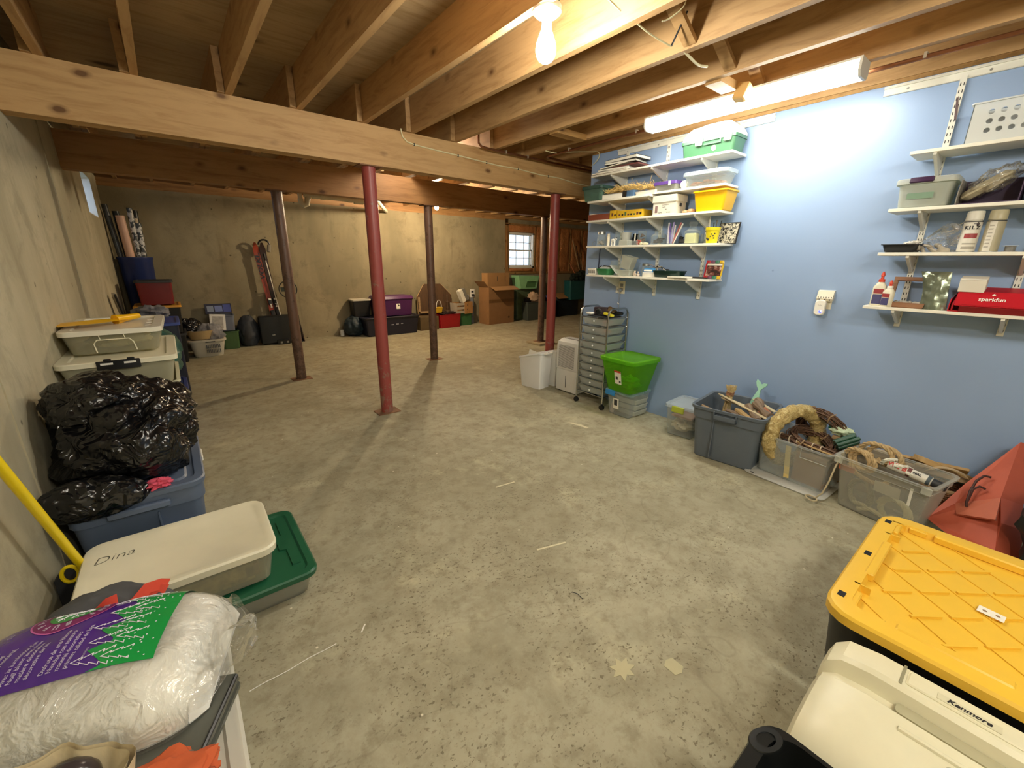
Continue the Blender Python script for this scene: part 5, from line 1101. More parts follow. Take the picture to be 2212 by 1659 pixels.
def vine_ring(Rm, r, count, seed, a0=0, a1=360, tr=0.0035, squash=1.0):
    b = B(); rs = random.Random(seed)
    for i in range(count):
        ph = rs.uniform(0, 2*PI); tw = rs.uniform(-2.5, 2.5); rr = r*math.sqrt(rs.random()); n = 26; pts = []
        s0 = R(a0+rs.uniform(-12, 12)); s1 = R(a1+rs.uniform(-12, 12))
        for k in range(n+1):
            a = s0+(s1-s0)*k/n; q = ph+tw*k/n*2; w_ = rr*(1+0.3*math.sin(k*0.9+i))
            pts.append(((Rm+w_*math.cos(q))*math.cos(a), (Rm+w_*math.cos(q))*math.sin(a)*squash, w_*math.sin(q)))
        b.tube(pts, tr, 5, caps=False)
    return b
M_VINE = P('brown_vine', '#634734', 0.7, var=0.35, scale=40)
def wreath(label, loc, rot, Rm, r, cnt, seed, ties, tiecol=None, **k):
    t = thing('vine_wreath', label, 'wreath', loc); t.rotation_euler = rot
    o = part('vines', vine_ring(Rm, r, cnt, seed, **k), M_VINE, t); o['kind'] = 'stuff'
    for a in ties:
        c = Vector((Rm*math.cos(R(a)), Rm*math.sin(R(a)), 0)); tn = Vector((math.cos(R(a)), math.sin(R(a)), 0))
        part('tie', B().tube([c+tn*(r*1.18)*math.cos(q*PI/6)+Vector((0, 0, 1))*(r*1.18)*math.sin(q*PI/6)+Vector((-tn.y, tn.x, 0))*0.006*math.sin(q) for q in range(12)], 0.004, 6, closed=True), tiecol or M_TANW, t)
    return t
wreath('large brown vine wreath leaning on the wall behind the straw wreath', (3.14, 0.70, 0.315), (R(62), 0, R(78)), 0.125, 0.030, 34, 5, (70, 120, 200))
wreath('brown vine wreath lying tilted in the middle of the wreath box', (3.01, 0.70, 0.262), (R(14), R(-10), 0.3), 0.115, 0.026, 34, 6, (150, 200, 320))
vb = thing('twig_bundle', 'bundle of dark twigs bound with pale bands at the front of the wreath box', 'bundle', (2.905, 0.715, 0.262)); vb.rotation_euler = (R(2), 0, R(-6))
b = B(); rs = random.Random(9)
for i in range(38):
    dx, dz = rs.gauss(0, 0.012), rs.gauss(0, 0.010)
    b.tube([(dx+rs.uniform(-.004, .004)+0.012*math.sin(t*0.5), -0.17+0.34*t/6, dz+rs.uniform(-.004, .004)) for t in range(7)], 0.003, 4, caps=False)
o = part('twigs', b, M_VINE, vb); o['kind'] = 'stuff'
for y in (-0.10, -0.055, 0.03, 0.075, 0.13): part('tie', B().tube([(0.026*math.cos(q*PI/6), y+0.006*math.sin(q*PI/6), 0.023*math.sin(q*PI/6)) for q in range(12)], 0.0035, 6, closed=True), P('pale_band', '#bfae94', 0.7), vb)
solo('cotton_hank', crumple((0, 0, 0), (0.040, 0.060, 0.030), 0.4, 71), P('pale_mint_yarn', '#c3d3b4', 0.9, var=0.15, scale=50, bmp=0.8), 'pale mint hank of yarn on the vine wreath', 'yarn', (3.09, 0.585, 0.345), (0, 0.2, 0.2))
solo('teal_band', B().tube([(0.036*math.cos(q*PI/8), 0, 0.034*math.sin(q*PI/8)) for q in range(16)], 0.006, 6, closed=True), P('teal_ribbon', '#2f8a78', 0.5), 'teal band tied around the leaning vine wreath', 'band', (3.125, 0.645, 0.37), (0.3, 0.2, 0.3))
sg = thing('succulent_tubes', 'dark green bunch of plastic tubes with open round ends in the wreath box', 'tubes', (3.03, 0.545, 0.30)); sg.rotation_euler = (R(-28), R(10), R(35))
M_DGRN = P('bottle_green_plastic', '#1f4a36', 0.35)
for k in range(6): part('tube', B().tube([(0.022*math.cos(k), 0.05, 0.022*math.sin(k)), (0.024*math.cos(k), -0.06-0.01*(k % 2), 0.024*math.sin(k))], 0.012, 12).tube([(0.024*math.cos(k), -0.0615-0.01*(k % 2), 0.024*math.sin(k)), (0.024*math.cos(k), -0.062-0.01*(k % 2), 0.024*math.sin(k))], 0.010, 12), M_DGRN, sg)
solo('yellow_ruler', B().cbox((0, 0, 0), (0.004, 0.030, 0.21)), P('pale_yellow_strip', '#d8c07a', 0.5), 'pale yellow wooden strip upright inside the wreath box', 'strip', (2.850, 0.765, 0.135), (R(-6), 0, R(-7)))
solo('brown_carton', B().box(-0.06, -0.085, 0, 0.06, 0.085, 0.19), M_CARD, 'brown cardboard piece seen through the wreath box', 'box', (2.925, 0.645, 0.025), R(-7))
stick('wood_strip', 'thin tan stick along the front rim of the wreath box', (2.872, 0.645, 0.265), (0.012, 0.22, 0.008), (R(3), 0, R(-10)), M_YELW)
stick('wood_strip', 'brown dowel sticking out to the right of the wreath box', (3.08, 0.47, 0.285), (0.022, 0.30, 0.022), (R(8), 0, R(8)), M_TANW)

# rope and its box
def rope(pts, r, turns_per_m=22, n=6, seg=6):
    """three-strand laid rope along a smooth path"""
    P_ = [Vector(p) for p in pts]; out = []
    for i in range(len(P_)-1):
        p0, p1, p2, p3 = P_[max(i-1, 0)], P_[i], P_[i+1], P_[min(i+2, len(P_)-1)]
        for k in range(seg):
            t = k/seg; out.append(0.5*((2*p1)+(p2-p0)*t+(2*p0-5*p1+4*p2-p3)*t*t+(3*p1-p0-3*p2+p3)*t**3))
    out.append(P_[-1]); L = [0]
    for a, c in zip(out, out[1:]): L.append(L[-1]+(c-a).length)
    m_ = max(12, int(L[-1]/(r*0.9))); fine = []; j = 0
    for k in range(m_+1):
        d = L[-1]*k/m_
        while j < len(L)-2 and L[j+1] < d: j += 1
        f = 0 if L[j+1] == L[j] else (d-L[j])/(L[j+1]-L[j]); fine.append((out[j].lerp(out[j+1], f), d))
    b = B(); up = Vector((0, 0, 1))
    frames = []
    for k, (p, d) in enumerate(fine):
        t = (fine[min(k+1, m_)][0]-fine[max(k-1, 0)][0]).normalized(); a = up-t*up.dot(t)
        if a.length < 1e-4: a = t.orthogonal()
        a.normalize(); up = a; frames.append((p, a, t.cross(a), d))
    for s in range(3):
        b.tube([p+(a*math.cos(2*PI*s/3+d*turns_per_m*0.02/r*2)+c*math.sin(2*PI*s/3+d*turns_per_m*0.02/r*2))*r*0.48 for p, a, c, d in frames], r*0.56, n)
    return b
M_ROPE = P('manila_rope', '#b39a70', 0.85, var=0.2, scale=60); M_WROPE = P('white_cotton_rope', '#dcdacb', 0.8, var=0.06); M_CROPE = P('cream_cotton_rope', '#cfc8a9', 0.85, var=0.12)
rx = thing('storage_box', 'frosted open box of ropes in front of the scrap lumber', 'box', (2.880, 0.288, 0), R(-12))
part('body', B().loft([(0, 0.107, 0.165, 0.03), (0.006, 0.113, 0.171, 0.035), (0.255, 0.138, 0.200, 0.04), (0.255, 0.144, 0.206, 0.04), (0.292, 0.146, 0.208, 0.04), (0.292, 0.158, 0.220, 0.045), (0.302, 0.158, 0.220, 0.045), (0.302, 0.142, 0.204, 0.04), (0.25, 0.134, 0.196, 0.035), (0.010, 0.109, 0.167, 0.03)]), CLR('frosted_tote', '#e9e8de', 0.26, 0.35, tint='#ecebe4'), rx)
for s in (-1, 1): part('rim_tab', B().box(-0.158, s*0.19-0.02, 0.262, -0.144, s*0.19+0.02, 0.30, 0.004), M_FROST, rx)
part('label_sticker', B().cbox((-0.131, -0.04, 0.205), (0.001, 0.11, 0.060), (0, -0.1, 0)), CLR('paper_label_seen_through', '#e0ddd0', 0.9, 0.5), rx)
part('tape_strip', B().cbox((-0.135, -0.135, 0.215), (0.001, 0.012, 0.10), (0, -0.1, 0)), M_PAPER, rx)
RXM = Matrix.Translation((2.905, 0.292, 0)) @ Matrix.Rotation(R(-12), 4, 'Z')
def rope_thing(label, pts, r, mat, cat='rope'):
    return solo('rope', rope([RXM @ Vector(p) for p in pts], r), mat, label, cat)
def coil(cx, cy, cz, rx_, rz_, n, tilt=0.0, ax='y', dz=0.0):
    out = []
    for i in range(n):
        a = 2*PI*i/10; u, v = rx_*math.cos(a), rz_*math.sin(a)
        out.append((cx+(u*0.25 if ax == 'y' else u), cy+(u if ax == 'y' else u*0.25)+dz*i, cz+v+tilt*u))
    return out
rope_thing('thick tan manila rope coil bulging over the left rim of the rope box', coil(-0.09, 0.135, 0.290, 0.060, 0.050, 24, 0.1, dz=-0.0022), 0.0125, M_ROPE)
rope_thing('second loop of tan manila rope behind the first at the rope box rim', coil(0.00, 0.10, 0.325, 0.070, 0.050, 20, -0.1, dz=-0.004), 0.0125, M_ROPE)
rope_thing('tan manila rope running down inside the left wall of the rope box', [(-0.12, 0.15, 0.26), (-0.13, 0.10, 0.22), (-0.12, 0.02, 0.20), (-0.10, -0.03, 0.22)], 0.0125, M_ROPE)
rope_thing('white cotton rope heaped in the middle of the rope box', [(-0.04, 0.04, 0.29), (-0.06, 0.02, 0.325), (-0.02, -0.01, 0.33), (0.01, 0.0, 0.305), (-0.03, -0.03, 0.30), (-0.06, -0.02, 0.31), (-0.03, -0.06, 0.315), (0.01, -0.05, 0.30), (-0.01, -0.08, 0.30), (-0.05, -0.07, 0.29), (-0.03, -0.10, 0.285)], 0.009, M_WROPE)
rope_thing('cream rope coiled in the lower right of the rope box', coil(-0.10, -0.07, 0.085, 0.065, 0.060, 26, 0.0, dz=-0.001), 0.011, M_CROPE)
rope_thing('cream rope loops lying along the bottom of the rope box', [(-0.12, 0.06, 0.02), (-0.125, 0.0, 0.05), (-0.11, -0.05, 0.03), (-0.12, -0.10, 0.05), (-0.10, -0.14, 0.02), (-0.05, -0.10, 0.03), (-0.08, -0.02, 0.02), (-0.11, 0.05, 0.05), (-0.08, 0.10, 0.03)], 0.011, M_CROPE)
rope_thing('thin grey rope coils at the lower left of the rope box', coil(-0.09, 0.09, 0.10, 0.055, 0.075, 30, 0.0, dz=-0.001), 0.007, P('grey_cord', '#a8a592', 0.8, var=0.15))
solo('orange_card', B().cbox((0, 0, 0), (0.003, 0.075, 0.035)), P('orange_card', '#cf7a58', 0.6), 'orange card seen through the left end of the rope box', 'card', tuple(RXM @ Vector((-0.145, 0.145, 0.235))), (0, R(-6), R(-12)))
cv = thing('caulk_tube', 'white tube with red and black print lying on the rope box rim', 'tube', tuple(RXM @ Vector((-0.02, -0.085, 0.285)))); cv.rotation_euler = (R(90+8), 0, R(-5))
part('tube', B().lathe([(-0.10, 0.024), (0.075, 0.024), (0.08, 0.020)], 24), M_CAN, cv); part('cap', B().lathe([(0.080, 0.021), (0.135, 0.020), (0.138, 0.017)], 20), M_DARK, cv)
part('cap_ring', B().lathe([(0.060, 0.0245), (0.075, 0.0245)], 24), P('slate_print', '#4a565c', 0.5), cv)
part('printed_band', B().lathe([(-0.020, 0.0244), (-0.004, 0.0244)], 24, cap0=False, cap1=False), M_MAR, cv)
def tube_text(parent, txt, size, z0, a, mat, r=0.0244, adv=0.62, bold=0.001):
    for k, ch in enumerate(txt):
        d = R(a); m = Matrix(((0, math.sin(d)*1.0, math.cos(d)), (0, -math.cos(d), math.sin(d)), (1, 0, 0)))
        lettering('lettering', ch, size, mat, parent, ((r+0.0003)*math.cos(d), (r+0.0003)*math.sin(d), z0+k*size*adv), m, bold)
tube_text(cv, 'WEB', 0.034, -0.085, 145, P('sticker_red', '#c23a2e', 0.5), adv=0.78); tube_text(cv, 'SEAL', 0.014, 0.006, 140, M_INKB)
solo('cord_loop', B().tube([(2.72+0.028*math.cos(a*PI/9), 0.575+0.028*math.sin(a*PI/9), 0.0195+0.004*math.sin(a*PI/9)) for a in range(18)], 0.0045, 6, closed=True), P('beige_cord', '#b7a988', 0.8), 'small loop of beige cord on the floor between the wreath and rope boxes', 'cord')
solo('cord', B().tube([(2.74, 0.56, 0.020), (2.745, 0.535, 0.06), (2.76, 0.52, 0.14), (2.79, 0.515, 0.22), (2.82, 0.51, 0.262), (2.87, 0.505, 0.29)], 0.0045, 6), P('beige_cord', '#b7a988', 0.8), 'beige cord hanging between the wreath box and rope box', 'cord')
# lumber heap
for k, (c, d, rot, lbl) in enumerate((((3.17, 0.36, 0.245), (0.09, 0.66, 0.016), (R(-2), R(40), R(6)), 'long flat board along the wall behind the rope box'),
    ((3.12, 0.27, 0.235), (0.055, 0.50, 0.030), (R(3), R(20), R(10)), 'tan board lying over the long flat board'),
    ((3.15, 0.13, 0.265), (0.09, 0.24, 0.030), (R(20), R(10), R(38)), 'bright block of pine sticking up right of the rope box'),
    ((3.14, 0.40, 0.200), (0.16, 0.38, 0.020), (0, R(4), R(3)), 'wide board low in the scrap heap by the wall'),
    ((3.03, 0.28, 0.285), (0.05, 0.11, 0.012), (R(50), 0, R(20)), 'short pointed offcut standing in the scrap heap'),
    ((3.15, 0.41, 0.150), (0.15, 0.36, 0.09), (0, 0, R(4)), 'brown carton under the scrap boards'),
    ((3.10, 0.18, 0.275), (0.04, 0.16, 0.018), (R(8), R(12), R(70)), 'small crosswise pine offcut in the scrap heap'))):
    stick('lumber' if 'carton' not in lbl else 'carton', lbl, c, d, rot, (M_YELW, M_TANW, M_YELW, M_TANW, M_YELW, M_CARD, M_YELW)[k])
stick('carton', 'lower brown carton at the wall carrying the scrap boards', (3.16, 0.41, 0.05), (0.14, 0.36, 0.10), (0, 0, 0), M_CARD)
stick('painted_board', 'turquoise painted board edge behind the basket handle', (3.20, -0.02, 0.215), (0.05, 0.34, 0.05), (0, R(20), R(4)), P('turquoise_paint', '#5f97a3', 0.6))
# wicker basket with a hoop handle
bk_ = thing('wicker_basket', 'brown round basket with a pale hoop handle between rope box and orange bag', 'basket', (3.085, 0.105, 0), R(20))
def wicker():
    b = B(); n = 60; rings = []
    for k in range(17):
        z = 0.012*k; r = 0.068+0.034*math.sin(min(1, z/0.15)*PI/2)
        b.tube([((r+0.0035*(1 if (i+k) % 2 else -1))*math.cos(2*PI*i/n), (r+0.0035*(1 if (i+k) % 2 else -1))*math.sin(2*PI*i/n)*1.15, z+0.006) for i in range(n)], 0.0065, 4, closed=True)
    return b
o = part('weave', wicker(), P('brown_wicker', '#7c5232', 0.6, var=0.3, scale=50), bk_); o['kind'] = 'stuff'
part('rim', B().tube([(0.104*math.cos(a*PI/16), 0.118*math.sin(a*PI/16), 0.200) for a in range(32)], 0.009, 6, closed=True), M_TANW, bk_)
hp = B(); vs = []; n = 20
for i in range(n+1):
    a = PI*i/n
    for (dr, dx) in ((0, -0.012), (0, 0.012), (0.005, 0.012), (0.005, -0.012)): vs.append((dx, -(0.108+dr)*math.cos(a), 0.195+(0.095+dr)*math.sin(a)))
fs = [(i*4+j, i*4+(j+1) % 4, (i+1)*4+(j+1) % 4, (i+1)*4+j) for i in range(n) for j in range(4)]
part('hoop_handle', hp.add(vs, fs), P('pale_wood_hoop', '#b9a27c', 0.5), bk_)
# terracotta gift bag
M_TERRA = P('terracotta_paper', '#b5553d', 0.55, var=0.06)
gb = thing('paper_bag', 'large terracotta paper bag with dark handles leaning at the wall', 'bag')
def slab3(pts, off, th=0.004):
    n = len(pts); off = Vector(off); vs = [Vector(p) for p in pts]+[Vector(p)+off for p in pts]
    return B().add(vs, [tuple(range(n)), tuple(range(n, 2*n))[::-1]]+[(i, (i+1) % n, n+(i+1) % n, n+i) for i in range(n)])
bT, bL, bM, bR = (3.16, -0.099, 0.498), (3.02, 0.027, 0.258), (2.955, 0.035, 0.165), (2.92, -0.096, 0.275)
bBL, bB0, bB1 = (2.88, 0.115, 0.068), (2.70, -0.039, 0.070), (2.72, -0.131, 0.090)
OFF = (0.070, -0.075, -0.030)
part('front_panel', slab3([bT, bL, bM, bR], OFF), M_TERRA, gb, smooth=0)
part('lower_panel', slab3([bL, bBL, bB0, bB1, (2.80, -0.12, 0.20), bR, bM], OFF), M_TERRA, gb, smooth=0)
part('fold', slab3([bR, bM, (2.86, 0.02, 0.15), (2.78, -0.10, 0.215)], (0.008, -0.004, -0.01)), P('terracotta_fold', '#c06a50', 0.5), gb, smooth=0)
HN = Vector((-0.028, 0.004, 0.012))
HP1 = [(3.021, -.049, .326), (3.034, -.028, .320), (3.018, -.010, .289), (2.975, -.002, .242), (2.928, -.002, .200), (2.908, -.005, .183)]
HP2 = [(2.972, -.045, .277), (2.988, -.025, .275), (2.981, -.008, .254), (2.930, -.002, .205)]
for pts in (HP1, HP2): part('rope_handle', B().tube([Vector(p)+HN*(0.35+0.65*math.sin(PI*k/(len(pts)-1))) for k, p in enumerate(pts)], 0.0055, 7), P('dark_brown_cord', '#3b1a14', 0.6), gb)
solo('black_sack', crumple((0, 0, 0), (0.17, 0.17, 0.27), 0.25, 81), P('matte_black_plastic', '#121413', 0.5, bmp=0.3), 'black sack bulging at the far right beside the terracotta bag', 'bag', (2.72, -0.335, 0.262))

# ================= near right: totes and case =================
M_HY = P('tote_yellow', '#e6b93a', 0.42, var=0.02)
X0, X1, Y1, Y0 = 1.355, 2.135, 0.205, -0.335; cx, cy = (X0+X1)/2, (Y0+Y1)/2
yt = thing('storage_tote', 'large black tote with a ribbed yellow lid and white sticker', 'tote', (cx, cy, 0))
hx, hy = (X1-X0)/2, (Y1-Y0)/2
part('body', B().loft([(0, hx*0.84, hy*0.84, 0.05), (0.01, hx*0.86, hy*0.86, 0.06), (0.30, hx*0.95, hy*0.95, 0.07), (0.34, hx*0.955, hy*0.955, 0.07)]), M_BLACK, yt)
lb_ = B().loft([(0.330, hx, hy, 0.08), (0.356, hx, hy, 0.08), (0.364, hx-0.006, hy-0.006, 0.078), (0.366, hx-0.014, hy-0.014, 0.075), (0.366, hx-0.060, hy-0.055, 0.04), (0.342, hx-0.068, hy-0.063, 0.035)])
lido = part('lid', lb_, M_HY, yt)
rb_ = B()   # one moulding
# raised end bar and corner blocks along the inner wall
for sx in (-1, 1):
    rb_.cbox((sx*(hx-0.066), 0, 0.3560), (0.030, 0.22, 0.028), (0, 0, 0), 0.004)
    for sy in (-1, 1): rb_.cbox((sx*(hx-0.062), sy*0.155, 0.3520), (0.022, 0.05, 0.022), (0, 0, 0), 0.003)
for sy in (-1, 1):
    rb_.cbox((0, sy*(hy-0.060), 0.3560), (0.26, 0.026, 0.028), (0, 0, 0), 0.004)
    for dx in (-0.28, 0.28): rb_.cbox((dx, sy*(hy-0.060), 0.3520), (0.08, 0.020, 0.022), (0, 0, 0), 0.003)
    for dx in (-0.205, 0.205, 0.32): rb_.box(dx-0.003, sy*(hy-0.060)-0.022, 0.342, dx+0.003, sy*(hy-0.060)+0.02, 0.366)
o = part('lid_blocks', rb_, M_HY, yt); o['kind'] = 'stuff'
# crossing ribs
rr = B(); ix, iy = hx-0.075, hy-0.070
def clip_rib(p, d, w_, h, b):
    ts = []
    t0, t1 = -9, 9
    for a in (0, 1):
        lim = (ix, iy)[a]
        if abs(d[a]) > 1e-6:
            q0, q1 = (-lim-p[a])/d[a], (lim-p[a])/d[a]; t0 = max(t0, min(q0, q1)); t1 = min(t1, max(q0, q1))
        elif abs(p[a]) > lim: return
    if t1-t0 < 0.03: return
    L = t1-t0; a = math.atan2(d[1], d[0]); c = ((p[0]+d[0]*(t0+t1)/2), (p[1]+d[1]*(t0+t1)/2), 0.3425+h/2)
    b.cbox(c, (L, w_, h), (0, 0, a))
rA, rB = B(), B()
for k in range(-6, 7):
    d = Vector((math.cos(R(52)), math.sin(R(52)))); nrm = Vector((-d.y, d.x)); p = nrm*(k*0.105); clip_rib((p.x, p.y), d, 0.004, 0.003, rA)
for k in range(-6, 7):
    d = Vector((math.cos(R(-40)), math.sin(R(-40)))); nrm = Vector((-d.y, d.x)); p = nrm*(k*0.098+0.03)
    for q in range(-5, 6):
        c = p+d*(q*0.115+0.05)
        if abs(c.x) < ix-0.05 and abs(c.y) < iy-0.035: rB.cbox((c.x, c.y, 0.3445), (0.088, 0.008, 0.009), (0, 0, R(-40)), 0.0)
for rr in (rA, rB):
    o = part('lid_ribs', rr, M_HY, yt, smooth=0); o['kind'] = 'stuff'
for dx in (-0.30, 0.0, 0.30):
    for sy in (-1, 1): part('lock_hole', B().box(dx-0.014, sy*(hy-0.030)-0.009, 0.3662, dx+0.014, sy*(hy-0.030)+0.009, 0.3668), M_BLACK, yt, smooth=0)
part('barcode_sticker', B().cbox((-0.02, -0.055, 0.3500), (0.055, 0.036, 0.001), (0, 0, R(-96))), M_PAPER, yt)
part('sticker_print', B().cbox((-0.020, -0.042, 0.3507), (0.008, 0.008, 0.0004), (0, 0, R(-62))).cbox((-0.020, -0.068, 0.3507), (0.008, 0.008, 0.0004), (0, 0, R(-62))), P('brown_ink', '#8c6a4a', 0.6), yt)
# cream hard case lying next to it
M_CASE = P('cream_hard_plastic', '#d8d3b6', 0.38, var=0.03)
cs_ = thing('hard_case', 'cream plastic carrying case with moulded ridges in front of the yellow-lidded tote', 'case', (1.14, -0.12, 0))
def casefn():
    # profile across x (from the low side at -x up to the ridge at +x), swept along y with rounded ends
    prof = [(-0.205, 0.0), (-0.215, 0.05), (-0.205, 0.14), (-0.17, 0.215), (-0.11, 0.262), (-0.03, 0.285), (0.060, 0.290), (0.075, 0.278), (0.092, 0.280), (0.105, 0.318), (0.118, 0.326), (0.188, 0.326), (0.198, 0.316), (0.205, 0.26), (0.206, 0.0)]
    st_ = [(-0.50, 0.86, 0.86), (-0.46, 0.97, 0.97), (-0.40, 1, 1), (0.17, 1, 1), (0.235, 0.985, 0.97), (0.262, 0.94, 0.90), (0.272, 0.90, 0.80)]
    b = B(); n = len(prof); vs = []
    for (y, kx, kz) in st_: vs += [(x*kx, y, z*kz) for x, z in prof]
    fs = [(k*n+i, k*n+i+1, (k+1)*n+i+1, (k+1)*n+i) for k in range(len(st_)-1) for i in range(n-1)]
    fs += [tuple(range(n)), tuple(range((len(st_)-1)*n, len(st_)*n))[::-1]]
    return b.add(vs, fs)
part('shell', casefn(), M_CASE, cs_, smooth=30)
part('ridge_notch', B().box(0.120, 0.118, 0.3255, 0.195, 0.124, 0.3275), P('shadow_gap', '#8c886e', 0.6), cs_)
part('ridge_panel', B().cbox((0.155, -0.03, 0.327), (0.052, 0.285, 0.006), (0, 0, 0), 0.004), M_CASE, cs_)
part('nameplate', B().cbox((0.148, 0.005, 0.3305), (0.022, 0.105, 0.002), (0, 0, 0), 0.0), P('cream_nameplate', '#cfcaac', 0.3), cs_)
lettering('lettering', 'Kenmore', 0.019, M_INKB, cs_, (0.148, 0.005, 0.3318), (0, 0, R(-90)), 0.0006, shear=0.3)
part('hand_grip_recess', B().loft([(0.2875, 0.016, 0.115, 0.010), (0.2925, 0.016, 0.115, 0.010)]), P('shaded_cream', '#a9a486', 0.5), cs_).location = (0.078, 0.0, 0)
part('side_rib', B().tube([(0.02, 0.10, 0.288), (0.022, 0.0, 0.288), (0.035, -0.14, 0.288)], 0.007, 8), M_CASE, cs_)
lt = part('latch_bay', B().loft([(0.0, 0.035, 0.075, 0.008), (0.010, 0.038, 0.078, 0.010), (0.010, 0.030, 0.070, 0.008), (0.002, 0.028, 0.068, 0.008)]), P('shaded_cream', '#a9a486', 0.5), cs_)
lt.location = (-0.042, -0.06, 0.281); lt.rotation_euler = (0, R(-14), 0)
# black bin at the bottom edge
bn = thing('black_crate', 'black plastic bin with oval handle holes in the right-hand corner by the cream case', 'bin', (0.815, -0.03, 0))
part('body', B().loft([(0, 0.09, 0.17, 0.04), (0.008, 0.096, 0.176, 0.045), (0.255, 0.105, 0.184, 0.05), (0.255, 0.114, 0.212, 0.050), (0.300, 0.116, 0.214, 0.052), (0.305, 0.113, 0.211, 0.050), (0.303, 0.104, 0.182, 0.05), (0.012, 0.090, 0.168, 0.04)]), P('glossy_black', '#1a1c1c', 0.25), bn)
gr = B(); gr.M = Matrix.Translation((0.058, 0.190, 0.2945)) @ Matrix.Rotation(R(-22), 4, 'Z') @ Matrix.Diagonal((1, 0.62, 1, 1))
gr.lathe([(0, 0.042), (0.010, 0.042), (0.012, 0.040), (0.012, 0.024), (0, 0.024), (0, 0.042)], 26, cap0=False, cap1=False)
part('grip_ring', gr, P('glossy_black', '#1a1c1c', 0.25), bn)
for k in range(4): part('rim_notch', B().cbox((-0.104, 0.15-0.05*k, 0.3045), (0.012, 0.014, 0.003)), P('worn_edge', '#55585a', 0.4), bn)
# ================= along the left wall, near end =================
M_CREAMP = P('cream_lid_plastic', '#e4dfc6', 0.38, var=0.03)
# green-lidded flat box, with the white-lidded one on top
gbx = thing('underbed_box', 'flat clear box with a dark green lid, lowest by the left wall', 'box', (-0.085, 1.868, 0))
part('body', B().loft([(0, 0.320, 0.238, 0.03), (0.006, 0.326, 0.244, 0.035), (0.10, 0.352, 0.262, 0.04), (0.10, 0.347, 0.257, 0.04), (0.010, 0.322, 0.240, 0.03)]), CLR('clear_box_side', '#cfcfc4', 0.42, 0.3, tint='#e9e9e0'), gbx)
M_GLID = P('bottle_green_lid', '#1f5c40', 0.35, var=0.05)
part('lid', B().loft([(0.088, 0.358, 0.268, 0.045), (0.088, 0.366, 0.274, 0.05), (0.108, 0.368, 0.276, 0.05), (0.114, 0.362, 0.270, 0.048), (0.114, 0.338, 0.246, 0.04), (0.106, 0.330, 0.238, 0.035)]), M_GLID, gbx)
lr = B()
for sx in (-1, 1): lr.prism([(sx*0.318, -0.18), (sx*0.288, -0.18), (sx*0.288, -0.06), (sx*0.262, -0.05), (sx*0.262, 0.05), (sx*0.288, 0.06), (sx*0.288, 0.18), (sx*0.318, 0.18)], 'z', 0.106, 0.1125)
o = part('lid_step', lr, M_GLID, gbx, smooth=0); o['kind'] = 'stuff'
dbx = thing('underbed_box', 'flat box with a big cream lid marked with a handwritten name', 'box', (-0.130, 1.832, 0.1150), R(-0.6))
part('body', B().loft([(0, 0.248, 0.172, 0.03), (0.005, 0.254, 0.178, 0.035), (0.135, 0.276, 0.194, 0.04), (0.135, 0.272, 0.190, 0.04), (0.009, 0.250, 0.174, 0.03)]), CLR('clear_box_warm', '#d2cfba', 0.42, 0.3, tint='#e9e7dc'), dbx)
part('lid', B().loft([(0.125, 0.282, 0.202, 0.05), (0.125, 0.288, 0.207, 0.055), (0.150, 0.290, 0.209, 0.055), (0.157, 0.284, 0.203, 0.052), (0.157, 0.262, 0.182, 0.04), (0.1535, 0.256, 0.176, 0.036)]), M_CREAMP, dbx)
lettering('handwriting', 'Dina', 0.062, P('pencil_grey', '#5c5a4c', 0.7), dbx, (-0.200, 0.078, 0.1540), (0, 0, R(2)), -0.0012, shear=0.25)
solo('patterned_card', B().cbox((0, 0, 0), (0.34, 0.03, 0.07), (0, 0, 0), 0.0), P('patterned_card', '#b9a26c', 0.6, var=0.45, scale=30), 'yellowish patterned card seen inside the cream-lidded box', 'card', (-0.10, 1.685, 0.165), 0)
solo('wood_block', B().cbox((0, 0, 0), (0.05, 0.03, 0.05), bev=0.003), M_TANW, 'tan block with a dark knot inside the cream-lidded box near its corner', 'block', (0.062, 1.685, 0.165))
solo('ornament', crumple((0, 0, 0), (0.14, 0.09, 0.040), 0.4, 91, 24, 14), P('dark_green_and_red_mix', '#5b5e42', 0.6, var=0.6, scale=30), 'dark mixed ornaments inside the cream-lidded box', 'ornaments', (-0.08, 1.80, 0.165))
# slate blue tote with a lid
M_BTOTE = P('slate_blue_tote', '#5a6880', 0.42, var=0.04)
bt = thing('storage_tote', 'slate blue lidded tote under the black garbage bag', 'tote', (-0.252, 2.445, 0))
part('body', B().loft([(0, 0.185, 0.265, 0.04), (0.008, 0.192, 0.272, 0.045), (0.30, 0.212, 0.305, 0.05), (0.30, 0.220, 0.312, 0.055), (0.372, 0.222, 0.315, 0.055)]), M_BTOTE, bt)
part('lid', B().loft([(0.372, 0.224, 0.322, 0.06), (0.372, 0.230, 0.328, 0.065), (0.392, 0.232, 0.330, 0.065), (0.398, 0.226, 0.324, 0.06), (0.398, 0.196, 0.292, 0.05), (0.388, 0.190, 0.286, 0.045), (0.388, 0.168, 0.264, 0.04), (0.396, 0.160, 0.256, 0.035)]), M_BTOTE, bt)
part('handle', B().box(-0.10, -0.338, 0.315, 0.10, -0.310, 0.345, 0.006), M_BTOTE, bt)
part('moulded_panel', B().box(0.05, -0.318, 0.20, 0.19, -0.296, 0.214).box(0.05, -0.314, 0.03, 0.056, -0.286, 0.29), M_BTOTE, bt, smooth=0)
part('lid_latch', B().box(0.228, -0.06, 0.372, 0.237, 0.06, 0.395, 0.003), M_WPL, bt)
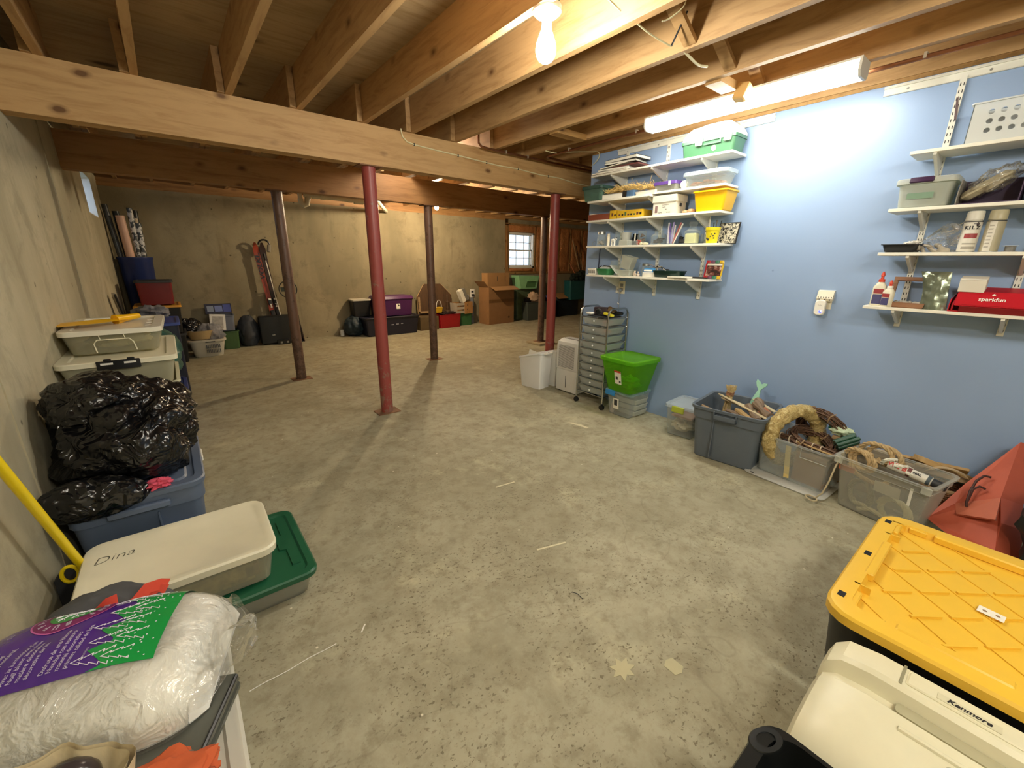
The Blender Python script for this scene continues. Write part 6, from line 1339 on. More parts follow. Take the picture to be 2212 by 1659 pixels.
# black bag: one crumpled skin
def bagmat():
    m, nt, b = newmat('glossy_black_film'); v = coords(nt); b.inputs['Base Color'].default_value = (0.006, 0.006, 0.007, 1)
    n = noise(nt, v, 5, 2.5, 0.5, 1.2); vo = nt.nodes.new('ShaderNodeTexVoronoi'); vo.feature = 'F1'; vo.inputs['Scale'].default_value = 9
    wv = nt.nodes.new('ShaderNodeVectorMath'); wv.operation = 'ADD'; nz = nt.nodes.new('ShaderNodeTexNoise'); nz.inputs['Scale'].default_value = 6; nt.links.new(v, nz.inputs['Vector'])
    nt.links.new(v, wv.inputs[0]); nt.links.new(nz.outputs[1], wv.inputs[1]); nt.links.new(wv.outputs[0], vo.inputs['Vector'])
    b.inputs['Roughness'].default_value = 0.2; b.inputs['Specular IOR Level'].default_value = 0.6
    bump(nt, b, mth(nt, 'ADD', n, mth(nt, 'MULTIPLY', vo.outputs['Distance'], 0.5)), 0.6, 0.05); return m
M_BAG = bagmat()
def blob(c, r, seed, n=110, m=74, amp=0.20, flat=None, xmin=None, sharp=1.7):
    vs = []
    for j in range(m+1):
        th = PI*j/m
        for i in range(n):
            ph = 2*PI*i/n; d = Vector((math.sin(th)*math.cos(ph), math.sin(th)*math.sin(ph), -math.cos(th)))
            s = Vector((seed, seed*0.7, -seed)); w_ = d+0.35*Vector((mnoise.noise(d*1.7+s), mnoise.noise(d*1.7-s), mnoise.noise(d*1.7+s*2)))
            rdg = 1-abs(mnoise.noise(w_*sharp+s))*2.2; rdg2 = 1-abs(mnoise.noise(w_*sharp*2.1-s))*2
            k = 1+amp*(0.9*mnoise.noise(w_*1.3+s)+0.50*(rdg-0.5)+0.20*(rdg2-0.5)+0.03*mnoise.noise(w_*9))
            p = Vector((c[0]+d.x*r[0]*k, c[1]+d.y*r[1]*k, c[2]+d.z*r[2]*k))
            if flat is not None and p.z < flat: p.z = flat+0.002*mnoise.noise(p*20)
            if xmin is not None and p.x < xmin: p.x = xmin+0.004*mnoise.noise(p*14)
            vs.append(p)
    fs = [(j*n+i, j*n+(i+1) % n, (j+1)*n+(i+1) % n, (j+1)*n+i) for j in range(m) for i in range(n)]
    return B().add(vs, fs)
gbg = thing('garbage_bag', 'big glossy black garbage bag slumped on the slate blue tote', 'bag')
part('bag_skin', blob((-0.255, 2.43, 0.575), (0.245, 0.30, 0.225), 3.1, amp=0.36, flat=0.4005, xmin=LX+0.006), M_BAG, gbg, smooth=60)
part('upper_fold', blob((-0.315, 2.40, 0.735), (0.165, 0.20, 0.120), 7.7, 80, 50, 0.28, xmin=LX+0.006), M_BAG, gbg, smooth=60)
part('side_fold', blob((-0.135, 2.50, 0.675), (0.110, 0.20, 0.095), 5.2, 80, 50, 0.28), M_BAG, gbg, smooth=60)
part('hanging_fold', blob((-0.375, 2.13, 0.425), (0.150, 0.065, 0.085), 1.4, 80, 50, 0.22, xmin=LX+0.006), M_BAG, gbg, smooth=60)
solo('cloth', crumple((0, 0, 0), (0.045, 0.035, 0.022), 0.6, 101), P('coral_pink_cloth', '#d2506a', 0.8, var=0.1), 'coral pink cloth peeping out under the black bag', 'cloth', (-0.175, 2.135, 0.418))
# stack of bins behind it
lw = tote('storage_box', 'clear box at the bottom of the tall stack by the left wall', 'box', (-0.285, 3.23, 0), (0.42, 0.62, 0.320), 0, M_FROST, taper=0.92, r=0.04, lid=M_CREAMP)
tote('storage_bin', 'cream open bin second from the bottom of the tall stack', 'bin', (-0.265, 3.36, 0.334), (0.44, 0.62, 0.300), 0, P('cream_bin', '#d5d2b4', 0.4, var=0.03), taper=0.86, r=0.03, rimw=0.014)
b_ = tote('storage_box', 'cream lidded box with a black clasp, second from the top of the tall stack', 'box', (-0.275, 3.30, 0.650), (0.475, 0.78, 0.150), 0, CLR('milk_box', '#d9d7bd', 0.85, 0.35, tint='#e4e2d0'), taper=0.88, r=0.035, lid=M_CREAMP, border=0.05)
part('clasp', B().box(-0.085, -0.402, 0.118, 0.085, -0.392, 0.166, 0.003).cbox((-0.04, -0.400, 0.170), (0.03, 0.014, 0.012), bev=0.003).cbox((0.05, -0.400, 0.170), (0.03, 0.014, 0.012), bev=0.003), M_BLACK, b_)
for dx in (-0.045, 0.045): part('clasp_slot', B().box(dx-0.024, -0.4035, 0.146, dx+0.024, -0.4022, 0.156), M_WPL, b_)
part('clasp_leg', B().box(-0.085, -0.398, 0.085, -0.077, -0.388, 0.118), M_BLACK, b_)
a_ = tote('storage_box', 'clear box with a white lid on top of the tall stack', 'box', (-0.285, 3.42, 0.8175), (0.420, 0.66, 0.118), R(-1), CLR('clear_top_box', '#dcdac4', 0.36, 0.25, tint='#f0eee2'), taper=0.90, r=0.04, lid=P('white_box_lid', '#e2dfcf', 0.25, var=0.02), border=0.05)
b = B(); b.tube([(-0.075, -0.318, 0.012), (-0.080, -0.322, 0.060), (-0.065, -0.326, 0.080), (0.065, -0.326, 0.080), (0.080, -0.322, 0.060), (0.088, -0.318, 0.012)], 0.003, 6)
b.tube([(-0.05, -0.326, 0.080), (-0.055, -0.328, 0.110)], 0.002, 5); b.tube([(0.05, -0.326, 0.080), (0.045, -0.328, 0.110)], 0.002, 5)
part('moulded_handle', b, M_CREAMP, a_)
for k in range(3): part('lid_slot', B().cbox((0.155, -0.15+0.13*k, 0.1245), (0.045, 0.014, 0.004), (0, 0, 0.1), 0.0015), M_WPL, a_)
solo('paper_bundle', crumple((0, 0, 0), (0.15, 0.20, 0.036), 0.3, 111, 24, 14), P('pale_papers', '#cfc9ac', 0.7, var=0.15), 'pale papers seen inside the top box of the tall stack', 'papers', (-0.28, 3.35, 0.865))
def dust(u, v):
    x = -0.165+0.33*u; wv = 0.055+0.045*math.sin(min(1, (1-u)*1.15)*PI*0.55); y = (v-0.5)*2*wv
    return (x, y+0.06*u*u, 0.006+0.022*(1-abs(2*v-1)**1.5)*(0.4+0.6*math.sin(PI*u)) + 0.010*abs(2*v-1)**3)
yd = thing('dustpan', 'bright yellow plastic scoop lying on the topmost box lid', 'scoop', (-0.375, 3.36, 0.9495), R(20))
part('pan', B().grid(dust, 26, 12), M_YPL, yd)
part('handle', B().tube([(0.10, 0.03, 0.016), (0.16, 0.055, 0.020), (0.235, 0.10, 0.022)], [0.030, 0.020, 0.016], 12), M_YPL, yd)
tote('storage_tote', 'indigo tote low behind the tall stack by the left wall', 'tote', (-0.245, 4.20, 0), (0.44, 0.88, 0.29), 0, P('indigo_plastic', '#353f7d', 0.4), taper=0.92, r=0.04, lid=P('indigo_plastic', '#353f7d', 0.4))
solo('teal_bag', blob((-0.20, 4.62, 0.52), (0.20, 0.30, 0.22), 4.4, 70, 44, 0.2, flat=0.306, xmin=LX+0.006), P('teal_film', '#3d6a60', 0.35, var=0.25, bmp=0.4), 'dull teal plastic bag on the indigo tote', 'bag', smooth=60)
solo('grey_jacket', crumple((0, 0, 0), (0.14, 0.18, 0.07), 0.4, 121), P('grey_blue_cloth', '#6f7078', 0.8, var=0.3), 'grey crumpled clothing behind the topmost box lid', 'clothing', (-0.18, 5.35, 0.81))
tote('storage_tote', 'dark tote under the grey clothing by the left wall', 'tote', (-0.22, 5.35, 0), (0.46, 0.60, 0.72), 0, P('navy_dark', '#1e2438', 0.45), taper=0.95, lid=P('mid_blue', '#3b4f9a', 0.4))
# broom with a yellow handle
br = thing('broom', 'bright yellow broom handle leaning on the left wall with its dustpan', 'broom')
M_BYEL = P('broom_yellow', '#ecd012', 0.35, var=0.03)
pA, pB_ = Vector((-0.412, 2.085, 0.02)), Vector((-0.497, 1.24, 1.63))
part('handle', B().tube([pA.lerp(pB_, t/8) for t in range(9)], 0.0135, 14), M_BYEL, br)
part('brush_head', B().loft([(0.0, 0.05, 0.022, 0.01, -0.45, 2.085), (0.015, 0.055, 0.028, 0.012, -0.45, 2.085), (0.03, 0.04, 0.016, 0.01, -0.45, 2.085)]), M_DARK, br)
dp = thing('dustpan', 'dark dustpan with a yellow hang loop between wall and cream-lidded box', 'dustpan', (-0.462, 2.00, 0.0))
part('pan', B().prism([(-0.045, 0.0), (0.045, 0.0), (0.048, 0.19), (0.02, 0.235), (-0.02, 0.235), (-0.045, 0.20)], 'y', -0.012, 0.012), M_DARK, dp, smooth=0)
part('loop', B().tube([(0.0+0.022*math.cos(a*PI/8), -0.016, 0.215+0.032*math.sin(a*PI/8)) for a in range(16)], 0.0065, 8, closed=True), M_BYEL, dp)

# ---- bottom-left corner: white tote with the snow-blanket bag ----
wt = thing('storage_tote', 'milky white tote filling the bottom left corner, under the purple bag', 'tote', (-0.270, 0.80, 0))
part('body', B().loft([(0, 0.205, 0.33, 0.03), (0.008, 0.212, 0.338, 0.035), (0.36, 0.226, 0.352, 0.04), (0.36, 0.222, 0.348, 0.04), (0.012, 0.208, 0.334, 0.03)]), CLR('milk_tote', '#dedccf', 0.95, 0.35, tint='#e8e6da'), wt)
part('lid', B().loft([(0.350, 0.226, 0.356, 0.045), (0.350, 0.232, 0.362, 0.05), (0.388, 0.235, 0.365, 0.05), (0.395, 0.229, 0.359, 0.048), (0.395, 0.205, 0.335, 0.04), (0.387, 0.199, 0.329, 0.035)]), CLR('milk_tote_lid', '#e3e1d6', 1.0, 0.35, tint='#e8e6da'), wt)
gf = thing('folded_tarp', 'folded dark grey plastic sheet with stitched edges under the purple bag', 'tarp', (-0.2015, 0.925, 0.3965), R(-27))
M_GTARP = P('dark_grey_vinyl', '#53554e', 0.35, var=0.12)
for k, (d, z) in enumerate(((0.0, 0.0), (0.006, 0.012), (0.0, 0.022))): part('layer', B().loft([(z, 0.150-d, 0.095-d, 0.01), (z+0.009, 0.150-d, 0.095-d, 0.01)]), M_GTARP, gf)
part('binding', B().tube([(0.146, -0.088, 0.033), (0.146, 0.088, 0.033)], 0.004, 6), M_BLACK, gf); part('binding', B().tube([(-0.14, -0.092, 0.033), (0.146, -0.092, 0.033)], 0.003, 6), P('grey_binding', '#3b3c38', 0.5), gf)
part('snap', B().lathe([(0, 0.006), (0.003, 0.005)], 12, c=(0.125, -0.065, 0.031)), M_ZINC, gf)
BZ = 0.4300; BC = (-0.268, 1.085); BA = R(-19)
BL, BW, BH = 0.238, 0.182, 0.140
def bag_h(u, v):
    """height of the pillow-shaped bag over its bed; u along its length, v across, both -1..1"""
    e = max(0.0, 1-abs(v)**2.6)**0.55*max(0.0, 1-abs(u)**7)**0.5
    return BH*e*(0.93+0.05*math.sin(u*3+1))+0.010*mnoise.noise(Vector((u*3, v*3, 1)))*e
def bag_pt(U, V, off=0.0):
    U2, V2 = max(-0.999, min(0.999, U/BL)), max(-0.999, min(0.999, V/BW))
    z = BZ+bag_h(U2, V2)+off
    V = V*(1-0.30*max(0, abs(U)/BL)**5)
    x = BC[0]+U*math.cos(BA)-V*math.sin(BA); y = BC[1]+U*math.sin(BA)+V*math.cos(BA)
    return Vector((max(x, LX+0.004+off), y, z))
def bag_norm(U, V):
    e = 0.004; a = bag_pt(U+e, V)-bag_pt(U-e, V); c = bag_pt(U, V+e)-bag_pt(U, V-e); n = a.cross(c); return n.normalized() if n.length else Vector((0, 0, 1))
sn = thing('snow_blanket_bag', 'plump clear bag of white fleece with purple and green Christmas print', 'bag')
def top(u, v): return bag_pt((2*u-1)*BL, math.sin((v-0.5)*PI)*BW)
fb_ = B().grid(top, 56, 44)
def under(u, v):
    p = bag_pt((2*u-1)*BL, math.sin((v-0.5)*PI)*BW); return (p.x, p.y, BZ+0.001)
fb_.grid(under, 56, 44)
M_FLEECE = P('white_fleece', '#e9e8e1', 0.9, var=0.06, bmp=0.5, scale=6)
part('fleece', fb_, M_FLEECE, sn)
def film(u, v):
    U = (2*u-1)*(BL+0.045)+0.020; V = math.sin((v-0.5)*PI)*(BW+0.010)
    p = bag_pt(U, V, 0.0); n = bag_norm(max(-BL*.95, min(BL*.95, U)), max(-BW*.97, min(BW*.97, V)))
    w_ = abs(mnoise.noise(Vector((U*16, V*16, 2)))); w2 = abs(mnoise.noise(Vector((U*40, V*30, 5))))
    end = max(0, (U-BL*0.80)/0.09); p = p+n*(0.0028+(0.014*w_+0.004*w2)*end)
    if U > BL*0.9: p.z = max(p.z, BZ+0.030+0.05*mnoise.noise(Vector((U*25, V*18, 3)))*end+0.045*(1-(V/(BW+0.02))**2))
    p.z = max(p.z, BZ+0.004); p.x = max(p.x, LX+0.003); return p
part('film', B().grid(film, 110, 90), M_FILM, sn, smooth=75)
def drape_grid(poly_u0, u1, v0, v1, off, nu=30, nv=22):
    return B().grid(lambda a, c: bag_pt(poly_u0+(u1-poly_u0)*a, v0+(v1-v0)*c)+bag_norm(poly_u0+(u1-poly_u0)*a, v0+(v1-v0)*c)*off, nu, nv)
M_PUR = P('violet_print', '#4b2584', 0.2, var=0.04, bmp=0.9, scale=4); M_GPR = P('green_print', '#1f9345', 0.2, var=0.03, bmp=0.9, scale=4); M_WPR = P('white_print', '#e2dcea', 0.45, var=0.0)
V0_, V1_ = -0.088, 0.170
part('violet_panel', drape_grid(-0.234, 0.085, V0_, V1_, 0.0046, 60, 44), M_PUR, sn)
# green panel with a sawtooth line of firs
g = B(); nv = 40
def edge(t): return 0.070-0.055*abs(((t*5) % 1.0)-0.15)*(1.0 if ((t*5) % 1.0) > 0.15 else 3)-0.0
for j in range(nv):
    t0, t1 = j/nv, (j+1)/nv; va, vb_ = V0_+(V1_-V0_)*t0, V0_+(V1_-V0_)*t1; e0, e1 = edge(t0), edge(t1)-0.0; n = 8; vs = []
    for q in range(n+1):
        for (e, v) in ((e0, va), (e1, vb_)):
            U = e+(0.150-e)*q/n; vs.append(bag_pt(U, v)+bag_norm(U, v)*0.0056)
    g.add(vs, [(2*q, 2*q+1, 2*q+3, 2*q+2) for q in range(n)])
part('green_panel', g, M_GPR, sn)
def drape_line(pts, r, mat, name):
    P2 = []
    for (a, c) in zip(pts, pts[1:]):
        for k in range(4): P2.append((a[0]+(c[0]-a[0])*k/4, a[1]+(c[1]-a[1])*k/4))
    P2.append(pts[-1]); b = B().tube([bag_pt(U, V)+bag_norm(U, V)*0.0064 for U, V in P2], r, 5)
    return part(name, b, mat, sn)
for k in range(6):
    v = V0_+0.024+k*0.041
    for dx in (0.0, 0.046):
        tip = 0.014+dx+0.010*(k % 2); nt_ = 4 if dx == 0 else 3
        for sg_ in (-1, 1):
            pts = [(tip, v)]
            for q in range(nt_): pts += [(tip+0.016*(q+1), v+sg_*(0.0075+0.0040*q)), (tip+0.016*(q+1)-0.0015, v+sg_*(0.0035+0.0032*q))]
            drape_line([p for p in pts if p[0] < 0.148], 0.0008, M_WPR, 'fir_outline')
dt_ = B(); rs = random.Random(12)
for k in range(70):
    U, V = rs.uniform(0.065, 0.145), rs.uniform(V0_+0.006, V1_-0.006); c = bag_pt(U, V); n = bag_norm(U, V); a = n.orthogonal().normalized(); c2 = n.cross(a)
    dt_.add([c+n*0.0064+(a*math.cos(q*PI/3)+c2*math.sin(q*PI/3))*0.0016 for q in range(6)], [(0, 1, 2, 3, 4, 5)])
o = part('snow_dot', dt_, M_WPR, sn, smooth=0); o['kind'] = 'stuff'
def drape_text(txt, size, U, V, ang, mat, bold=0.0, off=0.0064, align='LEFT', shear=0, sx=1.0):
    o = lettering('lettering', txt, size, mat, sn, (0, 0, 0), (0, 0, 0), bold, align=align, shear=shear); ca, sa = math.cos(ang), math.sin(ang)
    me = o.data
    for v in me.vertices:
        x, y = v.co.x*sx, v.co.y; a, c = U+x*ca-y*sa, V+x*sa+y*ca
        v.co = bag_pt(a, c)+bag_norm(a, c)*off
    me.update(); return o
lines = ['Enjoy a white', 'Christmas with our', 'premium holiday', 'decorative material.', '', 'Avec la luminance d\'un', 'Noël blanc avec notre', 'matière décorative', 'décorative de fin.', '', 'Disfrute de una blanca', 'Navidad con nuestro', 'material decorativo', 'primera calidad de lujo.']
for k, t in enumerate(lines):
    if t: drape_text(t, 0.0108, -0.146+0.0118*k, V0_+0.016, R(90), M_WPR, 0.0002)
drape_text('neige', 0.060, -0.188, V0_+0.020, R(90), M_WPR, 0.001, sx=0.9)
drape_text('14 ounces', 0.008, 0.028, V0_+0.020, R(90), M_WPR); drape_text('0.7', 0.013, -0.150, 0.062, R(90), M_WPR)
# round badge
bu, bv, br_ = -0.058, 0.098, 0.054
def disc(r, off, mat, name, r0=0.0, ku=1.0):
    n = 36; m_ = 5; vs = []
    for j in range(m_+1):
        for i in range(n):
            q = r0+(r-r0)*j/m_; a = 2*PI*i/n; U, V = bu+ku*q*math.cos(a), bv+q*math.sin(a); vs.append(bag_pt(U, V)+bag_norm(U, V)*off)
    b = B().add(vs, [(j*n+i, j*n+(i+1) % n, (j+1)*n+(i+1) % n, (j+1)*n+i) for j in range(m_) for i in range(n)]); part(name, b, mat, sn)
disc(br_, 0.0056, P('magenta_print', '#7a1f62', 0.4), 'badge_ring', 0.0, 1.25); disc(br_+0.0025, 0.0058, P('pink_print', '#c25fa6', 0.4), 'badge_edge', br_, 1.25); disc(0.032, 0.0062, P('leaf_green_print', '#3f8f4c', 0.4), 'badge_centre', 0.0, 1.25)
for k in range(6):
    a = k*PI/3; tip = (bu+0.034*math.cos(a), bv+0.027*math.sin(a)); drape_line([(bu, bv), tip], 0.0011, M_WPR, 'snowflake_arm')
    for s in (-1, 1): drape_line([(bu+0.022*math.cos(a), bv+0.018*math.sin(a)), (bu+0.031*math.cos(a+s*0.35), bv+0.025*math.sin(a+s*0.35))], 0.0009, M_WPR, 'snowflake_arm')
for k, ch in enumerate('BUFFALO'):
    a = R(-78-22*k); drape_text(ch, 0.0150, bu+0.053*math.cos(a), bv+0.042*math.sin(a), a-R(90), M_WPR, 0.0008, 0.0068, 'CENTER')
for k, ch in enumerate('SNOW'):
    a = R(-36+22*k); drape_text(ch, 0.0145, bu+0.053*math.cos(a), bv+0.042*math.sin(a), a+R(90), M_WPR, 0.0008, 0.0068, 'CENTER')
# things round the bag
gc = thing('gift_bag', 'grey cloth bag with coral ribbon handles behind the purple bag', 'bag', (-0.285, 1.36, 0.018))
M_GCL = P('grey_felt', '#4d4e50', 0.85, var=0.15)
part('body', blob((-0.01, 0, 0.225), (0.195, 0.12, 0.245), 9.3, 60, 40, 0.10, flat=-0.016, xmin=LX+0.006+0.285), M_GCL, gc, smooth=60)
M_CORAL = P('coral_ribbon', '#e0503c', 0.5, var=0.04)
def ribbon(pts, w_, mat, label=None):
    b = B(); vs = []
    for i, p in enumerate(pts):
        p = Vector(p); t = (Vector(pts[min(i+1, len(pts)-1)])-Vector(pts[max(i-1, 0)])).normalized(); s = Vector((0.35, -0.9, 0.2)).cross(t).normalized()*w_/2
        n = t.cross(s).normalized()*0.0008; vs += [p-s-n, p+s-n, p+s+n, p-s+n]
    fs = [(i*4+j, i*4+(j+1) % 4, (i+1)*4+(j+1) % 4, (i+1)*4+j) for i in range(len(pts)-1) for j in range(4)]
    return part('ribbon', b.add(vs, fs), mat, gc)
ribbon([(-0.135, -0.08, 0.455), (-0.125, -0.095, 0.470), (-0.110, -0.105, 0.478), (-0.095, -0.112, 0.474)], 0.028, M_CORAL)
ribbon([(0.010, -0.05, 0.430), (0.012, -0.06, 0.450), (0.016, -0.07, 0.468), (0.030, -0.07, 0.478), (0.046, -0.065, 0.476)], 0.024, M_CORAL)
ribbon([(0.070, -0.09, 0.440), (0.085, -0.08, 0.462), (0.105, -0.07, 0.478), (0.128, -0.06, 0.470), (0.142, -0.05, 0.455)], 0.030, M_CORAL)
ribbon([(0.07, -0.07, 0.450), (0.10, -0.06, 0.455), (0.125, -0.06, 0.462), (0.14, -0.065, 0.452)], 0.024, M_CORAL)
solo('orange_cloth', crumple((0, 0, 0), (0.095, 0.075, 0.030), 0.3, 131, 40, 24), P('burnt_orange_fabric', '#c25a30', 0.85, var=0.1, bmp=0.3), 'burnt orange fabric heap at the bottom edge beside the canvas bag', 'cloth', (-0.165, 0.765, 0.422))
cvb = thing('canvas_bag', 'open cream canvas bag with dark things inside at the bottom left', 'bag', (-0.315, 0.775, 0.3965))
def canvas(u, v):
    a = 2*PI*u; r = 0.105*(1+0.06*math.sin(a*5)+0.04*math.sin(a*11)); k = 0.85+0.2*v
    return (max(r*1.15*k*math.cos(a), LX+0.008+0.315), r*k*math.sin(a), 0.002+0.115*v+0.006*math.sin(a*7)*v)
def canvas_in(u, v):
    p = canvas(u, 1-v*0.9); a = 2*PI*u; q = 0.94-0.12*v; return (p[0]*q, p[1]*q, p[2]-0.001)
part('cloth', B().grid(canvas, 72, 10).grid(canvas_in, 72, 8), P('cream_canvas', '#cfc09c', 0.9, var=0.08, bmp=0.3), cvb)
for k, (dx, dy, r_) in enumerate(((0.035, 0.02, 0.040), (-0.03, 0.03, 0.035), (0.0, -0.04, 0.038))):
    solo('ornament_ball', B().sphere((0, 0, 0), (r_*1.2, r_, r_), 20, 12), P('dark_glossy_brown', '#3b3436', 0.18), ('shiny dark ball showing in the middle', 'shiny dark ball near the wall side', 'shiny dark ball nearest the viewer')[k]+' of the canvas bag', 'ornament', (-0.315+dx, 0.810+dy, 0.3965+0.082))
# ================= back room =================
# --- left corner group ---
tote('storage_tote', 'black tote with an amber lid, stacked in the back left corner', 'tote', (-0.165, 7.08, 0.385), (0.46, 0.56, 0.345), 0, M_BLACK, taper=0.9, lid=P('amber_lid', '#c9922f', 0.4))
tote('storage_tote', 'black tote at the bottom of the back left corner stack', 'tote', (-0.165, 7.08, 0), (0.46, 0.56, 0.37), 0, M_BLACK, taper=0.9, lid=M_DARK)
rt = tote('storage_tote', 'dark red tote with a dark lid on the amber-lidded tote', 'tote', (-0.155, 7.10, 0.7465), (0.37, 0.42, 0.285), 0, P('dark_red_plastic', '#6d1719', 0.4), taper=0.93, lid=M_DARK)
bc_ = thing('trash_can', 'tall dark blue bin holding rolls of wrapping paper in the back left corner', 'bin', (-0.30, 7.58, 0))
part('body', B().lathe([(0, 0.12), (0.01, 0.13), (1.28, 0.175), (1.30, 0.185), (1.32, 0.185), (1.32, 0.172), (0.02, 0.12)], 28), P('dark_blue_plastic', '#1b2c63', 0.4), bc_)
def foilmat():
    m, nt, b = newmat('patterned_wrap'); n = noise(nt, coords(nt), 16, 3, 0.5, 1.0)
    nt.links.new(ramp(nt, n, [(0.47, lin('#333a40')), (0.53, lin('#c3c3c4'))]), b.inputs['Base Color']); b.inputs['Roughness'].default_value = 0.4; return m
M_WRAP = foilmat()
for k, (dx, dy, h, r_, m_, tx, lb_) in enumerate(((-0.09, -0.07, 1.95, 0.030, P('dark_wrap', '#3d4145', 0.4, var=0.5, scale=20), -4, 'dark mottled roll leaning towards the left wall'), (-0.01, -0.11, 1.82, 0.045, P('pinkish_beige_wrap', '#cfa894', 0.5), -1.5, 'wide pinkish-beige roll in front'),
        (0.05, -0.08, 1.92, 0.030, M_WRAP, 1, 'tall silver and black patterned roll'), (0.085, -0.07, 1.74, 0.036, M_WRAP, 2.2, 'short silver and black patterned roll'), (0.125, -0.05, 1.80, 0.020, P('speckled_beige_wrap', '#c7b49a', 0.5, var=0.4, scale=60), 1, 'thin speckled beige roll at the right'),
        (0.10, 0.03, 1.90, 0.032, P('black_wrap', '#1f2226', 0.4), 1.5, 'black roll at the back right'), (-0.05, 0.05, 1.88, 0.034, P('dark_wrap', '#3d4145', 0.4, var=0.5, scale=20), -2, 'dark mottled roll at the back'))):
    solo('wrapping_roll', B().tube([(0, 0, 0.03), (0, 0, h*0.5), (0, 0, h)], r_, 16), m_, lb_+' in the tall dark blue bin', 'wrapping paper', (-0.30+dx*0.55, 7.58+dy*0.8, 0.0), (0, R(tx*0.9), 0))
for k, (dx, w_) in enumerate(((0, 0.03), (0.045, 0.03), (-0.035, 0.02))):
    lt_ = solo('trim_board', B().box(-0.008, -w_, 0, 0.008, w_, 1.02), (P('pale_trim', '#b3ab98', 0.5), P('pale_trim', '#b3ab98', 0.5), M_DARK)[k], ('front pale trim board', 'rear pale trim board', 'dark panel behind the trim boards')[k]+' leaning on the left wall far back', 'board', (-0.425-dx*0.3, 6.62+dx, 0.20), (R(43), R(-3), 0))
solo('dark_crate', B().box(-0.09, -0.14, 0, 0.09, 0.14, 0.195, 0.004), M_DARK, 'dark crate at the foot of the leaning trim boards', 'crate', (-0.40, 6.55, 0))
# laundry basket with its load
lbk = thing('laundry_basket', 'white slotted laundry basket on the floor before the green tub', 'basket', (0.272, 7.18, 0))
part('body', B().loft([(0, 0.155, 0.115, 0.05), (0.01, 0.165, 0.125, 0.06), (0.215, 0.205, 0.165, 0.08), (0.215, 0.222, 0.182, 0.09), (0.238, 0.225, 0.185, 0.09), (0.240, 0.200, 0.160, 0.08), (0.015, 0.155, 0.115, 0.05)]), P('grey_white_plastic', '#c9c5b6', 0.4), lbk)
b = B()
for k in range(9):
    for j in range(2): b.cbox((-0.02+0.0185*k, -0.161-0.021*(0.10+0.055*j)/0.1-0.0005, 0.085+0.068*j), (0.010, 0.003, 0.052), (R(-11), 0, 0))
o = part('slot_row', b, M_DARK, lbk, smooth=0); o['kind'] = 'stuff'
part('grip_slot', B().cbox((0.03, -0.182, 0.214), (0.11, 0.004, 0.012)), M_DARK, lbk)
solo('bowl', B().lathe([(0, 0.12), (0.10, 0.160), (0.115, 0.168), (0.115, 0.160), (0.02, 0.11)], 30), P('beige_bowl', '#b29a6e', 0.5), 'wide beige tub lying in the laundry basket', 'tub', (0.215, 7.16, 0.235), (R(-6), 0, 0))
solo('bubble_bag', blob((0.33, 7.22, 0.30), (0.15, 0.13, 0.14), 2.2, 60, 40, 0.35), CLR('glittery_film', '#c9c9cf', 0.55, 0.1, tint='#dddddf', ripple=1.0), 'glossy clear plastic wrap heaped on the laundry basket', 'plastic wrap', smooth=60)
solo('black_bag', blob((0.10, 7.42, 0.36), (0.16, 0.10, 0.14), 6.2, 60, 40, 0.3), M_BAG, 'black plastic bag behind the beige tub', 'bag', smooth=60)
gt = tote('storage_tub', 'green tub with a grey bin on it at the back wall', 'tub', (0.58, 7.60, 0), (0.25, 0.30, 0.27), 0, P('mid_green_plastic', '#3e5c33', 0.45), taper=0.88)
tote('storage_bin', 'grey-blue bin on top of the green tub', 'bin', (0.53, 7.62, 0.272), (0.30, 0.28, 0.235), 0, CLR('blue_grey_bin', '#8f96a8', 0.9, 0.4, tint='#a5abb9'), taper=0.92)
wp = thing('picture_frame', 'white picture frame leaning on the grey-blue bin', 'picture', (0.445, 7.43, 0.31)); wp.rotation_euler = (R(-4), R(5), 0)
part('backing', B().box(-0.095, -0.006, 0, 0.095, 0.006, 0.225), M_WHITE, wp); part('print', B().box(-0.065, -0.0075, 0.03, 0.065, -0.006, 0.195), P('grey_sketch', '#a9a7a2', 0.6, var=0.3, scale=20), wp)
bf = thing('picture_frame', 'dark frame with two blue-grey panes standing on the grey bin', 'frame', (0.51, 7.72, 0.515)); bf.rotation_euler = (R(-6), 0, 0)
part('border', B().box(-0.165, 0, 0, 0.165, 0.015, 0.145), P('dark_navy_frame', '#1e1d3c', 0.5), bf)
part('pane', B().box(-0.14, -0.002, 0.03, -0.06, 0.0, 0.115), P('blue_grey_pane', '#8590a8', 0.4), bf); part('pane', B().box(-0.045, -0.002, 0.03, 0.05, 0.0, 0.115), P('periwinkle_pane', '#6d7cba', 0.4), bf); part('pane', B().box(0.06, -0.002, 0.02, 0.155, 0.0, 0.13), P('deep_blue_pane', '#34429a', 0.4), bf)
solo('duffel_bag', blob((0.84, 7.64, 0.21), (0.15, 0.13, 0.26), 8.8, 60, 40, 0.14, flat=0.002), P('dark_slate_cloth', '#31353d', 0.7, var=0.15), 'dark slate cloth bag between the green tub and the suitcase', 'bag', smooth=60)
sc_ = thing('suitcase', 'flat black case standing at the back wall under the skis', 'case', (1.25, 7.55, 0))
part('shell', B().box(-0.27, -0.07, 0.02, 0.31, 0.07, 0.455, 0.015), P('black_case', '#15181a', 0.5), sc_)
part('buckle', B().box(-0.115, -0.078, 0.15, -0.075, -0.070, 0.165), M_ZINC, sc_); part('base_foot', B().box(-0.06, -0.11, 0.0, 0.12, -0.05, 0.075, 0.006), M_BLACK, sc_)
for dx in (-0.02, 0.07): part('caster', B().box(dx, -0.113, 0.02, dx+0.03, -0.109, 0.05), M_ZINC, sc_)
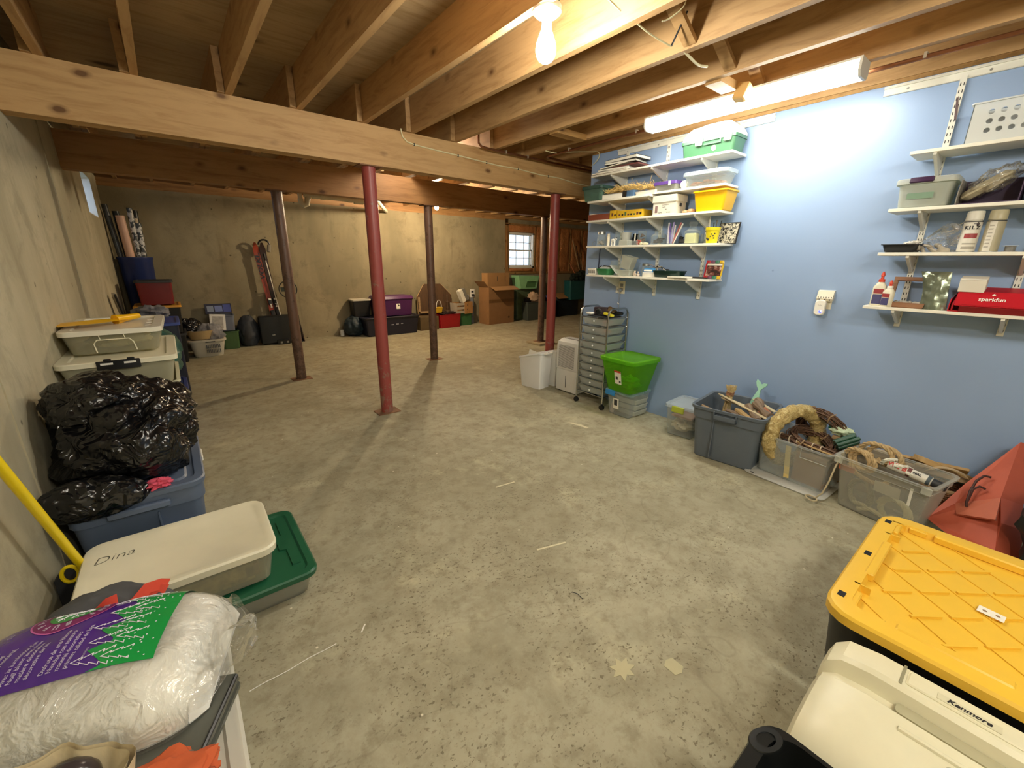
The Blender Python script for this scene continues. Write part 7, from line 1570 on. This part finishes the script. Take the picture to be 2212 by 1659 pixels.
solo('board_panel', B().box(-0.008, -0.10, 0, 0.008, 0.10, 0.42), P('dark_red_brown', '#2c1714', 0.5), 'dark thin board leaning right of the black case', 'board', (1.60, 7.62, 0), (0, R(-7), 0))
def ski(label, x, tx, mat, dy=0.0):
    t = thing('ski', label, 'ski', (x, 7.70+dy, 0.10)); t.rotation_euler = (R(-2), R(tx), 0)
    b = B(); vs = []; n = 16
    for i in range(n+1):
        z = 1.46*i/n; w_ = 0.034+0.012*abs(2*i/n-1)**2; w_ = w_ if i < n else 0.012; yy = -0.02-(0.05*max(0, (i/n-0.9)/0.1)**2)
        vs += [(-w_, yy, z), (w_, yy, z), (w_, yy+0.012, z), (-w_, yy+0.012, z)]
    fs = [(i*4+j, i*4+(j+1) % 4, (i+1)*4+(j+1) % 4, (i+1)*4+j) for i in range(n) for j in range(4)]+[(0, 1, 2, 3), (n*4, n*4+3, n*4+2, n*4+1)]
    part('blade', b.add(vs, fs), mat, t)
    part('binding', B().cbox((0, -0.045, 0.56), (0.055, 0.05, 0.10), bev=0.008).cbox((0, -0.045, 0.36), (0.06, 0.06, 0.13), bev=0.008), M_DARK, t)
    part('binding_clip', B().cbox((0, -0.075, 0.60), (0.040, 0.02, 0.03), bev=0.004).cbox((0, -0.077, 0.50), (0.012, 0.01, 0.06), (0, 0.3, 0)).cbox((0, -0.077, 0.50), (0.012, 0.01, 0.06), (0, -0.3, 0)), M_WPL, t)
    return t
s1 = ski('orange-red ski with black lettering leaning on the back wall', 1.255, -5.5, P('orange_red_ski', '#9c3d26', 0.4, var=0.15))
ltr = lettering('lettering', 'VOLKL', 0.085, M_BLACK, s1, (0.0, -0.0225, 1.10), (R(90), R(-90), 0), 0.003, shear=0.2, sx=1.5)
ski('dark ski standing behind the orange-red one', 1.33, -4.5, P('charcoal_ski', '#3a2a28', 0.4), 0.06)
pl_ = thing('ski_pole', 'thin white ski pole beside the skis', 'pole', (1.36, 7.66, 0.10)); pl_.rotation_euler = (0, R(-6.5), 0)
part('shaft', B().tube([(0, 0, 0), (0, 0, 1.22)], 0.008, 8), M_WPL, pl_); part('grip', B().tube([(0, 0, 1.20), (0, 0, 1.30)], [0.013, 0.018], 8), M_BLACK, pl_)
hd = thing('strap', 'dark curved band topping the skis', 'strap', (1.235, 7.66, 1.52))
part('band', B().tube([(0.075*math.cos(a), 0, 0.075*math.sin(a)) for a in [PI*k/12 for k in range(13)]], 0.013, 8), M_BLACK, hd); part('pad', B().cbox((0.06, 0, -0.05), (0.055, 0.04, 0.12), (0, 0.2, 0), 0.012), P('grey_foam', '#8b8577', 0.6), hd)
fn_ = thing('pedestal_fan', 'dark pedestal fan beside the brown post at the back wall', 'fan', (1.47, 7.62, 0))
part('stand', B().tube([(0, 0, 0.02), (0, 0, 0.80)], 0.018, 10).lathe([(0, 0.14), (0.02, 0.13), (0.03, 0.03)], 20), M_DARK, fn_)
part('guard', B().tube([(0.13*math.cos(a*PI/12), -0.03, 0.85+0.13*math.sin(a*PI/12)) for a in range(24)], 0.008, 6, closed=True), M_DARK, fn_)
for k in range(4): part('blade', B().cbox((0.055*math.cos(k*PI/2), -0.03, 0.85+0.055*math.sin(k*PI/2)), (0.10, 0.01, 0.07), (0.4, -k*PI/2, 0)), P('dark_green_fan', '#26312c', 0.5), fn_)
part('motor', B().cbox((0, 0.03, 0.85), (0.09, 0.10, 0.09), bev=0.02), M_DARK, fn_)
solo('pvc_stub', B().lathe([(0, 0.035), (0.10, 0.035), (0.10, 0.028), (0.0, 0.028)], 18), M_WPL, 'white pipe stub sticking up from the floor at the back wall', 'pipe', (2.28, 7.72, 0))
# --- middle group ---
nv_ = thing('storage_tote', 'large near-black navy tote with scuffed lettering, behind the red post', 'tote', (3.07, 7.50, 0))
part('body', B().loft([(0, 0.46, 0.205, 0.03), (0.01, 0.47, 0.215, 0.035), (0.31, 0.51, 0.235, 0.04)]), P('black_navy_plastic', '#1c1c2c', 0.4), nv_)
part('lid', B().loft([(0.300, 0.52, 0.245, 0.05), (0.325, 0.53, 0.255, 0.05), (0.335, 0.52, 0.245, 0.045), (0.335, 0.48, 0.205, 0.04), (0.325, 0.47, 0.195, 0.035)]), P('black_navy_plastic', '#1c1c2c', 0.4), nv_)
for k, (dx, w_) in enumerate(((-0.02, 0.05), (0.07, 0.05), (0.16, 0.04))): part('scuffed_print', B().cbox((dx, -0.231, 0.19+0.005*k), (w_, 0.002, 0.016), (R(-3), 0, 0)), P('worn_silver_print', '#9a9aa2', 0.4), nv_)
pt = thing('storage_tote', 'translucent purple tote on the near-black tote', 'tote', (3.16, 7.53, 0.337))
part('body', B().loft([(0, 0.31, 0.175, 0.03), (0.008, 0.32, 0.185, 0.035), (0.29, 0.345, 0.20, 0.04), (0.29, 0.341, 0.196, 0.04), (0.012, 0.316, 0.181, 0.03)]), CLR('purple_translucent', '#5b2d62', 1.1, 0.3, tint='#7c4a86'), pt)
part('lid', B().loft([(0.285, 0.35, 0.205, 0.04), (0.305, 0.365, 0.22, 0.05), (0.350, 0.345, 0.20, 0.05), (0.355, 0.33, 0.185, 0.04)]), CLR('purple_lid', '#6b3a74', 1.1, 0.3, tint='#7c4a86'), pt)
part('label_sticker', B().cbox((0.045, -0.198, 0.17), (0.075, 0.002, 0.095), (R(-3), 0, 0)), M_PAPER, pt); part('sticker_mark', B().cbox((0.055, -0.1995, 0.185), (0.025, 0.002, 0.025), (R(-3), R(45), 0)), M_DARK, pt)
solo('purple_things', crumple((0, 0, 0), (0.24, 0.12, 0.10), 0.4, 141), P('violet_and_pink_mix', '#7a4f8a', 0.7, var=0.5, scale=18), 'mixed violet things inside the purple tote', 'cloth', (3.16, 7.53, 0.45))
tote('storage_bin', 'black bin with a pale edge behind the red post', 'bin', (2.62, 7.66, 0.336), (0.34, 0.24, 0.29), 0, M_BLACK, taper=0.9, lid=P('pale_edge_lid', '#b5b0a0', 0.5))
solo('dark_teal_sack', blob((2.46, 7.60, 0.17), (0.17, 0.17, 0.18), 3.9, 60, 40, 0.22, flat=0.002), P('dark_teal_cloth', '#1d2d36', 0.6, var=0.15), 'dark teal sack at the left end of the near-black tote', 'bag', smooth=60)
M_VEN = wood('dark_brown_veneer', '#59402a', '#3e2b1b', 'z', knots=False); M_PEDG = P('pale_particle_edge', '#b59a72', 0.7)
ox = thing('table_top', 'octagonal dark brown table top propped behind the red crate', 'table top', (4.13, 7.66, 0.0)); ox.rotation_euler = (R(-5), 0, 0)
oc = [(-0.36, 0.20), (-0.36, 0.62), (-0.19, 0.87), (0.19, 0.87), (0.42, 0.64), (0.42, 0.22), (0.22, 0.0), (-0.18, 0.0)]
part('panel', B().prism(oc, 'y', 0.0, 0.020), M_VEN, ox, smooth=0)
for (a, c) in ((oc[0], oc[1]), (oc[1], oc[2]), (oc[3], oc[4])):
    d = Vector((c[0]-a[0], 0, c[1]-a[1])); m_ = Vector(((a[0]+c[0])/2, 0.010, (a[1]+c[1])/2))
    part('edge_band', B().cbox(tuple(m_), (d.length, 0.024, 0.006), (0, -math.atan2(d.z, d.x), 0)), M_PEDG, ox)
part('leg_block', B().box(-0.33, -0.04, 0.30, -0.12, 0.0, 0.34).box(-0.35, -0.03, 0.34, -0.31, 0.0, 0.62), M_TANW, ox, smooth=0)
solo('carton', B().box(-0.20, -0.13, 0, 0.20, 0.13, 0.26, 0.002), P('olive_brown_carton', '#5c4b30', 0.8), 'low brown carton between the near-black tote and brown post', 'box', (3.86, 7.52, 0))
rc = tote('storage_crate', 'red box heaped with dark cables before the table top', 'box', (4.35, 7.56, 0), (0.52, 0.28, 0.275), R(4), P('bright_red_plastic', '#94141c', 0.35), taper=0.93, r=0.02, rimw=0.006)
b = B(); rs = random.Random(21)
for k in range(16):
    a0 = rs.uniform(0, 6); R0_ = rs.uniform(0.06, 0.13)
    b.tube([(R0_*1.4*math.cos(a0+t*0.6)+rs.uniform(-.01, .01), R0_*0.7*math.sin(a0+t*0.6), 0.02+0.012*math.sin(t+k)+0.004*k*0.5) for t in range(9)], 0.006, 5)
solo('cables', b, P('black_and_red_cable', '#30201e', 0.5, var=0.5, scale=5), 'tangle of dark cables on the red box', 'cables', (4.37, 7.55, 0.255), kind='stuff')
ybk = thing('yellow_basket', 'small yellow basket with a white hoop on the red box', 'basket', (4.17, 7.60, 0.30))
part('body', B().loft(open_shell(0.085, 0.06, 0.11, 0.8, 0.02, 0.004, 0.006, 0.01)), P('dusty_yellow_plastic', '#c7a01e', 0.45), ybk); part('hoop', B().tube([(0.06*math.cos(PI*k/12)+0.02, 0, 0.10+0.15*math.sin(PI*k/12)) for k in range(13)], 0.006, 6), M_WPL, ybk)
solo('lamp_base', B().lathe([(0, 0.06), (0.03, 0.055), (0.05, 0.025), (0.10, 0.035), (0.16, 0.02), (0.20, 0.035), (0.26, 0.018), (0.32, 0.025), (0.35, 0.012)], 18), M_VEN, 'dark turned wooden lamp base before the table top', 'lamp base', (4.40, 7.62, 0.30))
gcr = tote('storage_box', 'green box under the slatted wooden crate', 'box', (4.80, 7.66, 0), (0.30, 0.24, 0.245), 0, P('leaf_green_plastic', '#2f5d35', 0.45), taper=0.96, r=0.015, rimw=0.004)
wc = thing('wooden_crate', 'pale wooden crate with slatted sides on the green box', 'crate', (4.745, 7.63, 0.248), R(8))
M_CRT = wood('crate_pine', '#b08350', '#8d6336', 'z', knots=False)
part('end_board', B().box(-0.02, -0.13, 0, 0.20, -0.115, 0.245), M_CRT, wc)
for k in range(3): part('slat', B().box(-0.22, -0.125, 0.02+0.08*k, -0.02, -0.115, 0.07+0.08*k), P('grey_slat', '#a59b8b', 0.7), wc); part('slat', B().box(-0.22, 0.115, 0.02+0.08*k, 0.20, 0.125, 0.07+0.08*k), M_CRT, wc)
part('end_board', B().box(0.19, -0.115, 0, 0.20, 0.125, 0.245), M_CRT, wc); part('end_board', B().box(-0.225, -0.125, 0, -0.215, 0.125, 0.23), P('grey_slat', '#a59b8b', 0.7), wc)
for z_ in (0.08, 0.17): part('nail_hole', B().box(0.045, -0.1312, z_, 0.06, -0.1302, z_+0.02), M_DARK, wc)
wbk = thing('shoe_box', 'white box tipped on the wooden crate', 'box', (4.735, 7.60, 0.50)); wbk.rotation_euler = (0, R(-26), R(10))
part('carton', B().box(-0.045, -0.10, 0, 0.045, 0.0, 0.26), M_PAPER, wbk); part('side', B().box(0.045, -0.10, 0, 0.12, 0.0, 0.25), P('grey_card_side', '#77746c', 0.7), wbk)
blp = thing('picture_frame', 'small blue picture in a pale frame behind the tipped white box', 'picture', (4.93, 7.74, 0.50)); part('border', B().box(-0.10, 0, 0, 0.075, 0.01, 0.12), P('pale_trim', '#b3ab98', 0.5), blp); part('print', B().box(-0.09, -0.002, 0.01, 0.065, 0, 0.11), P('navy_print', '#3a4a66', 0.5), blp)
for k in range(3): solo('jar_stack', B().lathe([(0, 0.04), (0.15, 0.04), (0.16, 0.03), (0.18, 0.03)], 14), P('dull_bluegrey', '#6a6f78', 0.4), ('lowest', 'middle', 'topmost')[k]+' dull jar in the column between green box and big carton', 'jar', (5.06, 7.70, 0.19*k))
wo = thing('wall_outlet', 'white outlet on the back wall beside the big carton', 'outlet', (5.14, BY, 0.64)); part('plate', B().box(-0.06, -0.008, -0.09, 0.06, 0, 0.09, 0.003), M_WHITE, wo); part('socket', B().box(-0.03, -0.011, 0.015, 0.03, -0.008, 0.055), M_DARK, wo); part('plug', B().box(-0.03, -0.05, -0.055, 0.03, -0.008, -0.015, 0.006), M_DARK, wo)
# big carton with open flaps and a second carton inside
M_CTN = P('big_carton_brown', '#8a6540', 0.85, var=0.06); M_CTNI = P('carton_inside_tan', '#a67e50', 0.85, var=0.05)
bgc = thing('carton', 'tall brown cardboard carton with open flaps at the back wall', 'box', (5.575, 7.43, 0), R(4))
cw_, cd_ = 0.36, 0.30
part('front_wall', B().box(-cw_, -0.11, 0, cw_, -0.105, 0.80), M_CTN, bgc); part('side_wall', B().box(-cw_, -0.105, 0, -cw_+0.005, 0.24, 0.80), M_CTN, bgc); part('side_wall', B().box(cw_-0.005, -0.105, 0, cw_, 0.24, 0.80), M_CTN, bgc); part('back_wall', B().box(-cw_, 0.235, 0, cw_, 0.24, 0.80), M_CTN, bgc)
part('flap', B().cbox((0.02, -0.20, 0.765), (0.70, 0.19, 0.005), (R(20), 0, 0)), M_CTNI, bgc); part('flap', B().cbox((-cw_-0.07, 0.06, 0.85), (0.005, 0.33, 0.17), (0, R(-45), 0)), M_CTN, bgc)
part('round_mark', B().lathe([(0, 0.024), (0.001, 0.024)], 18), P('dark_brown_ink', '#4a3018', 0.7), bgc).matrix_local = Matrix.Translation((0.21, -0.1105, 0.13)) @ Matrix.Rotation(R(90), 4, 'X')
part('tape_band', B().box(-cw_-0.001, -0.1115, 0.46, cw_+0.001, -0.1102, 0.53), P('brown_tape', '#71502f', 0.4), bgc)
inn = thing('carton', 'second cardboard box standing up inside the big carton', 'box', (5.61, 7.60, 0.20), R(4)); part('shell', B().box(-0.30, -0.10, 0, 0.33, 0.10, 0.87), M_CTNI, inn)
for dx in (-0.03, 0.20): part('hand_slot', B().box(dx, -0.1015, 0.70, dx+0.012, -0.1005, 0.80), M_DARK, inn)
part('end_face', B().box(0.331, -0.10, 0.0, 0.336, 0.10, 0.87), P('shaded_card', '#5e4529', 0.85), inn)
# right group
mt = thing('storage_bin', 'pale mint green open-front bin stacked under the window', 'bin', (6.49, 7.62, 0.715)); mt.rotation_euler = (0, R(1), 0)
M_MINT = P('pale_mint_plastic', '#8fc793', 0.4)
part('body', B().prism([(-0.24, 0.0), (0.24, 0.0), (0.31, 0.29), (-0.31, 0.29)], 'y', -0.14, 0.14), M_MINT, mt, smooth=0)
part('front_opening', B().prism([(-0.10, 0.03), (0.18, 0.03), (0.22, 0.16), (-0.06, 0.16)], 'y', -0.146, -0.1405), P('deeper_green_inside', '#4f7a4e', 0.5), mt, smooth=0)
part('label_flap', B().prism([(-0.06, 0.162), (0.22, 0.162), (0.225, 0.182), (-0.055, 0.182)], 'y', -0.165, -0.141), M_MINT, mt, smooth=0)
tote('storage_tote', 'green-tinted tote carrying the mint bin', 'tote', (6.42, 7.66, 0), (0.50, 0.26, 0.70), 0, P('smoky_green', '#4f6046', 0.45, var=0.2), taper=0.92, lid=P('smoky_green', '#4f6046', 0.45))
gt_ = tote('storage_tote', 'smoky grey tote heaped with clothes, between the two posts', 'tote', (6.75, 7.42, 0), (0.90, 0.22, 0.42), R(0), CLR('smoky_tote', '#5c625c', 1.1, 0.35, tint='#7a807a'), taper=0.93)
for k, (x, y, z_, r_, c, nm) in enumerate(((6.60, 7.42, 0.50, (0.19, 0.10, 0.13), '#c3a58a', 'beige'), (6.82, 7.40, 0.45, (0.14, 0.09, 0.12), '#2a2226', 'near-black'), (7.06, 7.43, 0.45, (0.12, 0.09, 0.10), '#3a3f78', 'indigo'), (6.42, 7.44, 0.45, (0.10, 0.08, 0.08), '#221d20', 'black'))):
    solo('clothing', crumple((0, 0, 0), r_, 0.45, 150+k, 24, 14), P('cl_'+c, c, 0.85, var=0.1), f'{nm} garment spilling from the smoky grey tote', 'clothing', (x, y, z_))
solo('storage_tote', B().box(-0.42, -0.14, 0, 0.30, 0.14, 0.40, 0.01), P('ink_navy_tote', '#10202c', 0.45), 'ink navy tote on the floor right of the second red post', 'tote', (7.90, 7.62, 0))
solo('card_piece', B().cbox((0, 0, 0), (0.50, 0.28, 0.006), (0, 0, 0)), M_CTNI, 'loose cardboard flap on the ink navy tote', 'cardboard', (7.70, 7.56, 0.50), (R(24), 0, 0))
solo('card_support', B().box(-0.22, -0.10, 0, 0.22, 0.10, 0.09), M_DARK, 'dark box under the cardboard flap', 'box', (7.72, 7.64, 0.401))
tt = tote('storage_tote', 'teal tote full of dark garden things near the blue wall corner', 'tote', (8.20, 7.50, 0.401), (0.88, 0.26, 0.47), 0, P('teal_tote', '#1c5458', 0.4), taper=0.94)
for k, (x, z_, r_) in enumerate(((8.02, 0.93, 0.14), (8.25, 0.98, 0.17), (8.46, 0.92, 0.12))): solo('bundle', crumple((0, 0, 0), (r_, 0.09, r_*0.8), 0.5, 170+k, 24, 14), P('dark_green_black', '#1f2a22', 0.7, var=0.4), ('narrow', 'tall middle', 'low outer')[k]+' dark bundle heaped in the teal tote', 'bundle', (x, 7.50, z_))
for k, (x0_, x1_, z1, r_, m_) in enumerate(((8.33, 8.10, 1.86, 0.014, M_TANW), (8.36, 8.24, 1.72, 0.012, M_VEN), (8.20, 8.04, 1.30, 0.012, M_ORA), (8.45, 8.38, 1.55, 0.012, M_TANW))):
    solo('tool_handle', B().tube([(x0_, 7.52, 0.85), (x1_, 7.70, z1)], r_, 8), P('dull_orange_pole', '#a8623c', 0.5) if k == 2 else m_, ('longest brown', 'dark', 'short orange', 'right-hand brown')[k]+' tool handle rising from the teal tote', 'tool handle')

# ================= pipes, wires and bits overhead =================
M_PVC = P('white_pvc', '#c9c3ab', 0.4, var=0.06)
pv = thing('drain_pipe', 'white plastic drain pipe with elbows under the far joists', 'pipe')
yP, zP = 5.95, 2.075
part('pipe', B().tube([(1.47, yP, zP), (2.33, yP, zP-0.01)], 0.026, 14), M_PVC, pv)
part('coupling', B().tube([(1.56, yP, zP), (1.64, yP, zP)], 0.033, 14), M_PVC, pv); part('coupling', B().tube([(1.66, yP, zP), (1.72, yP, zP)], 0.035, 14), M_PVC, pv)
part('coupling', B().tube([(2.00, yP, zP-0.005), (2.06, yP, zP-0.005)], 0.033, 14), M_PVC, pv); part('tee', B().tube([(2.08, yP, zP-0.012), (2.20, yP, zP-0.012)], 0.037, 14), M_PVC, pv); part('coupling', B().tube([(2.24, yP, zP-0.01), (2.29, yP, zP-0.01)], 0.032, 14), M_PVC, pv)
part('drop_pipe', B().tube([(1.42, yP, 2.30), (1.425, yP, 2.0)], 0.026, 14), M_PVC, pv)
part('elbow', B().tube([(1.425, yP, 2.03), (1.43, yP, 1.985), (1.46, yP, 1.96), (1.495, yP, 1.975), (1.505, yP, 2.02), (1.515, yP, 2.06)], 0.034, 14), M_PVC, pv)
pv2 = thing('drain_pipe', 'pale branch pipe running back towards the far wall', 'pipe'); part('pipe', B().tube([(2.33, 5.93, 2.06), (2.40, 5.97, 2.10), (3.30, 7.80, 2.160)], 0.028, 12), M_PVC, pv2)
# cable along the beam
M_CBL = P('cream_cable', '#dcd3a8', 0.45)
ys = 3.425; cp = [(1.613, ys, 2.31), (1.616, ys, 2.285), (1.625, ys, 2.255), (1.66, ys, 2.225), (1.72, ys, 2.215), (1.90, ys, 2.205), (2.13, ys, 2.196), (2.30, ys, 2.188), (2.55, ys, 2.175), (2.80, ys, 2.176), (3.10, ys, 2.160), (3.35, ys, 2.162), (3.6, ys, 2.14), (4.1, ys, 2.13), (5.0, ys, 2.13)]
cb_ = thing('cable', 'cream cable stapled along the face of the pale beam', 'cable'); part('sheath', B().tube(cp, 0.0055, 8), M_CBL, cb_)
for x, z in ((1.72, 2.215), (2.13, 2.196), (2.43, 2.181), (2.80, 2.176), (3.20, 2.161)): part('staple', B().box(x-0.003, ys-0.007, z-0.010, x+0.003, ys+0.004, z+0.010), M_DARK, cb_)
def cable(label, pts, r=0.004, mat=None, cat='cable', name='cable'):
    Q = [Vector(p) for p in pts]; out = []
    for i in range(len(Q)-1):
        p0, p1, p2, p3 = Q[max(i-1, 0)], Q[i], Q[i+1], Q[min(i+2, len(Q)-1)]
        for k in range(5): t = k/5; out.append(0.5*((2*p1)+(p2-p0)*t+(2*p0-5*p1+4*p2-p3)*t*t+(3*p1-p0-3*p2+p3)*t**3))
    out.append(Q[-1]); return solo(name, B().tube(out, r, 7), mat or M_CBL, label, cat)
cable('white wire looping under the joists to the blue wall corner', [(2.85, 3.1, 2.286), (2.95, 3.05, 2.272), (3.05, 2.98, 2.285), (3.16, 2.86, 2.284), (3.215, 2.80, 2.282), (3.24, 2.80, 2.25), (3.245, 2.84, 2.21), (3.28, 2.92, 2.19)])
cable('white wire running out from under the joist right of the bare bulb', [(1.70, 1.330, 2.300), (1.80, 1.335, 2.292), (1.90, 1.335, 2.288), (1.987, 1.329, 2.285)], 0.0035)
cable('dark rod rising from the wire end into the joist bay', [(1.987, 1.329, 2.285), (1.99, 1.30, 2.34), (1.995, 1.27, 2.40)], 0.004, M_DARK, 'rod', 'rod')
cable('thick white cable hanging in the bay above the long fixture', [(2.10, 1.335, 2.300), (2.17, 1.34, 2.292), (2.26, 1.345, 2.285), (2.328, 1.335, 2.292)], 0.006)
cable('thin wire dangling along the bridging beyond the bulb', [(1.80, 1.17, 2.40), (1.83, 1.18, 2.34), (1.80, 1.22, 2.30), (1.77, 1.24, 2.285)], 0.0028)
cable('grey wire clipped to the joist side just beyond the bulb', [(1.40, 1.23, 2.32), (1.479, 1.292, 2.300), (1.54, 1.30, 2.29), (1.59, 1.312, 2.292)], 0.004)
solo('wood_block', B().cbox((0, 0, 0), (0.05, 0.07, 0.09), bev=0.006), P('bright_yellow_pine', '#c8a468', 0.5), 'short bright block end hanging beside the joist blocking', 'block', (2.735, 1.335, 2.268), (0.2, 0.3, 0))  # block of bright yellow pine
M_COP = P('dull_copper', '#8a5a3c', 0.3, 0.7, var=0.2)
cpp = thing('copper_pipe', 'dull copper water pipe running along the beam top', 'pipe')
part('pipe', B().tube([(2.30, 3.36, 2.40), (2.30, 3.36, 2.31), (2.33, 3.36, 2.285), (2.40, 3.36, 2.280), (3.25, 3.36, 2.272), (4.4, 3.36, 2.27)], 0.010, 10), M_COP, cpp)
for x in (2.60, 2.86): part('clip', B().cbox((x, 3.36, 2.280), (0.012, 0.026, 0.026)), P('pale_clip', '#a89882', 0.5), cpp)
cp2 = thing('copper_pipe', 'second dull copper pipe turning along a joist towards the fixture', 'pipe')
part('pipe', B().tube([(4.3, 3.25, 2.265), (3.02, 3.22, 2.268), (2.97, 3.20, 2.270), (2.955, 3.15, 2.270), (2.955, 1.9, 2.272), (2.955, -0.4, 2.272)], 0.011, 10), M_COP, cp2)
for y in (2.9, 2.2, 0.6): part('clip', B().cbox((2.955, y, 2.278), (0.026, 0.012, 0.026)), P('pale_clip', '#a89882', 0.5), cp2)
solo('junction_block', B().cbox((0, 0, 0), (0.06, 0.05, 0.06), bev=0.004), P('junction_pale', '#b39a78', 0.6), 'small pale block on the joist above the long fixture', 'block', (2.86, 1.30, 2.33))
# marks lying on the floor
solo('string', B().tube([(-0.02+0.27*t/12, 1.292+0.010*t/12+0.002*math.sin(t), 0.0022) for t in range(13)], 0.0016, 5), M_WPL, 'long white thread lying on the floor right of the bottom left tote', 'thread', (0, 0, 0), R(0))

M_CHALK = P('pale_scrape', '#d0c9aa', 0.9)
def chip(pts, label, mat=M_CHALK, name='paint_chip', cat='mark'):
    solo(name, B().prism(pts, 'z', 0.0004, 0.0016), mat, label, cat)
chip([(2.47, 2.31), (2.50, 2.28), (2.53, 2.20), (2.53, 2.11), (2.505, 2.12), (2.49, 2.22)], 'pale scrape on the floor before the drawer cart')
chip([(1.345, 1.815), (1.352, 1.826), (1.482, 1.806), (1.478, 1.796)], 'short pale chalk line in the middle of the floor')
chip([(1.160, 1.232), (1.164, 1.241), (1.312, 1.195), (1.308, 1.187)], 'faint pale line near the middle of the floor')
chip([(0.336, 1.294), (0.341, 1.293), (0.364, 1.320), (0.359, 1.323)], 'small white stick lying at the end of the thread', M_WPL, 'plastic_stick', 'stick')
lf = [(0.985+0.050*(1 if k % 2 else 0.55)*math.cos(k*PI/7), 0.603+0.042*(1 if k % 2 else 0.55)*math.sin(k*PI/7)) for k in range(14)]
chip(lf, 'pale leaf-shaped flake on the near floor', P('pale_flake', '#b5ae8c', 0.9), 'flake', 'flake')
chip([(1.13+0.035*math.cos(k*PI/4)*(1 if k % 2 else 0.7), 0.50+0.03*math.sin(k*PI/4)) for k in range(8)], 'small pale flake right of the leaf-shaped one', P('pale_flake', '#b5ae8c', 0.9), 'flake', 'flake')
solo('twig', B().tube([(1.097, 0.947, 0.004), (1.106, 0.925, 0.007), (1.105, 0.894, 0.004)], 0.0016, 5), M_DARK, 'tiny dark curved twig on the floor', 'twig')
